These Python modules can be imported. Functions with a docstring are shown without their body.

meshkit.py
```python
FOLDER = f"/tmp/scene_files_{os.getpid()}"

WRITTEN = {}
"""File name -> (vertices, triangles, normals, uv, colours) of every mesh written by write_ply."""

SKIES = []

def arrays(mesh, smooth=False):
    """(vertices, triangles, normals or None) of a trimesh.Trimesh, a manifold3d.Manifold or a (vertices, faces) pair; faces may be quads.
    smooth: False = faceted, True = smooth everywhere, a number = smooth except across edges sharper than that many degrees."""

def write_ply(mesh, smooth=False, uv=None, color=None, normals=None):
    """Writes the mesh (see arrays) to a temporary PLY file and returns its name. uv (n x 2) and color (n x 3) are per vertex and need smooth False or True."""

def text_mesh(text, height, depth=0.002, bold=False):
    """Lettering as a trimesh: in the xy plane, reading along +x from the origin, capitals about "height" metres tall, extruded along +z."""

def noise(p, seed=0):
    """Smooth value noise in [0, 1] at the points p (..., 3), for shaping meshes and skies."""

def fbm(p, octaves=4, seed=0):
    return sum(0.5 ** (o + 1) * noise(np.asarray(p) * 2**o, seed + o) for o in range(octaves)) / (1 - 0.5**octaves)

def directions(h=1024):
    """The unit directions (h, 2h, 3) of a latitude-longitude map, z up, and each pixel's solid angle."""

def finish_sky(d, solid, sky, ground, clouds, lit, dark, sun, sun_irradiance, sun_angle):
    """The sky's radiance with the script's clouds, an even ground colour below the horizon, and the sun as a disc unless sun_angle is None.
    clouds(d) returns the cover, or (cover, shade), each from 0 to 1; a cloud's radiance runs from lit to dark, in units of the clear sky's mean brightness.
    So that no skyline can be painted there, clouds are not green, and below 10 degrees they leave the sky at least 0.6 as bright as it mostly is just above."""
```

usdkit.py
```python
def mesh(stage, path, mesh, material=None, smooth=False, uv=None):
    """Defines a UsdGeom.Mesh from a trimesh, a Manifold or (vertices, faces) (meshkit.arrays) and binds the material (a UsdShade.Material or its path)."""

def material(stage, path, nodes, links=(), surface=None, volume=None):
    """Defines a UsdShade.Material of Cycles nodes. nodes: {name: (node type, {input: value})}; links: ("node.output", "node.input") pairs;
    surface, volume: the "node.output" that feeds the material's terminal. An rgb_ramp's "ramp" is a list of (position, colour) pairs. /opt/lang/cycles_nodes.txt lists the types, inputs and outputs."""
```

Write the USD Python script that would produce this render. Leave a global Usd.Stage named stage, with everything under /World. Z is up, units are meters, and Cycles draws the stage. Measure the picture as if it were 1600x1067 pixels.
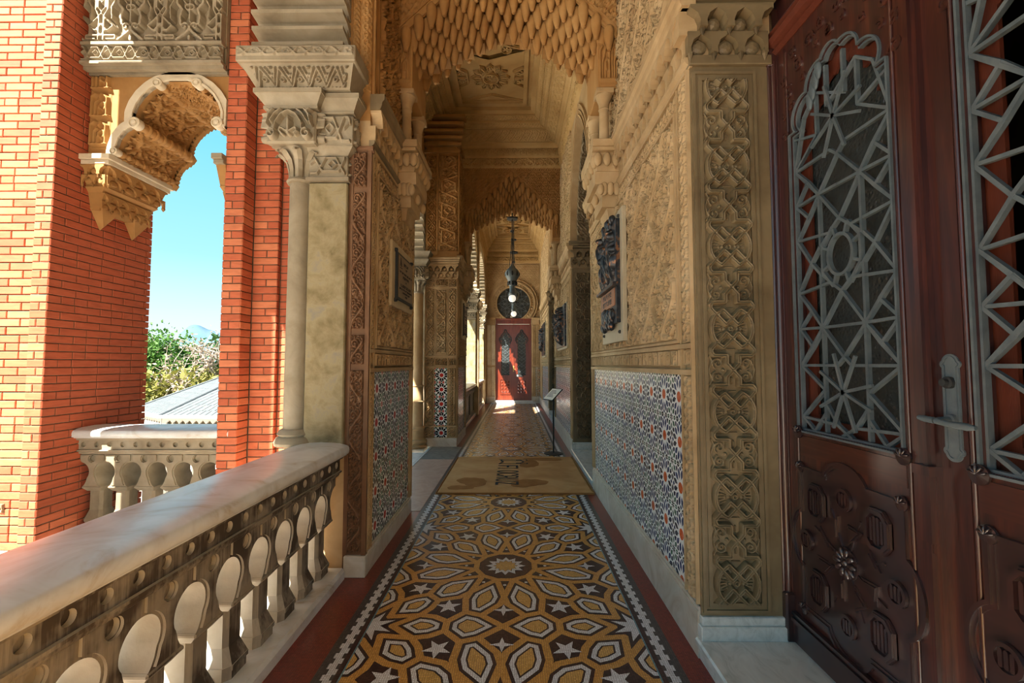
import math
import numpy as np
import trimesh
import meshkit
import usdkit
from pxr import Gf, Sdf, Usd, UsdGeom, UsdLux, UsdShade, Vt
from shapely.geometry import LineString, Point, Polygon, box as sbox
from shapely import affinity
from shapely.ops import unary_union
from scipy.spatial import cKDTree

stage = Usd.Stage.CreateInMemory()
UsdGeom.SetStageUpAxis(stage, "Z")
UsdGeom.SetStageMetersPerUnit(stage, 1.0)
UsdGeom.Xform.Define(stage, "/World")
UsdGeom.Scope.Define(stage, "/World/Looks")
PI = math.pi
rng = np.random.default_rng(11)

# ------------------------------------------------------------------ camera, sky, sun, exposure
EXPOSURE = 0.42
FPX, EYE = 695.0, (0.0, 0.0, 1.4)
YAW, PITCH = math.atan(5 / FPX), math.radians(2.925)
cam = UsdGeom.Camera.Define(stage, "/World/camera")
fwd = np.array([-math.sin(YAW) * math.cos(PITCH), math.cos(YAW) * math.cos(PITCH), math.sin(PITCH)])
rgt = np.array([math.cos(YAW), math.sin(YAW), 0])
upv = np.cross(rgt, fwd)
cam.AddTransformOp().Set(Gf.Matrix4d(*rgt, 0, *upv, 0, *(-fwd), 0, *EYE, 1))
cam.CreateHorizontalApertureAttr(36.0)
cam.CreateVerticalApertureAttr(36.0 * 1067 / 1600)
cam.CreateFocalLengthAttr(36.0 * FPX / 1600)
cam.CreateClippingRangeAttr((0.02, 20000.0))
cam.CreateExposureAttr(EXPOSURE)

SUN_AZ, SUN_EL = math.radians(33), math.radians(48)           # the light travels towards +y, turned to +x
sun = UsdLux.DistantLight.Define(stage, "/World/sun")
sun.CreateIntensityAttr(5.4)
sun.CreateAngleAttr(0.55)
sun.CreateNormalizeAttr(True)
sun.CreateColorAttr(Gf.Vec3f(1.0, 0.92, 0.79))
sd = np.array([math.sin(SUN_AZ) * math.cos(SUN_EL), math.cos(SUN_AZ) * math.cos(SUN_EL), -math.sin(SUN_EL)])
zx = np.cross([0, 0, 1.0], -sd); zx /= np.linalg.norm(zx)
zy = np.cross(-sd, zx)
sun.AddTransformOp().Set(Gf.Matrix4d(*zx, 0, *zy, 0, *(-sd), 0, 0, 0, 30, 1))
dome = UsdLux.DomeLight.Define(stage, "/World/sky")
dome.CreateIntensityAttr(1.0)
M = {}


def mat(name, nodes, links, surface="p.BSDF"):
    M[name] = usdkit.material(stage, "/World/Looks/" + name, nodes, links, surface=surface)
    return M[name]


SKY = mat("sky_dome", {
    "g": ("texture_coordinate", {}), "s": ("separate_xyz", {}),
    "r": ("rgb_ramp", {"ramp": [(0.0, (0.62, 0.56, 0.48)), (0.47, (0.66, 0.62, 0.56)), (0.5, (0.80, 0.92, 0.97)), (0.54, (0.66, 0.88, 0.96)), (0.60, (0.36, 0.74, 0.92)), (0.70, (0.20, 0.62, 0.87)), (1.0, (0.13, 0.48, 0.80))]}),
    "m": ("map_range", {"from_min": -1.0, "from_max": 1.0, "to_min": 0.0, "to_max": 1.0}),
    "b": ("background_shader", {"strength": 1.0})},
    [("g.generated", "s.vector"), ("s.z", "m.value"), ("m.result", "r.fac"), ("r.color", "b.color")], "b.background")
UsdShade.MaterialBindingAPI.Apply(dome.GetPrim()).Bind(SKY)

# ------------------------------------------------------------------ helpers: prims
USED = {}


def numbered(parent, name):
    k = USED.get((parent, name), 0)
    USED[(parent, name)] = k + 1
    return f"{parent}/{name}" + (f"_{k:03d}" if k else "")


def tag(prim, label=None, cat=None, group=None, kind=None):
    for k, v in (("label", label), ("category", cat), ("group", group), ("kind", kind)):
        if v:
            prim.SetCustomDataByKey(k, v)


class Thing:
    """An Xform at the thing's base; its parts are given in world coordinates."""

    def __init__(s, name, label=None, cat=None, loc=(0, 0, 0), group=None, kind=None):
        s.path, s.loc = numbered("/World", name), np.array(loc, float)
        s.x = UsdGeom.Xform.Define(stage, s.path)
        s.x.AddTranslateOp().Set(Gf.Vec3d(*map(float, loc)))
        tag(s.x.GetPrim(), label, cat, group, kind)

    def part(s, name, m, material, smooth=False, parent=None, label=None, kind=None, tint=None):
        v, f = vf(m)
        p = numbered(parent or s.path, name)
        g = usdkit.mesh(stage, p, (v - s.loc, f), M[material] if isinstance(material, str) else material, smooth=smooth)
        tag(g.GetPrim(), label, None, None, kind)
        if tint is not None:
            UsdGeom.PrimvarsAPI(g).CreatePrimvar("tint", Sdf.ValueTypeNames.Color3fArray, "vertex").Set(Vt.Vec3fArray.FromNumpy(np.asarray(tint, np.float32)))
        return p


def copy(t, loc, label, group=None, scale=None):
    src = stage.GetPrimAtPath(t.path)
    p = numbered("/World", t.path.split("/")[-1])
    x = UsdGeom.Xform.Define(stage, p)
    x.GetPrim().GetReferences().AddInternalReference(Sdf.Path(t.path))
    x.GetPrim().SetInstanceable(True)
    x.ClearXformOpOrder()
    a = x.GetPrim().CreateAttribute("xformOp:translate", Sdf.ValueTypeNames.Double3)
    a.Set(Gf.Vec3d(*map(float, loc)))
    order = ["xformOp:translate"]
    if scale:
        b = x.GetPrim().CreateAttribute("xformOp:scale", Sdf.ValueTypeNames.Float3)
        b.Set(Gf.Vec3f(*scale))
        order.append("xformOp:scale")
    x.GetXformOpOrderAttr().Set(order)
    tag(x.GetPrim(), label, None, group)
    return x


# ------------------------------------------------------------------ helpers: meshes
def vf(m):
    if hasattr(m, "vertices"):
        return np.array(m.vertices, float), np.array(m.faces, int)
    v, f = np.asarray(m[0], float), np.asarray(m[1], int)
    if f.shape[1] == 4:
        f = np.vstack([f[:, [0, 1, 2]], f[:, [0, 2, 3]]])
    return v, f


def cat(*ms):
    ms = [vf(m) for m in ms if m is not None]
    vs, fs, n = [], [], 0
    for v, f in ms:
        vs.append(v); fs.append(f + n); n += len(v)
    return np.vstack(vs), np.vstack(fs)


BOXF = np.array([[0, 3, 2, 1], [4, 5, 6, 7], [0, 1, 5, 4], [1, 2, 6, 5], [2, 3, 7, 6], [3, 0, 4, 7]])


def box(x0, x1, y0, y1, z0, z1):
    v = np.array([[x0, y0, z0], [x1, y0, z0], [x1, y1, z0], [x0, y1, z0], [x0, y0, z1], [x1, y0, z1], [x1, y1, z1], [x0, y1, z1]], float)
    return vf((v, BOXF))


def cbox(x0, x1, y0, y1, z0, z1, b=0.004):
    """A box with chamfered edges."""
    c, h = np.array([x0 + x1, y0 + y1, z0 + z1]) / 2, np.abs(np.array([x1 - x0, y1 - y0, z1 - z0])) / 2
    b = min(b, h.min() * 0.8)
    s = np.array([[i, j, k] for i in (-1, 1) for j in (-1, 1) for k in (-1, 1)], float)
    v = np.vstack([c + s * (h - [0, b, b]), c + s * (h - [b, 0, b]), c + s * (h - [b, b, 0])])
    hull = trimesh.Trimesh(v, process=False).convex_hull
    return np.array(hull.vertices), np.array(hull.faces)


def hull(pts):
    h = trimesh.Trimesh(np.asarray(pts, float), process=False).convex_hull
    return np.array(h.vertices), np.array(h.faces)


def ext(poly, h, z0=0.0):
    """Extrudes a shapely (multi)polygon."""
    out = []
    for g in getattr(poly, "geoms", [poly]):
        if g.is_empty or g.geom_type != "Polygon" or g.area < 1e-9:
            continue
        m = trimesh.creation.extrude_polygon(g, h, engine="earcut")
        out.append((np.array(m.vertices) + [0, 0, z0], np.array(m.faces)))
    return cat(*out) if out else None


def flat(poly, z=0.0):
    out = []
    for g in getattr(poly, "geoms", [poly]):
        if g.is_empty or g.geom_type != "Polygon" or g.area < 1e-9:
            continue
        v, f = trimesh.creation.triangulate_polygon(g, engine="earcut")
        out.append((np.column_stack([v, np.full(len(v), z)]), f))
    return cat(*out) if out else None


FACE = {"right": ((0, -1, 0), (0, 0, 1)), "left": ((0, 1, 0), (0, 0, 1)), "front": ((1, 0, 0), (0, 0, 1)), "down": ((1, 0, 0), (0, -1, 0)), "up": ((1, 0, 0), (0, 1, 0)), "back": ((-1, 0, 0), (0, 0, 1))}


def on(m, o, face):
    """Local (u, v, h) to the world: 'right' is a wall on the right looking at -x, 'left' looks at +x, 'front' looks at the camera."""
    if m is None:
        return None
    v, f = vf(m)
    U, V = map(np.array, FACE[face])
    return np.asarray(o, float) + v[:, :1] * U + v[:, 1:2] * V + v[:, 2:] * np.cross(U, V), f


def move(m, d):
    v, f = vf(m)
    return v + np.asarray(d, float), f


def scale(m, s, about=(0, 0, 0)):
    v, f = vf(m)
    v = (v - about) * s + about
    return (v, f[:, ::-1]) if np.prod(np.broadcast_to(s, 3)) < 0 else (v, f)


def lathe(prof, n=20, at=(0, 0, 0), a0=0.0, a1=2 * PI):
    """Revolves (radius, z) pairs about z."""
    p = np.asarray(prof, float)
    full = abs(a1 - a0 - 2 * PI) < 1e-6
    a = np.linspace(a0, a1, n, endpoint=not full)
    v = np.stack([p[:, 0][None] * np.cos(a)[:, None], p[:, 0][None] * np.sin(a)[:, None], np.broadcast_to(p[:, 1], (len(a), len(p)))], -1).reshape(-1, 3)
    k, q = len(p), []
    for i in range(len(a) if full else len(a) - 1):
        j = (i + 1) % len(a)
        q += [[i * k + t, j * k + t, j * k + t + 1, i * k + t + 1] for t in range(k - 1)]
    return vf((v + np.asarray(at, float), np.array(q)))


def sweep(prof, p0, p1, out, up=(0, 0, 1)):
    """Runs a closed moulding profile (out, up) from p0 to p1."""
    p0, p1 = np.asarray(p0, float), np.asarray(p1, float)
    out, up = np.asarray(out, float), np.asarray(up, float)
    pr = np.asarray(prof, float)
    off = pr[:, :1] * out + pr[:, 1:] * up
    n = len(pr)
    v = np.vstack([p0 + off, p1 + off])
    q = np.array([[i, (i + 1) % n, n + (i + 1) % n, n + i] for i in range(n)])
    cap = trimesh.creation.triangulate_polygon(Polygon(pr), engine="earcut")
    tree = cKDTree(pr)
    idx = tree.query(cap[0])[1][cap[1]]
    f = np.vstack([q[:, [0, 1, 2]], q[:, [0, 2, 3]], idx, idx[:, ::-1] + n])
    m = trimesh.Trimesh(v, f, process=False)
    trimesh.repair.fix_normals(m)
    return np.array(m.vertices), np.array(m.faces)


def tube(pts, r, n=8):
    p = np.asarray(pts, float)
    t = np.gradient(p, axis=0); t /= np.linalg.norm(t, axis=1, keepdims=True) + 1e-12
    ref = np.where(np.abs(t[:, 2:]) < 0.9, [[0, 0, 1.0]], [[1.0, 0, 0]])
    a = np.cross(t, ref); a /= np.linalg.norm(a, axis=1, keepdims=True) + 1e-12
    b = np.cross(t, a)
    an = np.arange(n) * 2 * PI / n
    r = np.broadcast_to(np.asarray(r, float), (len(p),))
    v = (p[:, None] + r[:, None, None] * (np.cos(an)[None, :, None] * a[:, None] + np.sin(an)[None, :, None] * b[:, None])).reshape(-1, 3)
    q = [[i * n + j, i * n + (j + 1) % n, (i + 1) * n + (j + 1) % n, (i + 1) * n + j] for i in range(len(p) - 1) for j in range(n)]
    v = np.vstack([v, p[:1], p[-1:]])
    e = len(p) * n
    caps = [[e, (j + 1) % n, j] for j in range(n)] + [[e + 1, e - n + j, e - n + (j + 1) % n] for j in range(n)]
    a_, f_ = vf((v, np.array(q)))
    return a_, np.vstack([f_, caps])


def bar(p, q, w, h, h0=0.0):
    """A flat bar between two points of the (u, v) plane, w wide, from h0 to h0 + h proud."""
    p, q = np.asarray(p, float), np.asarray(q, float)
    d = (q - p) / (np.linalg.norm(q - p) + 1e-9)
    n = np.array([-d[1], d[0]]) * w / 2
    c = [p - n, q - n, q + n, p + n]
    v = np.array([[*x, h0] for x in c] + [[*x, h0 + h] for x in c])
    return vf((v, BOXF))


def ball(c, r, sub=2):
    m = trimesh.creation.icosphere(sub, 1.0)
    return np.array(m.vertices) * r + np.asarray(c, float), np.array(m.faces)


# ------------------------------------------------------------------ helpers: carved reliefs
class Tile:
    """A periodic height pattern, 0 to 1, on a w by h tile."""

    def __init__(s, w, h, px, curves, edge=0.35, groove=0.0, base=0.0):
        s.w, s.h = w, h
        nx, ny = max(8, int(round(w / px))), max(8, int(round(h / px)))
        X, Y = np.meshgrid((np.arange(nx)) * w / nx, (np.arange(ny)) * h / ny)
        q = np.column_stack([X.ravel(), Y.ravel()])
        H = np.full(len(q), base)
        by = {}
        for c in curves:
            by.setdefault((round(c[1], 5), c[2] if len(c) > 2 else 1.0), []).append(np.asarray(c[0], float))
        for (wd, top), cs in by.items():
            pts = []
            for c in cs:
                seg = np.diff(c, axis=0)
                ln = np.hypot(*seg.T)
                for a, d, l in zip(c[:-1], seg, ln):
                    k = max(1, int(l / (px * 0.5)))
                    pts.append(a + d * (np.arange(k) / k)[:, None])
                pts.append(c[-1:])
            pts = np.vstack(pts)
            pts = np.mod(pts, [w, h])
            al = np.vstack([pts + [i * w, j * h] for i in (-1, 0, 1) for j in (-1, 0, 1)])
            mg = wd * 2
            al = al[(al[:, 0] > -mg) & (al[:, 0] < w + mg) & (al[:, 1] > -mg) & (al[:, 1] < h + mg)]
            d = cKDTree(al).query(q, distance_upper_bound=wd)[0]
            d = np.where(np.isfinite(d), d, wd)
            t = np.clip((wd - d) / (wd * edge), 0, 1)
            t = t * t * (3 - 2 * t)
            if groove:
                t = t * (1 - groove * np.clip(1 - d / (wd * 0.3), 0, 1))
            H = np.maximum(H, t * top)
        s.a = H.reshape(ny, nx)

    def __call__(s, u, v):
        ny, nx = s.a.shape
        x, y = np.mod(u / s.w, 1) * nx, np.mod(v / s.h, 1) * ny
        i, j = x.astype(int) % nx, y.astype(int) % ny
        fx, fy = x - np.floor(x), y - np.floor(y)
        i2, j2 = (i + 1) % nx, (j + 1) % ny
        return (s.a[j, i] * (1 - fx) + s.a[j, i2] * fx) * (1 - fy) + (s.a[j2, i] * (1 - fx) + s.a[j2, i2] * fx) * fy


def relief(lu, lv, hf, res, depth, u0=0.0, v0=0.0, mask=None):
    """A carved sheet in local (u, v, h)."""
    nu, nv = max(2, int(round(lu / res))), max(2, int(round(lv / res)))
    u, v = np.meshgrid(np.linspace(0, lu, nu + 1), np.linspace(0, lv, nv + 1))
    h = 0.0025 + hf(u + u0, v + v0) * depth
    h[[0, -1]] = -0.002; h[:, [0, -1]] = -0.002
    P = np.stack([u, v, h], -1).reshape(-1, 3)
    a = (np.arange(nv)[:, None] * (nu + 1) + np.arange(nu)[None]).ravel()
    q = np.column_stack([a, a + 1, a + nu + 2, a + nu + 1])
    if mask is not None:
        c = P[q].mean(1)
        q = q[mask(c[:, 0], c[:, 1])]
    return vf((P, q))


def sp(cx, cy, r, a0, turns, shrink=0.12, n=40):
    t = np.linspace(0, 1, n)
    rr = r * (1 - t * (1 - shrink))
    a = a0 + t * turns * 2 * PI
    return np.column_stack([cx + rr * np.cos(a), cy + rr * np.sin(a)])


def arc(cx, cy, r, a0, a1, n=24):
    a = np.radians(np.linspace(a0, a1, n))
    return np.column_stack([cx + r * np.cos(a), cy + r * np.sin(a)])


def mirx(cs, w):
    return cs + [(np.column_stack([w - np.asarray(c[0])[:, 0], np.asarray(c[0])[:, 1]]), *c[1:]) for c in cs]


def miry(cs, h):
    return cs + [(np.column_stack([np.asarray(c[0])[:, 0], h - np.asarray(c[0])[:, 1]]), *c[1:]) for c in cs]


def leaves(cs, w, h, n, ln, wd, seed, top=0.75, x1=None):
    """Fills what the straps leave free with small curled leaves."""
    r = np.random.default_rng(seed)
    have = np.vstack([c[0] for c in cs]) if cs else np.zeros((0, 2))
    new, x1 = [], x1 or w / 2
    for _ in range(n * 40):
        if len(new) >= n:
            break
        p = r.uniform([wd, 0], [x1 - wd, h])
        a = r.uniform(0, 2 * PI)
        t = np.linspace(0, 1, 10)
        k = r.choice([-1, 1]) * r.uniform(1.5, 4.0)
        an = a + k * t
        c = p + np.cumsum(np.column_stack([np.cos(an), np.sin(an)]) * ln / 10, axis=0)
        if len(have) and cKDTree(have).query(c)[0].min() < wd * 1.75:
            continue
        new.append((c, wd, top)); have = np.vstack([have, c])
    return new


def tile_arab(w=0.32, h=0.44, px=0.005, seed=3, k=1.0):
    t = np.linspace(0, 1, 40)
    c = [(np.column_stack([w / 4 * (1 - np.cos(PI * t)), t * h / 2]), 0.012 * k, 1.0),
         (np.column_stack([w / 2 - w / 4 * (1 - np.cos(PI * t)) , t * h / 2 + h / 2]), 0.012 * k, 1.0),
         (sp(w * 0.17, h * 0.36, w * 0.12, 0.3, 1.4), 0.008 * k, 0.95), (sp(w * 0.33, h * 0.12, w * 0.12, 2.6, -1.4), 0.008 * k, 0.95),
         (sp(w * 0.14, h * 0.66, w * 0.10, -1.2, 1.3), 0.008 * k, 0.95), (sp(w * 0.36, h * 0.86, w * 0.11, 1.0, -1.3), 0.008 * k, 0.95),
         (sp(w * 0.40, h * 0.30, w * 0.08, 0.5, 1.2), 0.007 * k, 0.9), (sp(w * 0.09, h * 0.86, w * 0.08, 3.0, -1.2), 0.007 * k, 0.9), (sp(w * 0.10, h * 0.17, w * 0.075, 1.0, 1.2), 0.007 * k, 0.9), (sp(w * 0.36, h * 0.62, w * 0.08, 2.0, 1.2), 0.007 * k, 0.9), (arc(w / 2, h * 0.5, w * 0.1, 90, 270), 0.008 * k, 1.0), (arc(0, 0, w * 0.12, 0, 90), 0.008 * k, 1.0), (arc(0, h, w * 0.12, -90, 0), 0.008 * k, 1.0)]
    c += leaves(c, w, h, 150, 0.05 * k, 0.0064 * k, seed)
    return Tile(w, h, px, mirx(c, w), edge=0.36)


def tile_guilloche(w=0.085, h=0.11, px=0.004):
    t = np.linspace(0, 1, 40)
    m = w / 2
    c = [(np.column_stack([m + w * 0.24 * np.sin(2 * PI * t), t * h]), 0.0085), (np.column_stack([m - w * 0.24 * np.sin(2 * PI * t), t * h]), 0.0085),
         (arc(m, h * 0.25, 0.004, 0, 360), 0.007, 0.8), (arc(m, h * 0.75, 0.004, 0, 360), 0.007, 0.8),
         (sp(w * 0.13, h * 0.02, 0.014, 0, 1), 0.005, 0.8), (sp(w * 0.87, h * 0.02, 0.014, PI, -1), 0.005, 0.8), (sp(w * 0.13, h * 0.5, 0.014, 0, -1), 0.005, 0.8), (sp(w * 0.87, h * 0.5, 0.014, PI, 1), 0.005, 0.8)]
    return Tile(w, h, px, c, edge=0.5, groove=0.3)


def tile_kufic(w=0.11, h=0.12, px=0.004):
    L = lambda *p: np.array(p, float) * [w, h]
    c = [(L((0.1, 0.15), (0.1, 0.85), (0.3, 0.95)), 0.007), (L((0.3, 0.15), (0.3, 0.6), (0.45, 0.7)), 0.007), (L((0.5, 0.15), (0.5, 0.55)), 0.007), (L((0.0, 0.15), (1.0, 0.15)), 0.006),
         (arc(w * 0.72, h * 0.5, w * 0.14, -60, 240), 0.007), (L((0.9, 0.15), (0.9, 0.8), (0.75, 0.9)), 0.007), (L((0.5, 0.8), (0.62, 0.95)), 0.006)]
    return Tile(w, h, px, c, edge=0.5)


def tile_diaper(w=0.16, h=0.2, px=0.006, seed=5):
    L = lambda *p: np.array(p, float) * [w, h]
    c = [(L((0, 0), (0.5, 0.5)), 0.0085), (L((0, 1), (0.5, 0.5)), 0.0085), (arc(w / 2, 0, w * 0.17, 0, 180), 0.007, 0.9), (arc(w / 2, h, w * 0.17, 180, 360), 0.007, 0.9),
         (arc(0, h / 2, w * 0.17, -90, 90), 0.007, 0.9), (L((0.3, 0.1), (0.5, 0.26)), 0.006, 0.8), (L((0.1, 0.5), (0.3, 0.5)), 0.006, 0.8), (L((0.3, 0.9), (0.5, 0.74)), 0.006, 0.8)]
    return Tile(w, h, px, mirx(c, w), edge=0.5, groove=0.25)


def tile_hex(w=0.2, h=0.12, px=0.004):
    L = lambda *p: np.array(p, float) * [w, h]
    c = [(L((0, 0.1), (0.2, 0.1), (0.45, 0.85), (0.7, 0.85)), 0.008), (L((0.7, 0.85), (0.95, 0.1), (1.0, 0.1)), 0.008), (L((0, 0.9), (0.1, 0.9), (0.35, 0.2), (0.8, 0.2), (1.0, 0.9)), 0.008),
         (L((0.5, 0.5), (0.62, 0.68), (0.74, 0.5), (0.62, 0.32), (0.5, 0.5)), 0.006), (L((0.0, 0.5), (0.12, 0.68)), 0.006)]
    return Tile(w, h, px, c, edge=0.5)


def tile_zig(w=0.08, h=0.08, px=0.005):
    L = lambda *p: np.array(p, float) * [w, h]
    return Tile(w, h, px, [(L((0, 0), (0.5, 0.5), (1, 0)), 0.008), (L((0, 0.5), (0.5, 1.0), (1, 0.5)), 0.008), (L((0.5, 0.18), (0.5, 0.2)), 0.008, 0.8)], edge=0.5)


def tile_knot(px=0.003):
    w, h = 0.24, 0.405
    s = [(-0.03, 0.235), (0, 0.2025), (0.031, 0.17), (0.031, 0.13), (0.095, 0.13), (0.107, 0.115), (0.107, 0.1), (0.03, 0.02), (-0.045, 0.092)]
    a = [tuple(p) for p in arc(0, 0, 0.102, 116, 244, 24)]
    s = s + a + [(x, -y) for x, y in s[::-1]]
    s = np.array(s)
    A = s + [w / 2, h / 2]
    B = s * [-1, 1] + [w / 2, h / 2]
    c = [(A, 0.0125, 1.0), (B, 0.0125, 1.0)]
    d = []
    for k in (-1, 1):
        d += [(sp(0.072, 0.2025 + k * 0.034, 0.03, -k * 1.2, k * 1.5), 0.0055, 0.72), (sp(0.068, k * 0.052, 0.012, 0, 1.0), 0.005, 0.6)]
        d += [(np.array([(0.115, 0.2025 + k * 0.002), (0.1, 0.2025 + k * 0.05), (0.112, 0.2025 + k * 0.07)]), 0.006, 0.65)]
    for k in range(9):
        an = math.radians(-60 + 15 * k)
        d.append((np.array([(0.03 * math.cos(an), 0.02 * math.sin(an)), (0.08 * math.cos(an), 0.062 * math.sin(an))]), 0.0045, 0.55))
    d += [(arc(0, 0, 0.01, 0, 360), 0.007, 0.7), (arc(0.033, 0, 0.004, 0, 360), 0.006, 0.6), (arc(0.053, 0, 0.004, 0, 360), 0.005, 0.6),
          (np.array([(0, 0.165), (0, 0.14)]), 0.008, 0.6), (arc(0.043, 0.2025, 0.003, 0, 360), 0.008, 0.65), (np.array([(0.05, 0.108), (0.09, 0.108)]), 0.005, 0.55), (np.array([(0, 0.1), (0.02, 0.1)]), 0.006, 0.5)]
    dd = []
    for q in d:
        p = np.asarray(q[0])
        dd += [(p + [w / 2, h / 2], *q[1:]), (p * [-1, 1] + [w / 2, h / 2], *q[1:])]
        if p[:, 1].max() < 0.15:
            dd += [(p * [1, -1] + [w / 2, h / 2], *q[1:]), (p * [-1, -1] + [w / 2, h / 2], *q[1:])]
    for q in [(np.array([(0, -0.165), (0, -0.14)]), 0.008, 0.6)]:
        dd.append((q[0] + [w / 2, h / 2], *q[1:]))
    return Tile(w, h, px, c, edge=0.4, groove=0.42), Tile(w, h, px, dd, edge=0.6)


def tile_rosette(w=1.06, px=0.009):
    """Ceiling: ringed twelve-petalled flowers between diamonds."""
    m = w / 2
    c = [(arc(m, m, 0.12, 0, 360, 60), 0.022, 1.0), (arc(m, m, 0.07, 0, 360, 40), 0.012, 0.8)]
    for k in range(12):
        a = 2 * PI * k / 12
        p = np.array([math.cos(a), math.sin(a)]); n = np.array([-p[1], p[0]])
        o = np.array([m, m])
        c += [(np.array([o + p * 0.17 + n * 0.03, o + p * 0.25 + n * 0.045, o + p * 0.30, o + p * 0.25 - n * 0.045, o + p * 0.17 - n * 0.03]), 0.011, 0.9), (np.array([o + p * 0.17, o + p * 0.24]), 0.012, 0.7)]
    for k in range(5):
        a = 2 * PI * k / 5
        c.append((np.array([[m, m], [m + 0.045 * math.cos(a), m + 0.045 * math.sin(a)]]), 0.012, 0.7))
    for s in (0.46, 0.40):
        c += [(np.array([(m, m + s), (m + 0.0, m + s)]), 0.01)]
    z = [(0, 0.0), (m, 0.14), (w, 0.0)]
    c += [(np.array(z), 0.02, 1.0), (np.array([(0, 0), (m, -0.14), (w, 0)]) , 0.02, 1.0), (np.array([(0, 0), (0.14, m), (0, w)]), 0.02, 1.0), (np.array([(0, 0), (-0.14, m), (0, w)]), 0.02, 1.0)]
    for cx, cy in ((m, 0), (0, m)):
        c += [(arc(cx, cy, 0.075, 0, 360, 40), 0.014, 0.9), (arc(cx, cy, 0.035, 0, 360, 24), 0.012, 0.7)]
    for cx, cy in ((0.2, 0.2), (0.86, 0.2), (0.2, 0.86), (0.86, 0.86)):
        c += [(sp(cx, cy, 0.06, 0.5, 1.3), 0.011, 0.75), (sp(cx + 0.03, cy - 0.03, 0.05, 3.5, -1.1), 0.010, 0.7)]
    return Tile(w, w, px, c, edge=0.4)


# ------------------------------------------------------------------ materials
def mottled(name, cols, scale_=3.0, rough=0.75, bump=0.15, fine=60.0, spec=0.3, dist=0.004, stretch=(1, 1, 1), distortion=0.4, detail=6.0, coat=0.0):
    """Two or more colours mixed by noise in space, with a fine grain."""
    return mat(name, {
        "g": ("geometry", {}), "mp": ("mapping", {"scale": stretch}),
        "n": ("noise_texture", {"scale": scale_, "detail": detail, "roughness": 0.62, "distortion": distortion}),
        "r": ("rgb_ramp", {"ramp": [(0.28 + 0.44 * i / max(1, len(cols) - 1), c) for i, c in enumerate(cols)]}),
        "f": ("noise_texture", {"scale": fine, "detail": 3.0}),
        "b": ("bump", {"strength": bump, "distance": dist}),
        "p": ("principled_bsdf", {"roughness": rough, "specular_ior_level": spec, "coat_weight": coat, "coat_roughness": 0.15})},
        [("g.position", "mp.vector"), ("mp.vector", "n.vector"), ("mp.vector", "f.vector"), ("n.fac", "r.fac"), ("r.color", "p.base_color"), ("f.fac", "b.height"), ("b.normal", "p.normal")])


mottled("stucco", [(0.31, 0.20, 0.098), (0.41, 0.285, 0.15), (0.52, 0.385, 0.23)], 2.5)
mottled("stucco_deep", [(0.26, 0.124, 0.037), (0.34, 0.178, 0.058), (0.42, 0.245, 0.095)], 2.0)  # darker copy of stucco, dimness of upper and middle zones put into colour
mottled("stucco_brown", [(0.115, 0.080, 0.04), (0.175, 0.128, 0.068), (0.24, 0.18, 0.10)], 3.0, rough=0.5, spec=0.45)
mottled("terracotta", [(0.11, 0.055, 0.028), (0.16, 0.08, 0.04), (0.21, 0.115, 0.06)], 3.0)  # dark red, darkened further to stand for the unlit near face
mottled("ceiling_stucco", [(0.34, 0.205, 0.078), (0.43, 0.28, 0.115), (0.50, 0.35, 0.165)], 1.6)
mottled("pale_stone", [(0.19, 0.15, 0.10), (0.27, 0.225, 0.155), (0.35, 0.30, 0.225)], 4.0, rough=0.7)
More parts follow.
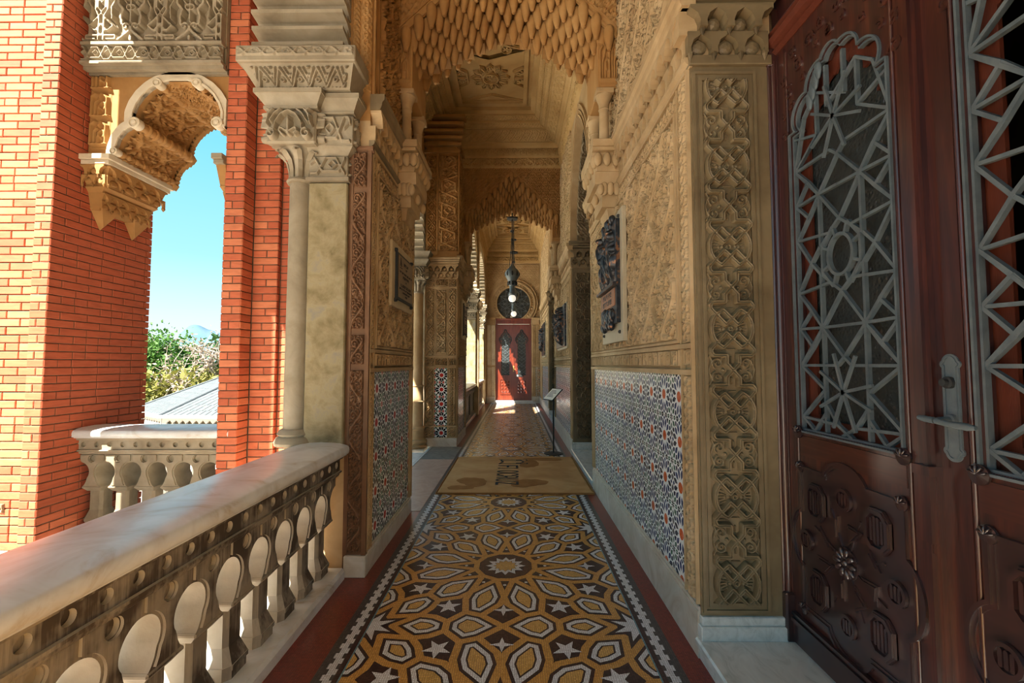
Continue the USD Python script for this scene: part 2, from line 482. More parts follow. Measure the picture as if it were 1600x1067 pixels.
mottled("plaster_yellow", [(0.135, 0.105, 0.05), (0.215, 0.17, 0.088), (0.29, 0.24, 0.14), (0.21, 0.195, 0.165)], 7.0, rough=0.75, distortion=0.3)
mottled("stone_painted_lit", [(0.50, 0.42, 0.30), (0.58, 0.50, 0.37), (0.64, 0.57, 0.45)], 5.0)  # paler copy of the stone, sunlight put into its colour
mottled("marble", [(0.46, 0.47, 0.47), (0.60, 0.62, 0.63), (0.70, 0.72, 0.73)], 5.0, rough=0.35, bump=0.03, spec=0.5, distortion=2.5, stretch=(1, 1, 2.0))
mottled("marble_sill", [(0.40, 0.43, 0.42), (0.55, 0.58, 0.57), (0.62, 0.65, 0.64)], 14.0, rough=0.22, bump=0.02, spec=0.5, distortion=1.5, stretch=(1.0, 0.5, 1))
mottled("marble_base", [(0.42, 0.36, 0.28), (0.52, 0.48, 0.41), (0.62, 0.59, 0.54)], 4.0, rough=0.35, bump=0.03, distortion=2.0)
mottled("marble_rail", [(0.42, 0.36, 0.28), (0.55, 0.56, 0.56), (0.62, 0.65, 0.67), (0.68, 0.71, 0.73)], 4.0, rough=0.28, bump=0.03, distortion=1.6, spec=0.5)
mottled("slab_grey", [(0.10, 0.11, 0.11), (0.16, 0.165, 0.16), (0.22, 0.22, 0.21)], 6.0, rough=0.4, bump=0.03, distortion=2.0)
mottled("slab_pink", [(0.30, 0.20, 0.16), (0.38, 0.27, 0.22), (0.42, 0.32, 0.28)], 6.0, rough=0.4, bump=0.03, distortion=2.0)
mottled("pavement", [(0.62, 0.55, 0.45), (0.70, 0.63, 0.53), (0.76, 0.70, 0.61)], 1.5, rough=0.9)
mottled("mortar", [(0.10, 0.062, 0.04), (0.15, 0.10, 0.066)], 20.0, rough=0.9)
mottled("iron", [(0.055, 0.075, 0.09), (0.085, 0.11, 0.125), (0.12, 0.145, 0.16)], 12.0, rough=0.42, spec=0.5, fine=150)
mottled("dark_iron", [(0.018, 0.02, 0.022), (0.03, 0.033, 0.035)], 12.0, rough=0.5)
mottled("wood_inner", [(0.075, 0.018, 0.010), (0.115, 0.028, 0.015)], 3.0, rough=0.4, stretch=(8, 8, 0.6))
mottled("coir", [(0.46, 0.255, 0.105), (0.58, 0.345, 0.155), (0.66, 0.43, 0.215)], 2.2, rough=0.95, bump=0.9, fine=260, dist=0.01, spec=0.05)
mottled("coir_dark", [(0.31, 0.145, 0.05), (0.41, 0.215, 0.085)], 6.0, rough=0.95, bump=0.9, fine=260, dist=0.01, spec=0.05)
mottled("coir_print", [(0.05, 0.04, 0.04), (0.09, 0.08, 0.075)], 60.0, rough=0.95, bump=0.6, fine=260, spec=0.05)
mottled("slate", [(0.075, 0.088, 0.098), (0.10, 0.115, 0.125), (0.125, 0.138, 0.145)], 3.0, rough=0.8, stretch=(1, 1, 4))
mottled("white_paint", [(0.40, 0.37, 0.33), (0.46, 0.43, 0.39)], 2.0, rough=0.7)
mottled("bark", [(0.13, 0.10, 0.075), (0.26, 0.20, 0.15)], 6.0, rough=0.9, stretch=(3, 3, 0.6))
mottled("bark_pale", [(0.28, 0.22, 0.18), (0.42, 0.34, 0.28)], 6.0, rough=0.9)
mottled("mountain", [(0.060, 0.115, 0.17), (0.078, 0.135, 0.185), (0.11, 0.15, 0.18)], 0.004, rough=1.0, spec=0.0, bump=0.0)  # haze of the distance put into the blue of the ridge
mottled("earth", [(0.12, 0.14, 0.04), (0.20, 0.20, 0.07)], 0.3, rough=1.0)
mottled("paper", [(0.70, 0.67, 0.60), (0.78, 0.76, 0.71)], 8.0, rough=0.5)
mottled("print_ink", [(0.02, 0.02, 0.022), (0.035, 0.03, 0.03)], 30.0, rough=0.6)
mottled("plaque_board", [(0.16, 0.11, 0.065), (0.22, 0.155, 0.095)], 6.0, rough=0.4)
mottled("plaque_frame", [(0.42, 0.33, 0.19), (0.54, 0.44, 0.28)], 6.0, rough=0.5)
mottled("backing_stone", [(0.40, 0.33, 0.22), (0.48, 0.41, 0.29)], 5.0, rough=0.45)
mottled("brass", [(0.45, 0.28, 0.08), (0.55, 0.36, 0.12)], 5.0, rough=0.35)
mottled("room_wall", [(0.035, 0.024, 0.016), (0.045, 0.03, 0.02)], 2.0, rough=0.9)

# metal of the plaques: black-blue patina rubbed to copper on the high parts
mat("bronze", {
    "g": ("geometry", {}), "n": ("noise_texture", {"scale": 22.0, "detail": 5.0}),
    "r": ("rgb_ramp", {"ramp": [(0.40, (0.02, 0.024, 0.03)), (0.56, (0.05, 0.05, 0.055)), (0.66, (0.25, 0.11, 0.05))]}),
    "p": ("principled_bsdf", {"metallic": 0.55, "roughness": 0.34})},
    [("g.position", "n.vector"), ("n.fac", "r.fac"), ("r.color", "p.base_color")])
mottled("copper", [(0.28, 0.12, 0.06), (0.38, 0.18, 0.09)], 10.0, rough=0.4)

# polished red hardwood with long grain
for nm, cs, stv in (("wood", [(0.020, 0.007, 0.007), (0.040, 0.011, 0.009), (0.078, 0.020, 0.012)], (14, 14, 0.9)), ("wood_rail", [(0.032, 0.009, 0.007), (0.050, 0.014, 0.010), (0.080, 0.022, 0.012)], (14, 0.9, 14)),
                    ("wood_low", [(0.016, 0.008, 0.009), (0.026, 0.011, 0.011), (0.042, 0.016, 0.014)], (8, 1.2, 3.0)), ("wood_end", [(0.10, 0.015, 0.007), (0.15, 0.024, 0.010), (0.20, 0.038, 0.015)], (9, 9, 0.9))):
    mottled(nm, cs, 2.2, rough=0.28, bump=0.05, fine=30, stretch=stv, spec=0.55, coat=0.5, distortion=0.8)


def brickmat(name, source):
    mat(name, {
        "g": ("geometry", {}), "o": ("object_info", {}),
        "r": ("rgb_ramp", {"ramp": [(0.0, (0.40, 0.092, 0.040)), (0.3, (0.48, 0.120, 0.053)), (0.6, (0.54, 0.150, 0.068)), (0.85, (0.58, 0.195, 0.092)), (1.0, (0.42, 0.098, 0.042))]}),
        "mp": ("mapping", {"scale": (9, 9, 40)}), "n": ("noise_texture", {"scale": 1.0, "detail": 5.0, "distortion": 0.6}),
        "m": ("mix", {"mix_type": "multiply", "fac": 0.5}), "rr": ("rgb_ramp", {"ramp": [(0.3, (0.62, 0.55, 0.5)), (0.6, (1.0, 1.0, 1.0))]}),
        "f": ("noise_texture", {"scale": 130.0, "detail": 3.0}), "b": ("bump", {"strength": 0.25, "distance": 0.004}),
        "p": ("principled_bsdf", {"roughness": 0.7, "specular_ior_level": 0.35})},
        [("g.position", "mp.vector"), ("mp.vector", "n.vector"), (source, "r.fac"), ("n.fac", "rr.fac"), ("r.color", "m.color1"), ("rr.color", "m.color2"), ("m.color", "p.base_color"), ("g.position", "f.vector"), ("f.fac", "b.height"), ("b.normal", "p.normal")])


brickmat("brick", "o.random")
brickmat("brick_island", "g.random_per_island")


def tessera(name, c0, c1, size=95.0, rough=0.27, grout=(0.10, 0.07, 0.05)):
    """Mosaic cubes: grout lines, and a tone of its own for every cube."""
    mat(name, {
        "g": ("geometry", {}), "v": ("voronoi_texture", {"scale": size, "feature": "distance_to_edge", "dimensions": "2D", "randomness": 0.35}),
        "c": ("voronoi_texture", {"scale": size, "dimensions": "2D", "randomness": 0.35}), "s": ("separate_color", {}),
        "l": ("map_range", {"from_min": 0.02, "from_max": 0.10, "to_min": 0.0, "to_max": 1.0, "clamp": True}),
        "k": ("mix", {"color1": c0, "color2": c1}), "m": ("mix", {"color1": grout}),
        "b": ("bump", {"strength": 0.22, "distance": 0.002}), "p": ("principled_bsdf", {"roughness": rough, "specular_ior_level": 0.5})},
        [("g.position", "v.vector"), ("g.position", "c.vector"), ("c.color", "s.color"), ("s.r", "k.fac"), ("v.distance", "l.value"), ("l.result", "m.fac"), ("k.color", "m.color2"), ("m.color", "p.base_color"), ("l.result", "b.height"), ("b.normal", "p.normal")])


tessera("mosaic_gold", (0.50, 0.26, 0.055), (0.64, 0.36, 0.095))
tessera("mosaic_core", (0.52, 0.31, 0.08), (0.68, 0.43, 0.14))
tessera("mosaic_dark", (0.030, 0.012, 0.012), (0.062, 0.026, 0.024), grout=(0.02, 0.012, 0.01))
tessera("mosaic_white", (0.58, 0.61, 0.67), (0.72, 0.76, 0.83), grout=(0.16, 0.13, 0.11))
tessera("mosaic_blue", (0.10, 0.26, 0.34), (0.18, 0.36, 0.44))
tessera("mosaic_red", (0.16, 0.022, 0.014), (0.23, 0.034, 0.02), grout=(0.06, 0.018, 0.014))
tessera("mosaic_grey", (0.045, 0.042, 0.045), (0.075, 0.07, 0.07), grout=(0.03, 0.02, 0.02))

# glazed wall tiles: the print is in the mesh's colours
mat("zellige", {"a": ("attribute", {"attribute": "tint"}), "g": ("geometry", {}), "n": ("noise_texture", {"scale": 40.0, "detail": 3.0}),
                "r": ("map_range", {"from_min": 0.3, "from_max": 0.7, "to_min": 0.16, "to_max": 0.34, "clamp": True}),
                "b": ("bump", {"strength": 0.12, "distance": 0.003}), "p": ("principled_bsdf", {"specular_ior_level": 0.5})},
    [("a.color", "p.base_color"), ("g.position", "n.vector"), ("n.fac", "r.value"), ("r.result", "p.roughness"), ("n.fac", "b.height"), ("b.normal", "p.normal")])

# balustrade stone: dark streaks and an even darkening on faces turned to the corridor
mat("streaked_stone", {
    "g": ("geometry", {}), "mp": ("mapping", {"scale": (60, 60, 3.0)}), "n": ("noise_texture", {"scale": 1.0, "detail": 5.0, "roughness": 0.65}),
    "n2": ("noise_texture", {"scale": 6.0, "detail": 4.0}), "ad": ("math", {"math_type": "multiply_add", "value2": 0.5}),
    "s": ("separate_xyz", {}), "face": ("map_range", {"from_min": 0.45, "from_max": 0.85, "to_min": 0.0, "to_max": 1.0, "clamp": True}),
    "st": ("map_range", {"from_min": 0.62, "from_max": 0.84, "to_min": 0.42, "to_max": 1.0, "clamp": True}), "k": ("math", {"math_type": "multiply"}),
    "cl": ("rgb_ramp", {"ramp": [(0.30, (0.36, 0.31, 0.235)), (0.52, (0.46, 0.42, 0.35)), (0.75, (0.52, 0.49, 0.44))]}),
    "m": ("mix", {"color2": (0.055, 0.040, 0.027)}),
    "f": ("noise_texture", {"scale": 90.0, "detail": 3.0}), "b": ("bump", {"strength": 0.2, "distance": 0.004}),
    "p": ("principled_bsdf", {"roughness": 0.65})},
    [("g.position", "mp.vector"), ("mp.vector", "n.vector"), ("g.position", "n2.vector"), ("n.fac", "ad.value1"), ("n2.fac", "ad.value3"), ("ad.value", "st.value"), ("g.true_normal", "s.vector"), ("s.x", "face.value"), ("face.result", "k.value1"), ("st.result", "k.value2"),
     ("n2.fac", "cl.fac"), ("cl.color", "m.color1"), ("k.value", "m.fac"), ("m.color", "p.base_color"), ("g.position", "f.vector"), ("f.fac", "b.height"), ("b.normal", "p.normal")])

# rippled window glass and clear panes
mat("rippled_glass", {
    "g": ("geometry", {}), "v": ("voronoi_texture", {"scale": 75.0, "feature": "smooth_f1"}), "b": ("bump", {"strength": 0.9, "distance": 0.006}),
    "p": ("principled_bsdf", {"base_color": (0.03, 0.035, 0.035), "roughness": 0.12, "specular_ior_level": 0.8})},
    [("g.position", "v.vector"), ("v.distance", "b.height"), ("b.normal", "p.normal")])
mat("lamp_glass", {"p": ("principled_bsdf", {"base_color": (0.85, 0.83, 0.78), "roughness": 0.2, "emission_color": (1.0, 0.93, 0.80), "emission_strength": 0.55})}, [])


def leafmat(name, a, b):
    mat(name, {"g": ("geometry", {}), "r": ("mix", {"color1": a, "color2": b}), "d": ("principled_bsdf", {"roughness": 0.6}), "t": ("translucent_bsdf", {}), "m": ("mix_closure", {"fac": 0.3})},
        [("g.random_per_island", "r.fac"), ("r.color", "d.base_color"), ("r.color", "t.color"), ("d.BSDF", "m.closure1"), ("t.BSDF", "m.closure2")], "m.closure")


leafmat("leaf_green", (0.06, 0.15, 0.02), (0.18, 0.28, 0.05))
leafmat("leaf_dark", (0.03, 0.09, 0.02), (0.09, 0.18, 0.04))
leafmat("leaf_yellow", (0.30, 0.30, 0.04), (0.48, 0.40, 0.06))
leafmat("blossom", (0.42, 0.32, 0.26), (0.55, 0.42, 0.36))
leafmat("leaf_olive", (0.20, 0.19, 0.04), (0.34, 0.30, 0.08))

# ------------------------------------------------------------------ the twelve-and-eight pattern of floor and wall tiles
def pol(a, r):
    return np.array([r * math.cos(math.radians(a)), r * math.sin(math.radians(a))])


def axl(a, d, l, c=(0, 0)):
    u = pol(a, 1)
    return np.array(c) + u * d + np.array([-u[1], u[0]]) * l


T12, P12 = (lambda a: pol(a, 0.29)), (lambda a: pol(a, 0.145))
C8 = np.array([0.5, 0.5])
T8, P8 = (lambda a: C8 + pol(a, 0.19)), (lambda a: C8 + pol(a, 0.085))
E1, E2, MID = np.array([0.085, 0.428]), np.array([0.15, 0.405]), np.array([0.0, 0.5])
K1 = np.array([0.213, 0.47])
fl = lambda p: np.array([p[0], 1 - p[1]])
BASE = [("petal", [P12(45), T12(30), axl(45, .34, -.075), axl(45, .417, -.034), axl(45, .417, .034), axl(45, .34, .075), T12(60)]),
        ("petal", [P12(75), T12(60), axl(75, .34, -.075), E2, E1, axl(75, .34, .075), T12(90)]),
        ("tiny", [T12(30), P12(15), P12(45)]), ("tiny", [T12(90), P12(75), P12(105)]),
        ("star5", [T12(60), axl(45, .34, .075), axl(45, .417, .034), axl(225, .235, -.062, C8), T8(202.5), axl(180, .235, .062, C8), K1, E2, axl(75, .34, -.075)]),
        ("petal8", [P8(225), T8(247.5), axl(225, .235, .062, C8), axl(45, .417, -.034), axl(45, .417, .034), axl(225, .235, -.062, C8), T8(202.5)]),
        ("petal8", [P8(180), T8(202.5), axl(180, .235, .062, C8), K1, fl(K1), axl(180, .235, -.062, C8), T8(157.5)]),
        ("kite", [MID, E1, E2, K1, fl(K1), fl(E2), fl(E1)]),
        ("star4", [T12(90), axl(75, .34, .075), E1, MID, E1 * [-1, 1], axl(105, .34, -.075)]),
        ("centre12", [P12(15 + 30 * k) for k in range(12)]),
        ("centre8", [f(22.5 * k) for k in range(16) for f in ((P8 if k % 2 == 0 else T8),)])]


def lattice(i0, i1, j0, j1):
    """All cells of the pattern around the lattice points i0..i1, j0..j1 (lattice unit 1)."""
    seen, out = set(), []
    for i in range(i0 - 1, i1 + 2):
        for j in range(j0 - 1, j1 + 2):
            for kind, p in BASE:
                p = np.array(p)
                for s in range(8):
                    q = p * [(-1) ** (s & 1), (-1) ** (s >> 1 & 1)]
                    if s & 4:
                        q = q[:, ::-1]
                    q = q + [i, j]
                    c = q.mean(0)
                    key = (kind, *np.round(c, 3) + 0.0)
                    if key in seen:
                        continue
                    seen.add(key)
                    g = Polygon(q)
                    out.append((kind, g if g.is_valid else g.buffer(0), c, np.array([i, j])))
    return out


def starpoly(c, n, R, r, a0):
    return Polygon([tuple(np.array(c) + pol(a0 + 180 * k / n, R if k % 2 == 0 else r)) for k in range(2 * n)])


# ------------------------------------------------------------------ floor
LAT, FX, FY = 1.43, -0.067, 3.168
FL, FR = -0.78, 0.646
floor = Thing("floor", kind="structure", label="corridor floor of gold, brown and white star mosaic between red borders")
floor.part("bed", box(-1.45, 1.0, -2.6, 16.4, -0.12, -0.004), "mortar")
floor.part("mosaic_strap", box(FL, FR, -2.6, 16.2, -0.01, 0.0), "mosaic_gold", label="gold straps of the star mosaic")
for a, b, m_, nm in ((FL - 0.008, FL, "mosaic_blue", "mosaic_line"), (FR, FR + 0.008, "mosaic_blue", "mosaic_line"), (FL - 0.032, FL - 0.008, "mosaic_dark", "mosaic_stripe"), (FR + 0.008, FR + 0.032, "mosaic_dark", "mosaic_stripe"),
                     (FL - 0.125, FL - 0.032, "mosaic_grey", "mosaic_stripe"), (FR + 0.032, FR + 0.125, "mosaic_grey", "mosaic_stripe"), (-1.2, FL - 0.125, "mosaic_red", "mosaic_margin"), (FR + 0.125, 0.92, "mosaic_red", "mosaic_margin")):
    floor.part(nm, box(a, b, -2.6, 16.2, -0.01, 0.0005), m_)
for x, s in ((FL - 0.061, 1), (FR + 0.061, -1)):
    ms = []
    for k in range(250):
        y = -2.5 + 0.075 * k
        ms += [box(x - 0.013, x + 0.013, y, y + 0.075, -0.004, 0.001), box(x + 0.012, x + 0.028, y + (0.0 if s > 0 else 0.0375), y + (0.0375 if s > 0 else 0.075), -0.004, 0.001), box(x - 0.028, x - 0.012, y + (0.0375 if s > 0 else 0), y + (0.075 if s > 0 else 0.0375), -0.004, 0.001)]
    floor.part("mosaic_dentil", cat(*ms), "mosaic_white", label="white stepped dentil line of the floor border")
field = sbox((FL - FX) / LAT, -3.9, (FR - FX) / LAT, 9.3)
cells = lattice(0, 0, -4, 10)
pieces = []
ground = []
for kind, g, c, ij in cells:
    if c[1] < -1.1 or c[1] > 9.2 or abs(c[0]) > 0.62:
        continue
    b = g.buffer(-0.0135)
    if b.is_empty:
        continue
    b = b.intersection(field)
    if b.is_empty:
        continue
    ground.append(b)
    if kind in ("petal", "petal8", "kite"):
        w0 = g.buffer(-0.0255, join_style=2); w1 = g.buffer(-0.0415, join_style=2); k0 = g.buffer(-0.048, join_style=2)
        pieces.append(("mosaic_outline", w0.difference(w1).intersection(field), "mosaic_white", c))
        pieces.append(("mosaic_core", k0.intersection(field), "mosaic_core", c))
    elif kind == "star5":
        r0 = c - np.round(c)
        pieces.append(("mosaic_star", starpoly(c, 5, 0.052, 0.021, math.degrees(math.atan2(r0[1], r0[0]))).intersection(field), "mosaic_white", c))
    elif kind == "star4":
        n0 = np.round(c - [0, 0]); d = c - np.round(c)
        pieces.append(("mosaic_star", starpoly(c + d / np.linalg.norm(d) * 0.0, 4, 0.042, 0.013, math.degrees(math.atan2(d[1], d[0]))).intersection(field), "mosaic_white", c))
    elif kind == "tiny":
        pieces.append(("mosaic_dot", Point(*c).buffer(0.008, 2), "mosaic_white", c))
    elif kind == "centre12":
        s = starpoly(c, 12, 0.095, 0.064, 0)
        pieces.append(("mosaic_star", s.difference(starpoly(c, 12, 0.062, 0.045, 0)).intersection(field), "mosaic_white", c))
        pieces.append(("mosaic_core", starpoly(c, 12, 0.056, 0.042, 0).intersection(field), "mosaic_core", c))
    elif kind == "centre8":
        pieces.append(("mosaic_star", starpoly(c, 8, 0.095, 0.04, 22.5).intersection(field), "mosaic_white", c))


def to_floor(m):
    v, f = vf(m)
    v = v.copy()
    v[:, 0] = FX + v[:, 0] * LAT; v[:, 1] = FY + v[:, 1] * LAT
    return v, f


gm = [to_floor(flat(b, 0.0008)) for b in ground if flat(b) is not None]
floor.part("mosaic_ground", cat(*gm), "mosaic_dark", kind="stuff", label="dark brown ground inside the mosaic straps")
pieces = [p for p in pieces if not p[1].is_empty and p[1].area > 1e-5]
near = lambda p: (0 if FY + p[3][1] * LAT > 1.75 else 1, p[3][1] + (3 if 1.05 < p[3][1] < 2.55 else 0) + (8 if p[0] == "mosaic_dot" else 0))
pieces.sort(key=near)
rest, count = {}, 0
for nm, g, m_, c in pieces:
    if count < 300:
        e = ext(g, 0.006, -0.004 + (0.0014 if m_ != "mosaic_core" else 0.0017) - 0.002)
        if e is not None:
            v, f = to_floor(e)
            v[:, 2] = np.where(v[:, 2] > -0.002, 0.0014 + rng.uniform(0, 0.0006), -0.003)
            floor.part(nm, (v, f), m_)
            count += 1
    else:
        e = flat(g, 0.0016)
        if e is not None:
            rest.setdefault((nm, m_), []).append(to_floor(e))
for (nm, m_), ms in rest.items():
    floor.part(nm, cat(*ms), m_, kind="stuff")

# one glazed wall tile: a lattice cell of the same pattern, printed
TILE = 0.245
PAL = {"petal": [(0.012, 0.03, 0.11), (0.010, 0.012, 0.03)], "petal8": [(0.012, 0.085, 0.045), (0.01, 0.06, 0.03)], "kite": [(0.012, 0.012, 0.02)], "star5": [(0.40, 0.10, 0.012), (0.012, 0.016, 0.05)], "star4": [(0.012, 0.03, 0.10)],
       "tiny": [(0.48, 0.46, 0.45)], "centre12": [(0.52, 0.085, 0.010)], "centre8": [(0.03, 0.008, 0.008)]}
PAL2 = {**PAL, "petal": [(0.008, 0.008, 0.012), (0.012, 0.012, 0.02)], "petal8": [(0.02, 0.10, 0.06)], "star5": [(0.38, 0.05, 0.01), (0.02, 0.10, 0.06)], "centre12": [(0.42, 0.025, 0.012)], "centre8": [(0.42, 0.03, 0.012)]}


def tilemesh(pal, white, clip=(-0.5, -0.5, 0.5, 0.5), strap=0.017):
    """(mesh, colours) in local (u, v, h): glaze, coloured cells, and the tile's chamfered body."""
    cl = sbox(*clip).buffer(-0.006)
    u0, v0, u1, v1 = clip
    e = 0.004
    body = cbox(u0 * TILE + 0.0006, u1 * TILE - 0.0006, v0 * TILE + 0.0006, v1 * TILE - 0.0006, -0.008, 0.002, 0.0015)
    vs, fs, ts, n = [body[0]], [body[1]], [np.tile(white, (len(body[0]), 1))], len(body[0])
    k = 0
    for kind, g, c, ij in lattice(0, 0, 0, 0):
        g = g.buffer(-strap, join_style=2).intersection(cl) if kind != "tiny" else g.buffer(-0.012).intersection(cl)
        f = flat(g, 0.0)
        if f is None or kind == "tiny":
            continue
        v = f[0] * TILE
        v[:, 2] = 0.0024
        col = pal[kind][(int(round(c[0] * 40)) + int(round(c[1] * 56))) % len(pal[kind])]
        vs.append(v); fs.append(f[1] + n); n += len(v)
        ts.append(np.tile(col, (len(v), 1)))
    return (np.vstack(vs), np.vstack(fs)), np.vstack(ts)


TW = (0.76, 0.78, 0.78)
PAL3 = {**PAL, "petal": [(0.008, 0.008, 0.012)], "petal8": [(0.02, 0.09, 0.06)], "kite": [(0.40, 0.03, 0.012)], "star5": [(0.66, 0.67, 0.67)], "star4": [(0.008, 0.008, 0.012)], "centre12": [(0.45, 0.02, 0.012)], "centre8": [(0.40, 0.03, 0.012)]}
TCACHE = {}


def tiles(thing, o, face, lu, lv, pal, key, limit=300, phase=(0.5, 0.5)):
    """Covers a dado with tiles from its top edge down, cut at the ends."""
    nu, nv = int(math.ceil(lu / TILE - 1e-6)), int(math.ceil(lv / TILE - 1e-6))
    for j in range(nv):
        for i in range(nu):
            cw = min(1.0, (lu - i * TILE) / TILE); ch = min(1.0, (lv - j * TILE) / TILE)
            if cw < 0.05 or ch < 0.05:
                continue
            kk = (key, round(cw, 3), round(ch, 3))
            if kk not in TCACHE:
                TCACHE[kk] = tilemesh(pal, TW, (-0.5, 0.5 - ch, -0.5 + cw, 0.5), 0.007 if key == "q" else 0.0195 if key == "w" else 0.016)
            m, t = TCACHE[kk]
            m = on(move(m, ((i + 0.5) * TILE, lv - (j + 0.5) * TILE, 0)), o, face)
            thing.part("tile", m, "zellige", tint=np.clip(t * rng.uniform(0.9, 1.08), 0, 1))

# ------------------------------------------------------------------ carved patterns in use
ARAB, GUIL, KUFIC, DIAP, HEXA, ZIG = tile_arab(0.40, 0.54, 0.005, 3, 1.15), tile_guilloche(), tile_kufic(), tile_diaper(), tile_hex(), tile_zig()
ARAB2 = tile_arab(0.26, 0.38, 0.005, 8)
KN1, KN2 = tile_knot()
ROSE = tile_rosette()
knot = lambda u, v: np.maximum(KN1(u, v), KN2(u, v) * 0.8)
ARABF = lambda u, v: ARAB(u, v)


def relief_quad(p00, p10, p01, p11, hf, res, depth, flip=1):
    """A carved patch on a four-cornered sheet, raised along its normal."""
    p00, p10, p01, p11 = (np.asarray(p, float) for p in (p00, p10, p01, p11))
    lu, lv = np.linalg.norm(p10 - p00), np.linalg.norm(p01 - p00)
    nu, nv = max(2, int(round(lu / res))), max(2, int(round(lv / res)))
    s, t = np.meshgrid(np.linspace(0, 1, nu + 1), np.linspace(0, 1, nv + 1))
    h = hf(s * lu, t * lv) * depth
    h[[0, -1]] = 0; h[:, [0, -1]] = 0
    n = np.cross(p10 - p00, p01 - p00); n /= np.linalg.norm(n)
    S, T = s[..., None], t[..., None]
    P = (p00 * (1 - S) + p10 * S) * (1 - T) + (p01 * (1 - S) + p11 * S) * T + h[..., None] * n * flip
    a = (np.arange(nv)[:, None] * (nu + 1) + np.arange(nu)[None]).ravel()
    q = np.column_stack([a, a + 1, a + nu + 2, a + nu + 1])
    return vf((P.reshape(-1, 3), q if flip > 0 else q[:, ::-1]))


def frame(u0, u1, v0, v1, w, h, step=0.4):
    """A stepped picture-frame moulding around a field, inside the given rectangle."""
    a = sbox(u0, v0, u1, v1)
    return cat(ext(a.difference(a.buffer(-w, join_style=2)), h * step), ext(a.buffer(-w * 0.22, join_style=2).difference(a.buffer(-w * 0.72, join_style=2)), h))


def arch_poly(w, z1, rise, z0=0.0, n=14, bulge=0.0):
    """A pointed arch opening, w wide, springing at z1, as (u, v) centred on u = 0."""
    r = (w * w / 4 + rise * rise) / w
    a = np.linspace(0, math.atan2(rise, r - w / 2), n)
    right = np.column_stack([w / 2 - r + r * np.cos(a), z1 + r * np.sin(a)])
    return Polygon([(-w / 2, z0), (w / 2, z0)] + [tuple(p) for p in right] + [(-x, y) for x, y in right[::-1][1:]])


def shells(thing, o, face, L, z0, h, proj, material, pitch=0.125, name="cornice_shell"):
    """Two tiers of little overhanging niches, each niche a piece."""
    n = max(1, int(round(L / pitch)))
    p = L / n
    hh = h / 2
    for tier in (0, 1):
        d = proj * (0.5 + 0.5 * tier)
        for k in range(n + (1 if tier else 0)):
            u0 = k * p - (p / 2 if tier else 0)
            r = sbox(max(0, u0), 0, min(L, u0 + p), hh)
            if r.area < 1e-5:
                continue
            hole = Polygon([(u0 + p * 0.14, -0.001), (u0 + p * 0.86, -0.001), (u0 + p * 0.88, hh * 0.3), (u0 + p * 0.78, hh * 0.62), (u0 + p * 0.5, hh * 0.86), (u0 + p * 0.22, hh * 0.62), (u0 + p * 0.12, hh * 0.3)])
            m = [ext(r.difference(hole), d)]
            c = (u0 + p / 2)
            if 0 < c < L:
                m.append(move(scale(ball((0, 0, 0), 1.0, 1), (p * 0.30, hh * 0.34, d * 0.55)), (c, hh * 0.42, 0.0)))
            for x in (u0, u0 + p):
                if 0 <= x <= L + 1e-6:
                    m.append(move(lathe([(0.0, -hh * 0.35), (p * 0.09, -hh * 0.1), (p * 0.11, 0.0), (p * 0.07, hh * 0.16)], 6), (min(max(x, p * 0.1), L - p * 0.1), 0, 0)))
                    v, f = m[-1]; m[-1] = (np.column_stack([v[:, 0], v[:, 2], v[:, 1] + d * 0.72]), f[:, ::-1])
            thing.part(name, on(move(cat(*m), (0, z0 + tier * hh, 0)), o, face), material)


MOULD = [(0, 0), (0.018, 0.0), (0.024, 0.012), (0.034, 0.02), (0.05, 0.034), (0.056, 0.05), (0.056, 0.072), (0.0, 0.072)]


def mould(face_out, p0, p1, k=1.0, kz=None):
    return sweep([(a * k, b * (kz or k)) for a, b in MOULD], p0, p1, face_out)


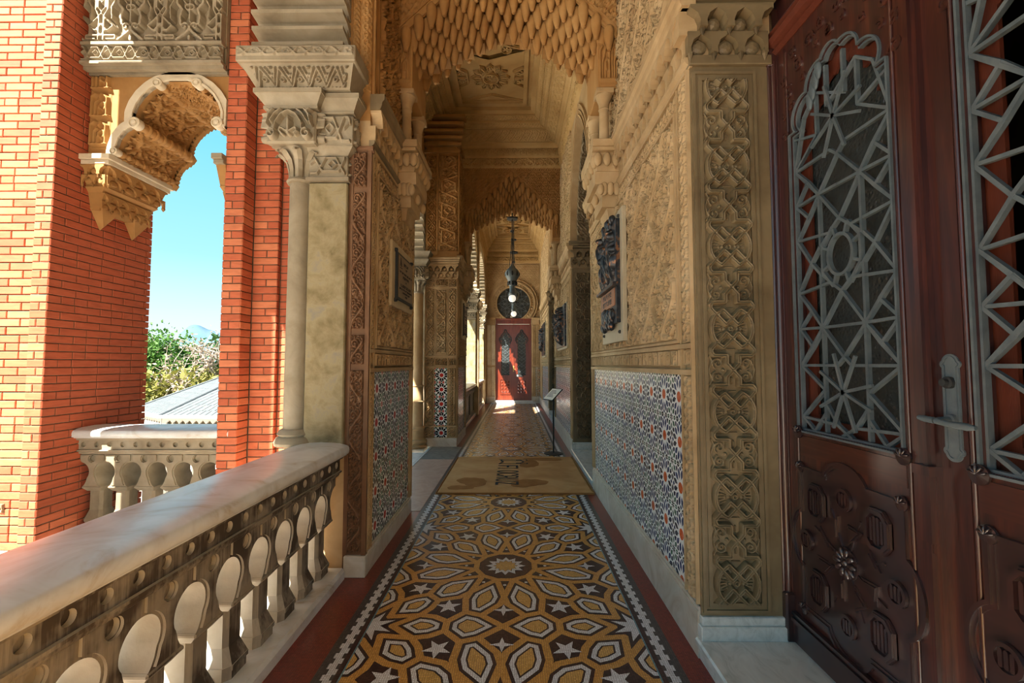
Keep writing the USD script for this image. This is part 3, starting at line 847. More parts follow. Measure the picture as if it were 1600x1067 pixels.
def clad(t, o, face, L, far, tiles_pal, key, m="stucco", res=0.006, field=None, rim=(0.05, 0.13), top=2.9, plaque=None, base="marble_base", tile_res=True, base_h=0.25):
    """The dress of one wall from skirting to cornice: tiles, bands, carved field. u runs along the wall; rim = strips at its u = 0 and u = L ends."""
    field = field or ARABF
    r0, r1 = rim
    t.part("skirting", on(cat(ext(sbox(0, 0, L, base_h - 0.03), 0.022), ext(sbox(0, base_h - 0.03, L, base_h - 0.012), 0.016), ext(sbox(0, base_h - 0.012, L, base_h), 0.008)), o, face), base)
    tiles(t, np.array(o, float) + np.array(FACE[face][0]) * (r0 + 0.012) + np.array([0, 0, base_h]), face, L - r0 - r1 - 0.024, 1.345 - base_h, tiles_pal, key)
    t.part("tile_frame", on(cat(ext(sbox(r0 - 0.012, base_h, r0 + 0.012, 1.36), 0.012), ext(sbox(L - r1 - 0.012, base_h, L - r1 + 0.012, 1.36), 0.012), ext(sbox(0.004, 1.345, L - 0.004, 1.372), 0.03), ext(sbox(0.004, 1.48, L - 0.004, 1.505), 0.028)), o, face), m)
    for a, b in ((0.0, r0), (L - r1, L)):
        if b - a > 0.06:
            for z0, z1 in ((base_h, 1.345), (1.505, top)):
                s = b - a - 0.03
                g = lambda u, v, s=s: GUIL(u * GUIL.w / s, v)
                t.part("border_strip", on(move(relief(s, z1 - z0, g, res * 0.75, 0.028), (a + 0.015, z0, 0)), o, face), m, smooth=True)
            t.part("border_block", on(move(relief(b - a - 0.03, 0.1, lambda u, v: KUFIC(u, v), res, 0.018), (a + 0.015, 1.378, 0)), o, face), m, smooth=True)
        t.part("edge_moulding", on(cat(ext(sbox(a, base_h, a + 0.011, top), 0.026), ext(sbox(b - 0.011, base_h, b, top), 0.026)), o, face), m)
    t.part("carved_band", on(move(relief(L - r0 - r1 - 0.02, 0.104, KUFIC, res * 0.75, 0.032), (r0 + 0.01, 1.374, 0)), o, face), m, smooth=True)
    t.part("carved_band", on(move(relief(L - r0 - r1 - 0.02, 0.10, GUILH, res * 0.75, 0.032), (r0 + 0.01, top - 0.125, 0)), o, face), m, smooth=True)
    t.part("carved_field", on(move(relief(L - r0 - r1 - 0.07, top - 0.15 - 1.54, field, res, 0.046), (r0 + 0.035, 1.53, 0)), o, face), m, smooth=True)
    t.part("field_moulding", on(frame(r0 + 0.005, L - r1 - 0.005, 1.506, top - 0.128, 0.028, 0.034), o, face), m)
    t.part("field_moulding", on(ext(sbox(0.005, top - 0.022, L - 0.005, top), 0.03), o, face), m)


GUILH = lambda u, v: GUIL(v * 0.9, u)

# ------------------------------------------------------------------ right wall
XW = 0.895
NICHES = ((0.30, 2.20), (5.10, 6.92), (9.86, 11.62))
wall_right = Thing("wall_right", kind="structure", label="right wall of the corridor, carved and tiled, with arched door recesses")
shape = sbox(-16.3, 0, 2.8, 6.2)
holes = []
for a, b in NICHES:
    A = affinity.translate(arch_poly(b - a, 3.22, 1.62), -(a + b) / 2, 0)
    holes.append(A)
    shape = shape.difference(A)
wall_right.part("wall_body", on(move(ext(shape, 0.42), (0, 0, -0.42)), (XW, 0, 0), "right"), "stucco")
wall_right.part("recess_back", box(1.36, 1.42, 4.9, 12.0, 0, 6.2), "wood")
SEG = ((2.20, 5.10), (6.92, 9.86), (11.62, 14.6))
for k, (a, b) in enumerate(SEG):
    o = (XW, b, 0)
    clad(wall_right, o, "right", b - a, b, PAL, "w", "stucco", res=(0.0062, 0.014, 0.024)[k], rim=(0.07, 0.15), base="marble_base")
    shells(wall_right, (XW, b, 0), "right", b - a, 2.955, 0.22, 0.075, "stucco", 0.125)
    wall_right.part("cornice_moulding", cat(mould((-1, 0, 0), (XW, a - 0.02, 2.90), (XW, b + 0.02, 2.90), 0.7), sweep([(0, 0), (0.07, 0), (0.08, 0.02), (0.085, 0.05), (0.10, 0.07), (0.10, 0.11), (0, 0.11)], (XW, a - 0.08, 3.175), (XW, b + 0.08, 3.175), (-1, 0, 0))), "stucco")
    # carved upper wall
    rs = (0.010, 0.016, 0.03)[k]
    for u0, u1, fn in ((0.02, 0.16, GUIL), (0.2, b - a - 0.2, ARABF), (b - a - 0.16, b - a - 0.02, GUIL)):
        g = fn if fn is ARABF else (lambda u, v: GUIL(u * 0.6, v * 0.7))
        wall_right.part("upper_field" if fn is ARABF else "upper_strip", on(move(relief(u1 - u0, 1.72, g, rs, 0.05), (u0, 3.36, 0)), o, "right"), "stucco", smooth=True)
    wall_right.part("upper_moulding", on(cat(ext(sbox(0.165, 3.3, 0.195, 5.1), 0.02), ext(sbox(b - a - 0.195, 3.3, b - a - 0.165, 5.1), 0.02), ext(sbox(0, 5.09, b - a, 5.13), 0.024)), o, "right"), "stucco")
# beyond the last recess and behind the camera the wall is plain with a skirting
wall_right.part("skirting", box(XW - 0.022, XW, 14.6, 16.1, 0, 0.25), "marble_base")
# archivolts and carved soffits of the recesses
for k, (a, b) in enumerate(NICHES):
    c = (a + b) / 2
    A = arch_poly(b - a, 3.22, 1.62)
    rings = []
    for r0, r1, h in ((0.0, 0.022, 0.03), (0.022, 0.062, 0.012), (0.062, 0.078, 0.026), (0.078, 0.135, 0.01), (0.135, 0.155, 0.03)):
        rings.append(ext(A.buffer(r1, join_style=2).difference(A.buffer(r0, join_style=2)).intersection(sbox(-2, 3.29, 2, 9)), h))
    wall_right.part("archivolt", on(cat(*rings), (XW, c, 0), "right"), "stucco")
    pts = np.array(A.exterior.coords)[2:16]
    seg = np.vstack([[(b - a) / 2, 3.3]] + [pts[pts[:, 1] > 3.3]])
    al = np.concatenate([[0], np.cumsum(np.hypot(*np.diff(seg, axis=0).T))])
    rs = 0.02 if k == 0 else 0.010
    nv, nu = int(al[-1] / rs), int(0.24 / rs)
    s, w = np.linspace(0, al[-1], nv + 1), np.linspace(0, 0.24, nu + 1)
    cx, cz = np.interp(s, al, seg[:, 0]), np.interp(s, al, seg[:, 1])
    tx, tz = np.gradient(cx), np.gradient(cz)
    ln = np.hypot(tx, tz); nx, nz = tz / ln, -tx / ln
    W, S = np.meshgrid(w, s)
    H = knot(W, S) * 0.02
    H[:, [0, -1]] = 0
    for sg in ((1, -1) if k == 0 else (1,)):
        P = np.stack([XW + 0.07 + W, c + sg * (cx[:, None] - H * nx[:, None]), cz[:, None] - H * nz[:, None]], -1).reshape(-1, 3)
        ii = (np.arange(nv)[:, None] * (nu + 1) + np.arange(nu)[None]).ravel()
        q = np.column_stack([ii, ii + 1, ii + nu + 2, ii + nu + 1])
        wall_right.part("soffit_carving", (P, q if sg < 0 else q[:, ::-1]) if False else vf((P, q[:, ::-1] if sg > 0 else q)), "stucco_brown", smooth=True)
    # the far jamb: a carved pilaster that faces the camera
    o = (0.0, b, 0)
    x0, x1 = 0.94, 1.17
    rs = 0.003 if k == 0 else 0.0062
    sc = 0.24 / (x1 - x0)
    wall_right.part("jamb_facing", box(XW - 0.008, 1.275, b - 0.012, b + 0.02, 0.2, 2.94), "stucco_brown")
    oo = (0.0, b - 0.012, 0)
    wall_right.part("jamb_carving", on(move(relief(x1 - x0, 2.56, lambda u, v: knot(u * sc, v), rs, 0.042, v0=0.2025 - (2.384 - 0.268)), (x0, 0.268, -0.010)), oo, "front"), "stucco_brown", smooth=True)
    fr = sbox(x0 - 0.046, 0.222, x1 + 0.04, 2.874)
    inn = sbox(x0, 0.268, x1, 2.828)
    wall_right.part("jamb_frame", on(cat(ext(fr.difference(fr.buffer(-0.014, join_style=2)), 0.014), ext(fr.buffer(-0.012, join_style=2).difference(inn.buffer(0.016, join_style=2)), 0.006), ext(inn.buffer(0.018, join_style=2).difference(inn), 0.012)), oo, "front"), "stucco_brown")
    wall_right.part("jamb_plinth", cat(cbox(XW - 0.02, 1.285, b - 0.04, b + 0.02, 0.1, 0.165, 0.004), cbox(XW - 0.012, 1.28, b - 0.03, b + 0.02, 0.165, 0.205, 0.005)), "marble_sill")
    wall_right.part("jamb_capital", cat(cbox(XW - 0.02, 1.29, b - 0.035, b + 0.02, 2.905, 2.955, 0.004)), "stucco_brown")
    shells(wall_right, (XW - 0.03, b - 0.012, 0), "front", 0.40, 2.955, 0.22, 0.075, "stucco_brown", 0.133, "jamb_shell")
    wall_right.part("jamb_capital", cat(*[box(XW - 0.06, 1.29 + 0.01 * q, b - 0.06 - 0.018 * q, b + 0.02, 3.175 + 0.035 * q, 3.205 + 0.035 * q) for q in range(4)]), "stucco_brown")
    wall_right.part("jamb_capital", box(XW - 0.07, XW + 0.02, b - 0.04, b + 0.05, 3.05, 3.20), "stucco")
    # threshold
    sill = Thing("trim_%d" % (k + 1), kind="structure", label="grey-white marble threshold slab of a door recess")
    sill.part("slab", cat(cbox(XW - 0.035, 1.42, a - 0.02, b + 0.01, 0.065, 0.1, 0.008), box(XW - 0.015, 1.42, a, b, 0, 0.066)), "marble_sill")

# ------------------------------------------------------------------ left side: piers
def pier(y0, y1, label, near, pal_front):
    t = Thing("pier", label, "pier", (-1.28, (y0 + y1) / 2, 0))
    xf, L = -1.012, y1 - y0
    t.part("core", box(-1.56, xf, y0, y1, 0, 3.1), "stucco")
    t.part("upper_core", box(-1.56, xf, y0, y1, 3.1, 5.6), "stucco_deep")
    clad(t, (xf, y0, 0), "left", L, y1, PAL2 if not near else PAL2, "p", "stucco", res=0.0065 if near else 0.016, rim=(0.10, 0.05), base="marble_base", base_h=0.15)
    shells(t, (xf, y0, 0), "left", L, 2.955, 0.22, 0.075, "stucco", 0.12)
    t.part("cornice_moulding", cat(mould((1, 0, 0), (xf, y0 - 0.02, 2.90), (xf, y1 + 0.02, 2.90), 0.7), sweep([(0, 0), (0.07, 0), (0.08, 0.02), (0.085, 0.05), (0.10, 0.07), (0.10, 0.11), (0, 0.11)], (xf, y0 - 0.012, 3.175), (xf, y1 + 0.08, 3.175), (1, 0, 0))), "stucco_brown" if near else "stucco")  # near cornice given the brown tone to look shaded
    t.part("upper_field", on(move(relief(L - 0.3, 1.7, ARABF, 0.012, 0.05), (0.15, 3.36, 0)), (xf, y0, 0), "left"), "stucco_deep", smooth=True)
    t.part("upper_moulding", on(cat(ext(sbox(0.02, 3.3, 0.05, 5.2), 0.02), ext(sbox(0.11, 3.3, 0.14, 5.2), 0.02), ext(sbox(L - 0.14, 3.3, L - 0.11, 5.2), 0.02), ext(sbox(0, 5.1, L, 5.16), 0.03), ext(sbox(0, 5.3, L, 5.36), 0.05)), (xf, y0, 0), "left"), "stucco_deep")
    return t


p1 = pier(3.02, 4.30, "carved and tiled pier beside the near balustrade, holding a framed text plaque", True, None)
# near face of the first pier: a narrow dark red carved strip
p1.part("strip_ground", box(-1.146, -0.992, 3.006, 3.03, 0.0, 2.9), "terracotta")
p1.part("corner_moulding", cat(box(-1.02, -0.99, 2.995, 3.03, 0.14, 2.9), box(-1.13, -1.115, 3.0, 3.03, 0.14, 2.9)), "terracotta")
for z0, z1 in ((0.16, 1.36), (1.40, 1.60), (1.64, 2.58), (2.62, 2.86)):
    p1.part("carved_strip", on(move(relief(0.09, z1 - z0, lambda u, v: ARAB2(u * 1.44, v), 0.004, 0.026), (-1.112, z0, 0)), (0, 3.006, 0), "front"), "terracotta", smooth=True)
p1.part("skirting", cbox(-1.13, -0.985, 2.98, 3.05, 0, 0.14, 0.006), "marble_base")
p1.part("cornice_moulding", mould((0, -1, 0), (-1.13, 3.02, 2.86), (-0.98, 3.02, 2.86), 0.6), "terracotta")
for u0, w, g in ((-1.14, 0.05, ZIG), (-1.08, 0.07, GUIL)):
    p1.part("upper_strip", on(move(relief(w, 1.9, lambda u, v, g=g, w=w: g(u * g.w / w, v), 0.006, 0.024), (u0, 3.3, 0)), (0, 3.02, 0), "front"), "stucco_deep", smooth=True)

p2 = pier(7.63, 8.95, "carved pier with a strip of star tiles on its narrow near face, past the doormat", False, None)
# near face of the second pier
o2 = (0, 7.63, 0)
p2.part("skirting", cbox(-1.56, -0.99, 7.605, 7.66, 0, 0.15, 0.005), "marble_base")
tiles(p2, (-1.383, 7.63, 0.155), "front", 0.222, 1.18, PAL3, "q")
for u0, u1, z0, z1, f_, nm in ((-1.53, -1.40, 0.36, 1.33, DIAP, "carved_strip"), (-1.145, -1.02, 0.36, 1.33, GUIL, "carved_strip"), (-1.53, -1.40, 0.17, 0.33, ZIG, "border_block"), (-1.145, -1.02, 0.17, 0.33, ZIG, "border_block"),
                               (-1.53, -1.40, 1.37, 1.51, ZIG, "border_block"), (-1.375, -1.17, 1.37, 1.51, KUFIC, "carved_band"), (-1.145, -1.02, 1.37, 1.51, KUFIC, "border_block"),
                               (-1.53, -1.40, 1.55, 2.70, DIAP, "carved_strip"), (-1.355, -1.19, 1.6, 2.68, ARAB2, "carved_field"), (-1.145, -1.02, 1.55, 2.70, DIAP, "carved_strip"), (-1.53, -1.40, 2.74, 2.86, ZIG, "border_block"), (-1.375, -1.17, 2.74, 2.86, KUFIC, "carved_band"), (-1.145, -1.02, 2.74, 2.86, ZIG, "border_block"),
                               (-1.34, -0.995, 3.36, 5.05, lambda u, v: np.maximum(HEXA(v * 0.45, u * 0.34), ARAB2(u, v) * 0.7), "upper_field"), (-1.53, -1.38, 3.36, 5.05, DIAP, "upper_strip")):
    p2.part(nm, on(move(relief(u1 - u0, z1 - z0, f_, 0.008, 0.036), (u0, z0, 0)), o2, "front"), "stucco" if z0 < 3 else "stucco_deep", smooth=True)
p2.part("edge_moulding", on(cat(*[ext(sbox(u - 0.007, 0.15, u + 0.007, 2.88), 0.014) for u in (-1.55, -1.392, -1.156, -1.012)], *[ext(sbox(-1.56, z - 0.012, -1.0, z + 0.012), 0.016) for z in (0.345, 1.35, 1.53, 2.72, 2.88)], frame(-1.375, -1.17, 1.56, 2.71, 0.02, 0.016)), o2, "front"), "stucco")
shells(p2, (-1.58, 7.63, 0), "front", 0.60, 2.9, 0.20, 0.07, "stucco", 0.12)
p2.part("cornice_moulding", cat(*[box(-1.6, -0.98 + 0.012 * q, 7.55 - 0.016 * q, 7.64, 3.09 + 0.035 * q, 3.12 + 0.035 * q) for q in range(4)]), "stucco")
p2.part("upper_moulding", on(cat(ext(sbox(-1.365, 3.3, -1.345, 5.15), 0.022), ext(sbox(-0.995, 3.3, -0.975, 5.15), 0.022), *[ext(sbox(-1.6, 5.1 + 0.11 * q, -0.96 + 0.02 * q, 5.15 + 0.11 * q), 0.04 + 0.03 * q) for q in range(6)]), o2, "front"), "stucco_deep")
p3 = Thing("pier", "narrow stone pier between the two far arched openings on the left", "pier", (-1.28, 12.45, 0))
p3.part("core", box(-1.5, -1.02, 12.32, 12.62, 0, 5.6), "stucco")
p3.part("cornice_moulding", cat(box(-1.52, -0.96, 12.28, 12.66, 2.95, 3.03), box(-1.52, -0.93, 12.25, 12.69, 3.03, 3.15)), "stucco")

# ------------------------------------------------------------------ engaged columns with capitals
CAPB = [(0.072, 0.0), (0.09, 0.012), (0.09, 0.03), (0.074, 0.045), (0.074, 0.10), (0.085, 0.16), (0.125, 0.22)]


def capital(t, x, y, z, w=0.33, carve="pale_stone"):
    """Leafy capital of the column: necking, bell with leaves, carved square block, two-step abacus."""
    t.part("necking", lathe([(0.0, 0), (0.088, 0.0), (0.096, 0.014), (0.088, 0.03), (0.0, 0.03)], 24, (x, y, z)), carve, smooth=40)
    t.part("bell", lathe([(0.066, 0.03), (0.066, 0.12), (0.085, 0.18), (0.13, 0.225), (0.0, 0.225)], 24, (x, y, z)), carve, smooth=40)
    for k in range(8):
        a = 2 * PI * k / 8 + 0.2
        d = np.array([math.cos(a), math.sin(a)])
        n_ = np.array([-d[1], d[0]])
        v = []
        for s, r, zz, ww in ((0, 0.07, 0.035, 0.020), (1, 0.074, 0.09, 0.024), (2, 0.09, 0.15, 0.026), (3, 0.13, 0.195, 0.03), (4, 0.155, 0.20, 0.022), (5, 0.165, 0.185, 0.008)):
            for sg in (-1, 1):
                v.append([x + d[0] * r + sg * n_[0] * ww, y + d[1] * r + sg * n_[1] * ww, z + zz])
            v.append([x + d[0] * (r + 0.014), y + d[1] * (r + 0.014), z + zz])
        v = np.array(v)
        f = []
        for s in range(5):
            o_ = s * 3
            f += [[o_, o_ + 2, o_ + 5], [o_, o_ + 5, o_ + 3], [o_ + 2, o_ + 1, o_ + 4], [o_ + 2, o_ + 4, o_ + 5], [o_ + 1, o_, o_ + 3], [o_ + 1, o_ + 3, o_ + 4]]
        t.part("leaf", (v, np.array(f)), carve)
    h = w / 2
    b0, b1 = z + 0.225, z + 0.45
    t.part("block", cbox(x - h, x + h, y - h, y + h, b0, b1, 0.012), carve)
    face = [("front", (x, y - h, 0)), ("right", (x - h, y, 0)), ("left", (x + h, y, 0))]
    for fc, o in face:
        # a three-lobed lily in an arch, volutes at the lower corners
        c = []
        for sg in (-1, 1):
            c += [(np.array([(sg * 0.012, 0.06), (sg * 0.05, 0.085), (sg * 0.058, 0.06), (sg * 0.04, 0.045)]), 0.010), (sp(sg * 0.118, 0.045, 0.034, PI / 2, sg * 1.3), 0.010), (np.array([(0, 0.20), (sg * 0.05, 0.175), (sg * 0.085, 0.12), (sg * 0.09, 0.075)]), 0.009),
                  (np.array([(sg * 0.05, 0.21), (sg * 0.09, 0.18), (sg * 0.12, 0.13)]), 0.009), (np.array([(sg * 0.10, 0.21), (sg * 0.135, 0.17)]), 0.010), (np.array([(sg * 0.14, 0.21), (sg * 0.12, 0.2), (sg * 0.145, 0.11)]), 0.009)]
        c += [(np.array([(0, 0.05), (0, 0.13)]), 0.017), (np.array([(0, 0.13), (0, 0.16)]), 0.011)]
        cc = [(np.asarray(q[0]) + [h, 0], q[1]) for q in c]
        T = Tile(w, 0.225, 0.004, cc, edge=0.5)
        t.part("carving", on(move(relief(w - 0.02, 0.21, T, 0.0045, 0.05, u0=0.01, v0=0.005), (-h + 0.01, b0 + 0.008, -0.004)), o, fc), carve, smooth=True)
    t.part("abacus", cat(box(x - h - 0.015, x + h + 0.015, y - h - 0.015, y + h + 0.015, b1, b1 + 0.02), frust((x, y), h + 0.005, h + 0.055, b1 + 0.02, b1 + 0.085), box(x - h - 0.06, x + h + 0.06, y - h - 0.06, y + h + 0.06, b1 + 0.085, b1 + 0.115)), carve)
    return b1 + 0.115


def frust(c, h0, h1, z0, z1, hx=None):
    v = []
    for h, z in ((h0, z0), (h1, z1)):
        v += [(c[0] + sx * h, c[1] + sy * h, z) for sx, sy in ((-1, -1), (1, -1), (1, 1), (-1, 1))]
    return vf((np.array(v), BOXF))


def support(label, x0, x1, y, col_x, side, z0=0.86):
    """A flat pilaster with an engaged round column beside it, under one carved impost. side = -1: they face the camera."""
    t = Thing("column", label, "column", ((x0 + x1) / 2, y, z0))
    yb = y + 0.35
    t.part("pilaster", cbox(x0, x1, y, yb, z0, 2.64, 0.008), "plaster_yellow", smooth=False)
    t.part("shaft", lathe([(0.0, z0 + 0.1), (0.079, z0 + 0.1), (0.077, 1.6), (0.073, 2.64), (0.0, 2.64)], 28, (col_x, y + 0.06, 0)), "pale_stone", smooth=40)
    t.part("base", lathe([(0.0, z0), (0.13, z0), (0.135, z0 + 0.02), (0.12, z0 + 0.05), (0.10, z0 + 0.06), (0.115, z0 + 0.075), (0.10, z0 + 0.1), (0.079, z0 + 0.11)], 28, (col_x, y + 0.06, 0)), "pale_stone", smooth=40)
    zt = capital(t, col_x, y + 0.06, 2.64)
    # pilaster capital: band, flare, panel
    w = x1 - x0
    cx = (x0 + x1) / 2
    t.part("pilaster_necking", box(x0 - 0.015, x1 + 0.012, y - 0.016, yb, 2.645, 2.672), "pale_stone")
    for z, hh, gx, fn in ((2.675, 0.15, 0.0, HEXA), (2.87, 0.21, 0.05, HEXA)):
        t.part("pilaster_block", cbox(x0, x1 + gx, y - gx, yb, z, z + hh, 0.005), "pale_stone")
        t.part("carving", on(move(relief(w + gx - 0.02, hh - 0.02, lambda u, v, hh=hh: HEXA(u * 0.8, v * 0.12 / hh), 0.004, 0.026), (x0 + 0.01, z + 0.01, -0.006)), (0, y - gx, 0), "front"), "pale_stone", smooth=True)
        t.part("carving", on(move(relief(0.3, hh - 0.02, lambda u, v, hh=hh: HEXA(u * 0.8, v * 0.12 / hh), 0.006, 0.024), (0.01, z + 0.01, -0.006)), (x1 + gx, y - gx, 0), "left"), "pale_stone", smooth=True)
    t.part("pilaster_flare", vf((np.array([(x0, y, 2.825), (x1, y, 2.825), (x1, yb, 2.825), (x0, yb, 2.825), (x0, y - 0.05, 2.87), (x1 + 0.05, y - 0.05, 2.87), (x1 + 0.05, yb, 2.87), (x0, yb, 2.87)]), BOXF)), "pale_stone")
    t.part("pilaster_abacus", cat(box(x0, x1 + 0.06, y - 0.065, yb, 3.085, 3.1), vf((np.array([(x0, y - 0.055, 3.1), (x1 + 0.055, y - 0.055, 3.1), (x1 + 0.055, yb, 3.1), (x0, yb, 3.1), (x0, y - 0.1, 3.175), (x1 + 0.1, y - 0.1, 3.175), (x1 + 0.1, yb, 3.175), (x0, yb, 3.175)]), BOXF)), box(x0, x1 + 0.105, y - 0.105, yb, 3.175, 3.205)), "pale_stone")
    # common impost: sloping lattice frieze under a carved ledge
    xa, xb = col_x - 0.22, x1 + 0.05
    q = np.array([(xa, y - 0.12, 3.215), (xb, y - 0.12, 3.215), (xb, yb, 3.215), (xa, yb, 3.215), (xa - 0.07, y - 0.2, 3.345), (xb + 0.05, y - 0.2, 3.345), (xb + 0.05, yb, 3.345), (xa - 0.07, yb, 3.345)])
    t.part("impost", vf((q, BOXF)), "pale_stone")
    t.part("impost_frieze", relief_quad(q[0] + [0.03, -0.004, 0.012], q[1] + [-0.02, -0.004, 0.012], q[4] + [0.06, 0.008, -0.012], q[5] + [-0.03, 0.008, -0.012], lambda u, v: tz2(u, v), 0.005, 0.026), "pale_stone", smooth=True)
    t.part("impost_ledge", cbox(xa - 0.09, xb + 0.07, y - 0.225, yb, 3.345, 3.45, 0.006), "pale_stone")
    t.part("ledge_carving", on(move(relief(xb - xa + 0.14, 0.062, lambda u, v: HEXA(u, v * 2), 0.005, 0.014), (xa - 0.08, 3.375, 0)), (0, y - 0.225, 0), "front"), "pale_stone", smooth=True)
    return t


TZ = Tile(0.11, 0.12, 0.004, [(np.array([(0, 0), (0.055, 0.12), (0.11, 0)]), 0.008), (np.array([(0.0, 0.04), (0.03, 0.12)]), 0.007), (np.array([(0.11, 0.04), (0.08, 0.12)]), 0.007), (arc(0.055, 0.05, 0.012, 0, 360), 0.006), (np.array([(0.0, 0.075), (0.0, 0.08)]), 0.01)], edge=0.4)
tz2 = lambda u, v: TZ(u, v)
c1 = support("round stone column and flat mottled pilaster carrying the near ribbed arch, at the balustrade's end", -1.41, -1.145, 2.97, -1.488, -1)
c2 = support("sunlit column and pilaster at the far end of the third left opening", -1.40, -1.09, 12.25, -1.48, -1)
c3 = support("last sunlit column and pilaster on the left, just before the red end door", -1.36, -1.09, 15.45, -1.44, -1)

# free column in front of the second pier, on a stepped round base
fc = Thing("column", "brown round column with ringed base beside the second pier, seen past the first pier's edge", "column", (-1.66, 7.55, 0.0))
fc.part("shaft", lathe([(0, 0.5), (0.09, 0.5), (0.088, 0.9), (0.085, 2.6), (0, 2.6)], 24, (-1.66, 7.56, 0)), "stucco", smooth=40)
fc.part("base", lathe([(0, 0.0), (0.17, 0), (0.175, 0.03), (0.15, 0.06), (0.17, 0.09), (0.165, 0.13), (0.135, 0.15), (0.125, 0.2), (0.125, 0.3), (0.14, 0.32), (0.125, 0.34), (0.11, 0.36), (0.105, 0.75), (0.12, 0.77), (0.105, 0.79), (0.10, 1.02), (0.115, 1.035), (0.10, 1.05), (0, 1.05)], 24, (-1.66, 7.56, 0)), "stucco", smooth=35)
fc.part("plinth", cbox(-1.86, -1.5, 7.34, 7.7, -0.04, 0.0, 0.004), "marble_base")
capital(fc, -1.66, 7.56, 2.6, 0.3)
fc.part("impost", frust((-1.66, 7.6), 0.17, 0.24, 3.165, 3.3), "pale_stone")

# ------------------------------------------------------------------ ribbed horseshoe arches of the left openings
def ribarch(label, x0, x1, yc, half, zs, rise, n, m, top, ylo, yhi, inner_mat="stucco_deep", vis=None):
    """A wall with a horseshoe opening whose ring is built of wedge stones, each with a projecting lip."""
    t = Thing("ribbed_arch", label, "arch", (x0, yc, zs))
    R = half + 0.05
    r = (half * half + rise * rise) / (2 * half)
    a = np.linspace(0, math.atan2(rise, r - half), 40)
    right = np.column_stack([half - r + r * np.cos(a) + 0.05 * np.sin(np.linspace(0, PI, 40)) , zs + r * np.sin(a)])
    curve = np.vstack([right, (right * [-1, 1])[::-1][1:]])
    al = np.concatenate([[0], np.cumsum(np.hypot(*np.diff(curve, axis=0).T))])
    s = np.linspace(0, al[-1], n + 1)
    C = np.column_stack([np.interp(s, al, curve[:, 0]), np.interp(s, al, curve[:, 1])])
    ctr = np.array([0, zs + rise * 0.25])
    D = C - ctr; D /= np.linalg.norm(D, axis=1, keepdims=True)
    lo, hi = C[:, :], C + D * 0.42
    for k in range(n):
        if vis and not vis(yc + C[k, 0], C[k, 1]):
            continue
        tt = 0.05 if C[k, 0] > 0 else 0.0
        a_, b_ = (k, k + 1) if C[k, 0] + C[k + 1, 0] >= 0 else (k + 1, k)
        P0, P1 = lo[a_], lo[b_]
        d0, d1 = D[a_], D[b_]
        prof = [P0 + d0 * 0.15, P0 + d0 * 0.12 + (P1 - P0) * 0.20, P1 + d1 * 0.03 - (P1 - P0) * 0.34, P1 - d1 * 0.05 - (P1 - P0) * 0.24, P1 - d1 * 0.05 - (P1 - P0) * 0.03, P1 + d1 * 0.14, hi[b_], hi[a_]]
        g = Polygon(prof)
        if not g.is_valid:
            g = g.buffer(0)
        # local (u, v) = (y, z); extruded along x
        mm = ext(g, x1 - x0)
        v, f = mm
        t.part("voussoir", (np.column_stack([np.full(len(v), x0) + v[:, 2], yc + v[:, 0], v[:, 1]]), f), m)
    op = Polygon([(half, zs - 0.02)] + [tuple(p) for p in C] + [(-half, zs - 0.02)]).buffer(0.15)
    w = sbox(ylo - yc, zs, yhi - yc, top).difference(op)
    e = ext(w, x1 - x0 - 0.02)
    if e is not None:
        v, f = e
        t.part("arch_wall", (np.column_stack([x0 + 0.01 + v[:, 2], yc + v[:, 0], v[:, 1]]), f), inner_mat)
    return t


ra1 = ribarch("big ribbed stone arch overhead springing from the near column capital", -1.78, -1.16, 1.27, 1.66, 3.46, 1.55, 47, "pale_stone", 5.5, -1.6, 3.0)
ra2 = ribarch("ribbed arch over the passage between the first and second pier", -2.0, -1.58, 5.96, 1.62, 3.3, 1.5, 40, "stone_painted_lit", 5.5, 4.3, 7.6)
ra3 = ribarch("ribbed arch of the third left opening, beyond the second pier", -1.62, -1.06, 10.62, 1.62, 3.45, 1.4, 40, "stone_painted_lit", 5.5, 8.96, 12.31)
ra4 = ribarch("narrow ribbed arch of the last left opening before the end wall", -1.62, -1.06, 14.05, 1.40, 3.45, 1.4, 36, "stone_painted_lit", 5.5, 12.63, 15.8)

# ------------------------------------------------------------------ balustrades
PITCH_B = 0.2156


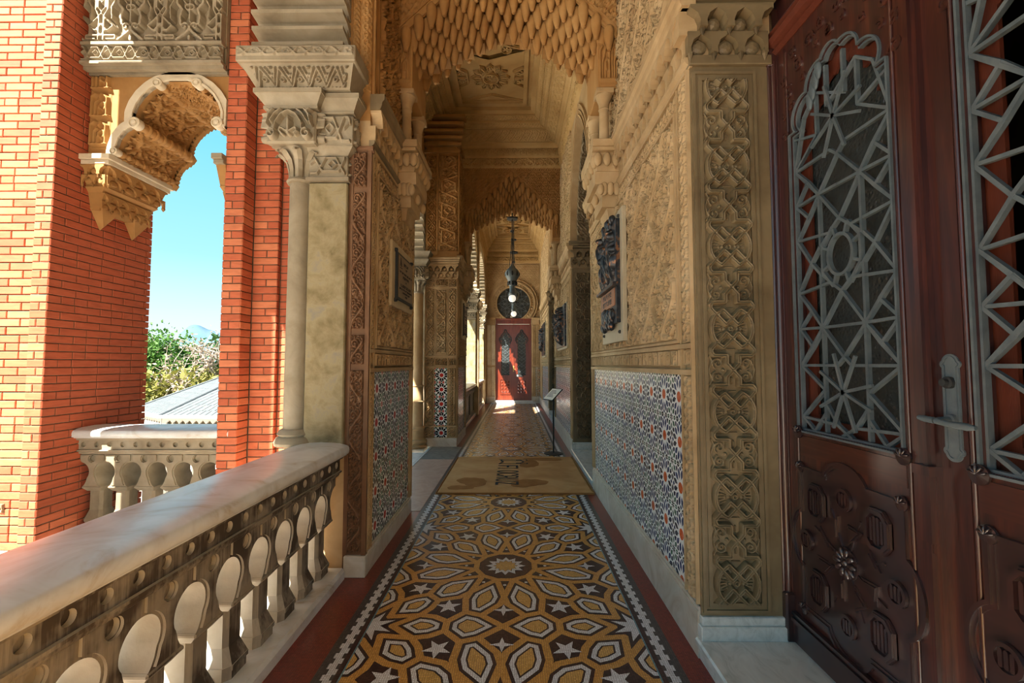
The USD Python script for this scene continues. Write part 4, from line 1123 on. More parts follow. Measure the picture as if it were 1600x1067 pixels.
def balustrade(name, label, p0, p1, face_pt, mstone, mrail, n=None, rail_z=0.88, half_last=False, group=None):
    """From p0 to p1 (x, y); every baluster with its bit of arcade is a part. face = direction of its inner side."""
    p0, p1 = np.array(p0, float), np.array(p1, float)
    d = p1 - p0
    L = np.linalg.norm(d); d /= L
    nn = np.array([d[1], -d[0]])
    if nn @ (np.array(face_pt) - p0) < 0:
        nn = -nn
    t = Thing(name, label, "balustrade", (*((p0 + p1) / 2), 0), group)

    def put(m):
        v, f = vf(m)                                              # local: x along, y outwards to the inner face, z up
        flip = np.linalg.det(np.array([[d[0], d[1], 0], [nn[0], nn[1], 0], [0, 0, 1]])) < 0
        w = p0[None] + v[:, :1] * d + v[:, 1:2] * nn
        return np.column_stack([w, v[:, 2]]), (f[:, ::-1] if flip else f)

    def along(prof):
        return put(sweep(prof, (0, 0, 0), (L, 0, 0), (0, 1, 0)))

    T = 0.085
    t.part("kerb", along([(-0.17, 0), (0.17, 0), (0.17, 0.05), (0.155, 0.07), (-0.155, 0.07), (-0.17, 0.05)]), mrail)
    rp = [(-0.17, 0.80), (0.17, 0.80)] + [(0.17 + 0.018 * math.sin(a) , 0.835 - 0.03 * math.cos(a)) for a in np.linspace(0, PI, 7)] + [(0.12, 0.878), (0.0, 0.884), (-0.12, 0.878)] + [(-0.17 - 0.018 * math.sin(a), 0.835 + 0.03 * math.cos(a)) for a in np.linspace(0, PI, 7)]
    t.part("handrail", along(rp), mrail, smooth=40)
    t.part("rail_moulding", along([(-0.145, 0.78), (0.145, 0.78), (0.155, 0.80), (-0.155, 0.80)]), mstone)
    # frieze with a row of round holes
    k = int(round(L / (PITCH_B / 2)))
    step = L / k
    fr = sbox(0, 0.70, L, 0.785)
    hl = unary_union([Point((i + 0.5) * step, 0.742).buffer(0.0215, 6) for i in range(k)])
    v, f = ext(fr.difference(hl), 0.02)
    v2 = np.column_stack([v[:, 0], 0.105 + v[:, 2], v[:, 1]])
    v3 = np.column_stack([v[:, 0], -0.125 + v[:, 2], v[:, 1]])
    t.part("frieze", put(cat((v2, f[:, ::-1]), (v3, f[:, ::-1]), sweep([(-0.104, 0.70), (0.104, 0.70), (0.104, 0.785), (-0.104, 0.785)], (0, 0, 0), (L, 0, 0), (0, 1, 0)))), mstone)
    t.part("frieze_moulding", along([(-0.118, 0.664), (0.118, 0.664), (0.124, 0.675), (0.124, 0.682), (0.14, 0.69), (0.14, 0.70), (-0.14, 0.70), (-0.14, 0.69), (-0.124, 0.682), (-0.124, 0.675)]), mstone)
    nb = int(round(L / PITCH_B)) if n is None else n
    P = L / nb
    R = 0.074
    for i in range(nb):
        half = P / 2
        # spandrel: between the centres of two openings
        R, zc = 0.081, 0.512
        lcirc = [(-half + R * math.cos(a), zc + R * math.sin(a)) for a in np.linspace(PI / 2, -0.62, 14)]
        left = [(-half, 0.664)] + [p for p in lcirc]
        left += [(-0.050, 0.435), (-0.062, 0.41), (-0.075, 0.395)]
        pts = left + [(-x, y) for x, y in left[::-1]]
        g = Polygon(pts).buffer(0)
        hole = Point(0, 0.622).buffer(0.028, 8)
        a1 = ext(g, 2 * T - 0.02)
        v, f = a1; core = (np.column_stack([v[:, 0], -T + 0.01 + v[:, 2], v[:, 1]]), f[:, ::-1])
        ms = [core]
        for sg in (-1, 1):
            v, f = ext(g.difference(hole), 0.018)
            y0 = T - 0.010 if sg > 0 else -T - 0.008
            ms.append((np.column_stack([v[:, 0], y0 + v[:, 2], v[:, 1]]), f[:, ::-1]))
            gi = g.buffer(-0.010).difference(hole.buffer(0.004))
            v, f = ext(gi, 0.012)
            y0 = T + 0.006 if sg > 0 else -T - 0.018
            ms.append((np.column_stack([v[:, 0], y0 + v[:, 2], v[:, 1]]), f[:, ::-1]))
        ms.append(cbox(-0.082, 0.082, -0.098, 0.098, 0.378, 0.397, 0.006))
        ms.append(hull([(sx * a, sy * b, z) for sx in (-1, 1) for sy in (-1, 1) for a, b, z in ((0.076, 0.09, 0.378), (0.060, 0.066, 0.352))]))

        def octa(w, dp, ch, z0, z1):
            return hull([(sx * a, sy * b, z) for sx in (-1, 1) for sy in (-1, 1) for a, b in ((w, dp - ch), (w - ch, dp)) for z in (z0, z1)])
        ms.append(octa(0.056, 0.060, 0.018, 0.18, 0.355))
        ms.append(hull([(sx * a, sy * b, z) for sx in (-1, 1) for sy in (-1, 1) for a, b, z in ((0.056, 0.042, 0.195), (0.038, 0.060, 0.195), (0.080, 0.062, 0.125), (0.056, 0.088, 0.125))]))
        ms.append(octa(0.083, 0.09, 0.028, 0.108, 0.128))
        ms.append(octa(0.077, 0.084, 0.026, 0.07, 0.108))
        t.part("baluster", put(move(cat(*ms), ((i + 0.5) * P, 0, 0))), mstone, smooth=32)
    return t


bal1 = balustrade("balustrade", "near stone balustrade with broad marble handrail along the left of the corridor", (-1.285, -0.28), (-1.285, 2.97), (0, 1), "streaked_stone", "marble_rail")
bal2 = balustrade("balustrade", "short cream balustrade across the side arch between the brick piers", (-3.6, 3.70 + 0.09), (-2.3, 3.70 + 0.09), (-3, 0), "pale_stone", "marble_rail")
bal3 = balustrade("balustrade", "dark balustrade under the third left arch, past the second pier", (-1.25, 8.95), (-1.25, 12.3), (0, 10), "stucco_brown", "marble_base")
bal4 = balustrade("balustrade", "farthest balustrade on the left, next to the end wall", (-1.25, 12.62), (-1.25, 15.5), (0, 14), "stucco_brown", "marble_base")
for t, y0, y1 in ((bal3, 8.95, 12.3), (bal4, 12.62, 15.5)):
    t.part("solid_panel", box(-1.27, -1.15, y0, y1, 0.07, 0.7), "stucco_brown")
    for k in range(3):
        w = (y1 - y0) / 3
        t.part("panel_frame", on(frame(k * w + 0.06, k * w + w - 0.06, 0.12, 0.66, 0.04, 0.02), (-1.15, y0, 0), "left"), "stucco_brown")

# floor slabs of the passage under the second arch
pf = Thing("trim_4", kind="structure", label="grey and pink marble slabs of the passage on the left")
for x0, x1, y0, y1, m_ in ((-1.40, -0.905, 4.31, 6.62, "slab_pink"), (-1.40, -0.905, 6.625, 7.60, "slab_grey")):
    pf.part("slab", cbox(x0, x1, y0, y1, -0.03, 0.004, 0.002), m_)
pf.part("slab", cbox(-1.44, -1.405, 4.31, 7.6, -0.05, 0.006, 0.003), "marble")
pf.part("step", cbox(-1.95, -1.445, 4.31, 7.3, -0.12, -0.03, 0.008), "marble")
pf.part("step", cbox(-2.3, -1.96, 4.31, 7.3, -0.26, -0.16, 0.008), "marble")
pf.part("pavement", box(-3.3, -2.3, 4.31, 8.5, -0.35, -0.3), "slab_pink")
pf.part("kerb", box(-1.2, -0.985, 4.3, 4.31, 0, 0.005), "slab_pink")

# ------------------------------------------------------------------ transverse stalactite arch
CELL = lathe([(0.0, -0.105), (0.017, -0.10), (0.024, -0.075), (0.037, -0.03), (0.046, 0.02), (0.047, 0.06), (0.040, 0.092), (0.022, 0.114), (0.0, 0.12)], 10)
AXX = -0.065


def zt(x, k):
    o = 4.93 - 0.91 * abs(x) / 0.955
    i = 4.40 - 0.42 * abs(x) / 0.955
    return o + (i - o) * k


sa = Thing("stalactite_arch", "nearest stalactite arch overhead, rows of hanging rounded cells on colonnettes", "arch", (AXX, 3.62, 0))
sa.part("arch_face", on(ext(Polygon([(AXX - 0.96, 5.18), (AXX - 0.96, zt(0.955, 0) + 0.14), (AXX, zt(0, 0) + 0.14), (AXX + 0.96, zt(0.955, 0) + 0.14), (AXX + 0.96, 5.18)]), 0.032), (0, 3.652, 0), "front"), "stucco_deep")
CP, Y0 = 0.107, 3.62
NT = 6
for t in range(NT):
    ya, yb = Y0 + 0.055 * t, (Y0 + 0.055 * (t + 1) if t < NT - 1 else Y0 + 0.42)
    ms = []
    for i in range(-9, 10):
        x = (i + 0.5 * (t % 2)) * CP
        if abs(x) > 0.955:
            continue
        z = zt(x, t / (NT - 1))
        xa, xb = max(-0.96, x - CP / 2), min(0.96, x + CP / 2)
        ms.append(box(AXX + xa, AXX + xb, ya + 0.032, yb + 0.033, z + 0.05, 5.18))
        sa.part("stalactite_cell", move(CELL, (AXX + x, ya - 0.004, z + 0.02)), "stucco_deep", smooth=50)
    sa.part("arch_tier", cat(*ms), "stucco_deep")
for t, (ya, yb) in ((3, (Y0 + 0.42, Y0 + 0.50)), (1, (Y0 + 0.50, Y0 + 0.60))):
    ms = []
    for i in range(-9, 10):
        x = (i + 0.5 * (t % 2)) * CP
        if abs(x) > 0.955:
            continue
        z = zt(x, t / (NT - 1))
        ms.append(box(AXX + max(-0.96, x - CP / 2), AXX + min(0.96, x + CP / 2), ya, yb + 0.001, z + 0.045, 5.18))
        sa.part("stalactite_cell", move(CELL, (AXX + x, yb + 0.004, z + 0.02)), "stucco_deep", smooth=50)
    sa.part("arch_tier", cat(*ms), "stucco_deep")
# spandrels and the chevron border that follows the arch
sp_mask = lambda u, v: v + 4.05 > zt(u - 0.955, 0) + 0.17
sa.part("spandrel", on(move(relief(1.91, 1.10, lambda u, v: DIAP(u * 1.25, v * 1.25), 0.012, 0.032, mask=sp_mask), (AXX - 0.955, 4.05, 0)), (0, Y0 - 0.002, 0), "front"), "stucco_deep", smooth=True)
for sg in (-1, 1):
    for a, w, h in ((0.09, 0.018, 0.026), (0.175, 0.014, 0.022), (0.132, 0.05, 0.012)):
        sa.part("arch_border", on(bar((AXX, 4.93 + a), (AXX + sg * 0.955, 4.02 + a), w, h), (0, Y0 - 0.002, 0), "front"), "stucco_deep")
for z, h in ((5.13, 0.02), (5.08, 0.012)):
    sa.part("arch_border", on(ext(sbox(AXX - 0.96, z - 0.012, AXX + 0.96, z + 0.012), h), (0, Y0, 0), "front"), "stucco_deep")
# blocks, colonnettes and brackets on both sides
for sg, xw, xc in ((-1, -1.012, -0.93), (1, 0.895, 0.76)):
    x0, x1 = sorted((xw, xc - sg * 0.06))
    ms = cbox(x0, x1, Y0 + 0.02, Y0 + 0.58, 3.72, 4.12, 0.006)
    sa.part("corner_block", ms, "stucco_deep")
    w = x1 - x0
    sa.part("block_carving", on(move(relief(w - 0.02, 0.36, lambda u, v: KUFIC(u * 1.1, v * 0.33), 0.006, 0.016), (x0 + 0.01, 3.74, 0)), (0, Y0 + 0.02, 0), "front"), "stucco_deep", smooth=True)
    for y in (Y0 + 0.09, Y0 + 0.51):
        sa.part("colonnette", lathe([(0, 3.26), (0.055, 3.26), (0.058, 3.28), (0.046, 3.30), (0.042, 3.31), (0.040, 3.56), (0.048, 3.57), (0.042, 3.58), (0.045, 3.62), (0.06, 3.66), (0.075, 3.70), (0.0, 3.70)], 16, (xc, y, 0)), "stucco", smooth=40)
        sa.part("colonnette_capital", cbox(xc - 0.075, xc + 0.075, y - 0.075, y + 0.075, 3.69, 3.73, 0.004), "stucco")
    xo = xc - sg * 0.12                                           # outer edge of the bracket
    xa, xb = sorted((xw, xo))
    sa.part("bracket_slab", cat(cbox(xa, xb, Y0 - 0.04, Y0 + 0.62, 3.20, 3.26, 0.004), cbox(xa, xb - 0.015 if sg < 0 else xb, Y0 - 0.025, Y0 + 0.605, 3.17, 3.2, 0.003)), "stucco")
    steps = [(1.0, 0.02, 3.02, 3.17), (0.86, 0.05, 2.92, 3.02), (0.72, 0.08, 2.84, 2.92), (0.6, 0.10, 2.74, 2.84), (0.42, 0.14, 2.64, 2.74), (0.2, 0.18, 2.54, 2.64)]
    for k, (f, iy, z0, z1) in enumerate(steps):
        xe = xw + (xo - xw) * f
        xe1 = xw + (xo - xw) * f * (0.80 if k % 2 == 0 else 1.0)
        q = np.array([(xw, Y0 + iy + 0.02, z0), (xe1, Y0 + iy + 0.02, z0), (xe1, Y0 + 0.56 - iy, z0), (xw, Y0 + 0.56 - iy, z0), (xw, Y0 + iy, z1), (xe, Y0 + iy, z1), (xe, Y0 + 0.58 - iy, z1), (xw, Y0 + 0.58 - iy, z1)])
        sa.part("bracket_step", hull(q), "stucco")
    # drop pieces under the slab and carved leaves
    for k in range(5):
        yk = Y0 + 0.06 + 0.115 * k
        sa.part("bracket_drop", move(scale(ball((0, 0, 0), 1.0, 1), (0.035, 0.045, 0.065)), (xo + sg * 0.03, yk, 3.11)), "stucco", smooth=True)
        if k % 2 == 0:
            sa.part("bracket_drop", move(scale(ball((0, 0, 0), 1.0, 1), (0.03, 0.04, 0.05)), (xw + (xo - xw) * 0.68, yk, 2.87)), "stucco", smooth=True)
    for k in range(3):
        xk = xw + (xo - xw) * (0.2 + 0.3 * k)
        for zz in (3.11, 2.88):
            sa.part("bracket_drop", move(scale(ball((0, 0, 0), 1.0, 1), (0.035, 0.03, 0.06)), (xk if zz > 3 else xw + (xk - xw) * 0.7, Y0 + (0.015 if zz > 3 else 0.07), zz)), "stucco", smooth=True)
sb = copy(sa, (AXX, 8.32, 0), "farther stalactite arch, the one framing the hanging lamps and the end door")
# carved frieze above the second arch
bz = Thing("trim_5", kind="structure", label="carved friezes on the wall above the farther stalactite arch")
for z0, z1, g, h in ((5.44, 5.66, KUFIC, 0.016), (5.26, 5.3, ZIG, 0.01)):
    bz.part("carved_band", on(move(relief(1.9, z1 - z0, lambda u, v, g=g: g(u * 0.7, v * 0.55), 0.009, h), (-1.01, z0, 0)), (0, 8.315, 0), "front"), "stucco_deep", smooth=True)
bz.part("wall", box(-1.56, 0.9, 8.32, 8.9, 5.17, 6.1), "stucco_deep")
for z, h in ((5.19, 0.05), (5.235, 0.03), (5.34, 0.03), (5.40, 0.05), (5.69, 0.035), (5.73, 0.06)):
    bz.part("moulding", box(-1.02, 0.9, 8.32 - h, 8.33, z, z + 0.032), "stucco_deep")


# ------------------------------------------------------------------ coffered ceilings
COVE = [(0.0, 5.10), (0.035, 5.16), (0.035, 5.32), (0.06, 5.36), (0.06, 5.50), (0.09, 5.54), (0.13, 5.56), (0.13, 5.585), (0.27, 5.72), (0.30, 5.72), (0.30, 5.745), (0.385, 5.80), (0.385, 5.83), (0.455, 5.87), (0.47, 5.87), (0.47, 5.90), (0.535, 5.92), (0.535, 5.985), (0.60, 5.985), (0.60, 5.96), (0.66, 5.96), (0.66, 6.02)]
CARVED = {7: (DIAP, 0.022), 10: (GUILH, 0.02), 1: (ARABF, 0.03), 3: (KUFIC, 0.024), 12: (GUILH, 0.02)}


def ceiling(x0, x1, y0, y1, fine, label, rose=True):
    t = Thing("ceiling", kind="structure", label=label)
    kd = (x1 - x0 - 1.06) / 2 / 0.66
    ring = lambda d, z: np.array([(x0 + d, y0 + d, z), (x1 - d, y0 + d, z), (x1 - d, y1 - d, z), (x0 + d, y1 - d, z)])
    ms = []
    for k in range(len(COVE) - 1):
        a, b = ring(COVE[k][0] * kd, COVE[k][1]), ring(COVE[k + 1][0] * kd, COVE[k + 1][1])
        for i in range(4):
            j = (i + 1) % 4
            ms.append((np.array([a[i], a[j], b[j], b[i]]), np.array([[0, 1, 2], [0, 2, 3]])))
            if fine and k in CARVED and i in (1, 2, 3):
                g, dep = CARVED[k]
                t.part("carved_band", relief_quad(a[j], a[i], b[j], b[i], lambda u, v, g=g: g(u, v), 0.012, dep), "ceiling_stucco", smooth=True)
    t.part("cove", cat(*ms), "ceiling_stucco")
    d = 0.66 * kd
    lu, lv = x1 - x0 - 2 * d, y1 - y0 - 2 * d
    o = (x0 + d, y1 - d, 6.02)
    t.part("panel", on(box(0, lu, 0, lv, -0.02, 0.0), o, "down"), "ceiling_stucco")
    if rose:
        n = max(1, round(lv / lu)); h = lv / n; m = lu / 2
        W = lambda mm: on(mm, o, "down")
        step = lambda g, hh, b=0.009: cat(ext(g, hh * 0.55), ext(g.buffer(-b, join_style=2), hh))
        for q in range(n):
            c = np.array([m, (q + 0.5) * h])
            P = lambda a, r, off=0.0: tuple(c + r * np.array([math.cos(a), math.sin(a)]) + off * np.array([-math.sin(a), math.cos(a)]))
            disc = Point(*c).buffer(0.135, 20)
            t.part("flower_ring", W(step(disc.difference(disc.buffer(-0.034)), 0.06)), "ceiling_stucco")
            t.part("flower_ring", W(step(Point(*c).buffer(0.078, 16).difference(Point(*c).buffer(0.058, 16)), 0.035, 0.005)), "ceiling_stucco")
            for k in range(6):
                t.part("flower_heart", W(bar(tuple(c), P(PI / 3 * k, 0.055), 0.02, 0.035)), "ceiling_stucco")
            for k in range(12):
                a = 2 * PI * k / 12
                g = Polygon([P(a, 0.165, 0.030), P(a, 0.255, 0.055), P(a, 0.315, 0.0), P(a, 0.255, -0.055), P(a, 0.165, -0.030)])
                t.part("petal", W(cat(step(g.difference(g.buffer(-0.022, join_style=2)), 0.045, 0.006), ext(LineString([P(a, 0.165), P(a, 0.255)]).buffer(0.011, 2), 0.04))), "ceiling_stucco")
            y0_, y1_ = q * h, (q + 1) * h
            for sx in (0, 1):
                X0 = 0.0 if sx == 0 else lu
                s_ = 1 if sx == 0 else -1
                for p_, q_ in (((X0, y0_), (m, y0_ + 0.19)), ((X0, y1_), (m, y1_ - 0.19)), ((X0, y0_ + 0.0), (m, y0_ - 0.19 if q else y0_)), ((X0 + s_ * 0.16, c[1] - 0.14), (X0 + s_ * 0.16, c[1] + 0.14)), ((X0 + s_ * 0.16, c[1] - 0.14), (X0, c[1] - 0.24)), ((X0 + s_ * 0.16, c[1] + 0.14), (X0, c[1] + 0.24)), ((X0, c[1]), (X0 + s_ * 0.16, c[1]))):
                    t.part("strap", W(cat(bar(p_, q_, 0.034, 0.03), bar(p_, q_, 0.016, 0.045))), "ceiling_stucco")
                for cy in (c[1] - 0.10, c[1] + 0.10):
                    t.part("scroll", W(cat(ext(LineString(sp(X0 + s_ * 0.075, cy, 0.05, 0.5, 1.3 * s_, 0.15, 26)).buffer(0.010, 3), 0.035), ext(LineString(arc(X0 + s_ * 0.075, cy, 0.066, 20, 200, 12)).buffer(0.008, 3), 0.03))), "ceiling_stucco")
                dc = (X0 + s_ * lu * 0.25, y0_)
                if q:
                    t.part("flower_ring", W(step(Point(*dc).buffer(0.085, 16).difference(Point(*dc).buffer(0.064, 16)), 0.045, 0.006)), "ceiling_stucco")
                    for k in range(5):
                        t.part("flower_heart", W(bar(dc, (dc[0] + 0.05 * math.cos(k * 1.257), dc[1] + 0.05 * math.sin(k * 1.257)), 0.018, 0.035)), "ceiling_stucco")
    t.part("slab", box(x0 - 0.04, x1 + 0.02, y0 - 0.3, y1 + 0.3, 6.06, 6.2), "ceiling_stucco")
    return t


ceiling(-1.68, 0.895, 4.22, 8.32, True, "coffered ceiling of the middle bay with ringed stars in its flat panel")
ceiling(-1.06, 0.895, 8.92, 16.1, True, "coffered ceiling of the far bay, over the lamps")
ceiling(-1.16, 0.895, -2.6, 3.62, False, "ceiling of the near bay above the camera", rose=False)
for y0, y1 in ((3.62, 4.22), (8.32, 8.92)):
    cc = Thing("ceiling", kind="structure", label="wall mass above a stalactite arch")
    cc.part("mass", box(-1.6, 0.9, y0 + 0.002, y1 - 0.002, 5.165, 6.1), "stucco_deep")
# outer wall of the middle bay, above its arch
wl = Thing("wall_left", kind="structure", label="left outer wall above the arches")
wl.part("wall", box(-2.0, -1.66, 4.2, 8.4, 5.0, 6.2), "stucco_deep")
wl.part("wall", box(-1.8, -1.06, 8.9, 16.1, 5.5, 6.2), "stucco_deep")
wl.part("wall", box(-1.8, -1.16, -2.6, 3.0, 5.5, 6.2), "stucco_deep")
wl.part("wall", box(-1.62, -1.565, 3.3, 4.32, 0.0, 6.2), "pale_stone")
wl.part("wall", box(-1.79, -1.17, 2.98, 4.2, 3.50, 6.2), "pale_stone")
wl.part("wall", box(-1.9, -1.55, 7.9, 8.96, 0.0, 6.2), "pale_stone")
wl.part("wall", box(-1.8, -1.06, 15.82, 16.2, 0.0, 5.6), "stucco")
# ------------------------------------------------------------------ end wall with keyhole arch
YE = 16.1
end = Thing("wall_back", kind="structure", label="end wall with a keyhole arch and fanlight over the red door")
CX, CZ, RI = -0.06, 3.60, 0.60
circ = Point(CX, CZ).buffer(RI, 24)
door_o = sbox(CX - 0.65, 0, CX + 0.65, 3.06)
w = sbox(-1.9, 0, 1.4, 6.2).difference(circ).difference(door_o)
end.part("wall_body", on(move(ext(w, 0.4), (0, 0, -0.4)), (0, YE, 0), "front"), "stucco")
cut = sbox(-2, 3.08, 2, 9)
for r0, r1, h in ((0.0, 0.03, 0.10), (0.03, 0.15, 0.04), (0.15, 0.19, 0.11), (0.19, 0.25, 0.05), (0.25, 0.275, 0.09)):
    end.part("keyhole_ring", on(ext(circ.buffer(r1, 24).difference(circ.buffer(r0, 24)).intersection(cut), h), (0, YE, 0), "front"), "stucco")
for k in range(34):
    a = math.radians(-48 + 276 * k / 33)
    end.part("ring_boss", on(move(scale(ball((0, 0, 0), 1, 1), (0.035, 0.035, 0.03)), (CX + (RI + 0.09) * math.cos(a), CZ + (RI + 0.09) * math.sin(a), 0.03)), (0, YE, 0), "front"), "stucco", smooth=True)
for a, b in ((-1.03, -0.72), (0.60, 0.89)):
    end.part("jamb_capital", cat(cbox(a, b, YE - 0.13, YE, 3.0, 3.08, 0.004), cbox(a + 0.02, b - 0.02, YE - 0.09, YE, 2.84, 3.0, 0.004)), "stucco")
    m_ = (a + b) / 2
    for u0, u1, g in ((a + 0.01, m_ - 0.01, GUIL), (m_ + 0.01, b - 0.01, DIAP)):
        for z0, z1 in ((0.25, 1.3), (1.36, 2.82)):
            end.part("jamb_carving", on(move(relief(u1 - u0, z1 - z0, g, 0.014, 0.02), (u0, z0, 0)), (0, YE - 0.03, 0), "front"), "stone_painted_lit" if b < 0 else "stucco", smooth=True)  # left jamb in the paler stone, painted to look sunlit
    end.part("jamb_body", box(a, b, YE - 0.03, YE + 0.01, 0.0, 2.84), "stucco")
    end.part("skirting", cbox(a, b, YE - 0.07, YE, 0, 0.24, 0.005), "marble_base")
tiles(end, (0.745, YE - 0.034, 0.25), "front", 0.135, 1.05, PAL, "e")
end.part("upper_field", on(move(relief(1.9, 1.75, lambda u, v: DIAP(u * 0.8, v * 0.8), 0.014, 0.02, mask=lambda u, v: np.hypot(u - 0.95 + 0.0, v + 3.3 - CZ) > RI + 0.28), (CX - 0.95, 3.3, 0)), (0, YE - 0.001, 0), "front"), "stucco", smooth=True)
end.part("doorstep", cat(cbox(-0.84, 0.72, YE - 0.26, YE, 0.0, 0.05, 0.006), cbox(-0.76, 0.64, YE - 0.14, YE + 0.1, 0.05, 0.10, 0.006)), "marble")
# fanlight grille
win = Thing("window_1", kind="structure", label="round dark fanlight with an iron star grille above the end door")
g = []
for k in range(12):
    a = 2 * PI * k / 12
    p = lambda r, da=0: (CX + r * math.cos(a + da), CZ + r * math.sin(a + da))
    for e in (bar(p(0.1), p(0.60), 0.014, 0.02), bar(p(0.34), p(0.56, PI / 6), 0.012, 0.02), bar(p(0.34), p(0.56, -PI / 6), 0.012, 0.02), bar(p(0.22, PI / 12), p(0.40), 0.012, 0.02), bar(p(0.22, -PI / 12), p(0.40), 0.012, 0.02)):
        win.part("grille_bar", on(e, (0, YE + 0.06, 0), "front"), "iron")
win.part("grille_ring", on(ext(Point(CX, CZ).buffer(0.12).difference(Point(CX, CZ).buffer(0.10)), 0.02), (0, YE + 0.06, 0), "front"), "iron")
win.part("pane", on(ext(Point(CX, CZ).buffer(0.61), 0.01), (0, YE + 0.12, 0), "front"), "rippled_glass")
win.part("sensor_box", cbox(CX - 0.12, CX - 0.03, YE + 0.0, YE + 0.06, 3.09, 3.15, 0.004), "white_paint", label="small white box on the fanlight sill")

# red double door at the end
d2 = Thing("door_2", kind="structure", label="red double door with glazed pointed lights at the end of the corridor")
yd = YE + 0.10
d2.part("transom_beam", cat(cbox(CX - 0.64, CX + 0.64, yd - 0.06, yd + 0.06, 2.86, 3.06, 0.01), cbox(CX - 0.65, CX + 0.65, yd - 0.08, yd, 3.02, 3.07, 0.006)), "wood_end")
d2.part("door_frame", cat(box(CX - 0.65, CX - 0.58, yd - 0.05, yd + 0.05, 0.1, 2.86), box(CX + 0.58, CX + 0.65, yd - 0.05, yd + 0.05, 0.1, 2.86)), "wood_end")
for sg in (-1, 1):
    a, b = sorted((CX + sg * 0.01, CX + sg * 0.58))
    lf = sbox(a, 0.1, b, 2.85)
    c = (a + b) / 2
    lob = unary_union([sbox(c - 0.15, 1.0, c + 0.15, 2.35), Point(c, 2.38).buffer(0.13), Point(c - 0.1, 2.30).buffer(0.09), Point(c + 0.1, 2.30).buffer(0.09), Polygon([(c - 0.07, 2.42), (c, 2.62), (c + 0.07, 2.42)])])
    leaf = d2.part("leaf", on(move(ext(lf.difference(lob), 0.05), (0, 0, -0.02)), (0, yd, 0), "front"), "wood_end")
    for k in range(9):
        for s2 in (-1, 1):
            d2.part("scallop", on(move(ext(Point(c + s2 * 0.165, 1.08 + 0.145 * k).buffer(0.026, 5), 0.012), (0, 0, 0.03)), (0, yd, 0), "front"), "wood_end", parent=leaf)
    d2.part("lobed_head", on(move(ext(lob.buffer(0.05).difference(lob.buffer(0.012)).intersection(sbox(-5, 2.15, 5, 3)), 0.012), (0, 0, 0.03)), (0, yd, 0), "front"), "dark_iron", parent=leaf, label="dark iron scalloped head of the light")
    d2.part("pane", on(move(ext(lob.buffer(0.02), 0.008), (0, 0, -0.01)), (0, yd, 0), "front"), "rippled_glass")
    for k in range(6):
        z = 1.05 + 0.24 * k
        for p, q in (((c - 0.15, z), (c + 0.15, z + 0.24)), ((c + 0.15, z), (c - 0.15, z + 0.24)), ((c - 0.15, z + 0.12), (c, z)), ((c + 0.15, z + 0.12), (c, z)), ((c, z), (c, z + 0.08))):
            d2.part("grille_bar", on(bar(p, q, 0.013, 0.015, 0.0), (0, yd, 0), "front"), "iron", parent=leaf)
    d2.part("lower_panel", on(move(frame(c - 0.2, c + 0.2, 0.30, 0.86, 0.03, 0.02), (0, 0, 0.03)), (0, yd, 0), "front"), "wood_end", parent=leaf)
    for i in range(3):
        for j in range(4):
            x, z = c - 0.11 + 0.11 * i, 0.40 + 0.12 * j
            d2.part("diamond", on(move(hull([(x - 0.05, z, 0), (x, z - 0.055, 0), (x + 0.05, z, 0), (x, z + 0.055, 0), (x, z, 0.025)]), (0, 0, 0.03)), (0, yd, 0), "front"), "wood_end", parent=leaf)
    d2.part("bottom_rail", on(move(ext(sbox(a + 0.04, 0.12, b - 0.04, 0.26), 0.015), (0, 0, 0.03)), (0, yd, 0), "front"), "wood_end", parent=leaf)
    d2.part("meeting_stile", on(move(ext(sbox(CX - 0.025, 0.1, CX + 0.025, 2.85), 0.02), (0, 0, 0.03)), (0, yd, 0), "front"), "wood_end") if sg > 0 else None
d2.part("lock_plate", cat(on(move(ext(sbox(CX - 0.018, 1.12, CX + 0.018, 1.34), 0.01), (0, 0, 0.05)), (0, yd, 0), "front"), on(bar((CX, 1.22), (CX + 0.07, 1.22), 0.016, 0.02, 0.09), (0, yd, 0), "front"), ball((CX, yd - 0.08, 1.22), 0.018, 1)), "brass", label="brass lock plate and lever")
d2.part("letter_sign", on(move(ext(sbox(CX + 0.10, 0.95, CX + 0.36, 1.02), 0.008), (0, 0, 0.035)), (0, yd, 0), "front"), "print_ink", label="small dark sign on the right leaf")
d2.part("letter_sign", on(move(ext(sbox(CX + 0.10, 0.95, CX + 0.17, 1.02), 0.010), (0, 0, 0.035)), (0, yd, 0), "front"), "paper", label="pale end of the small sign")


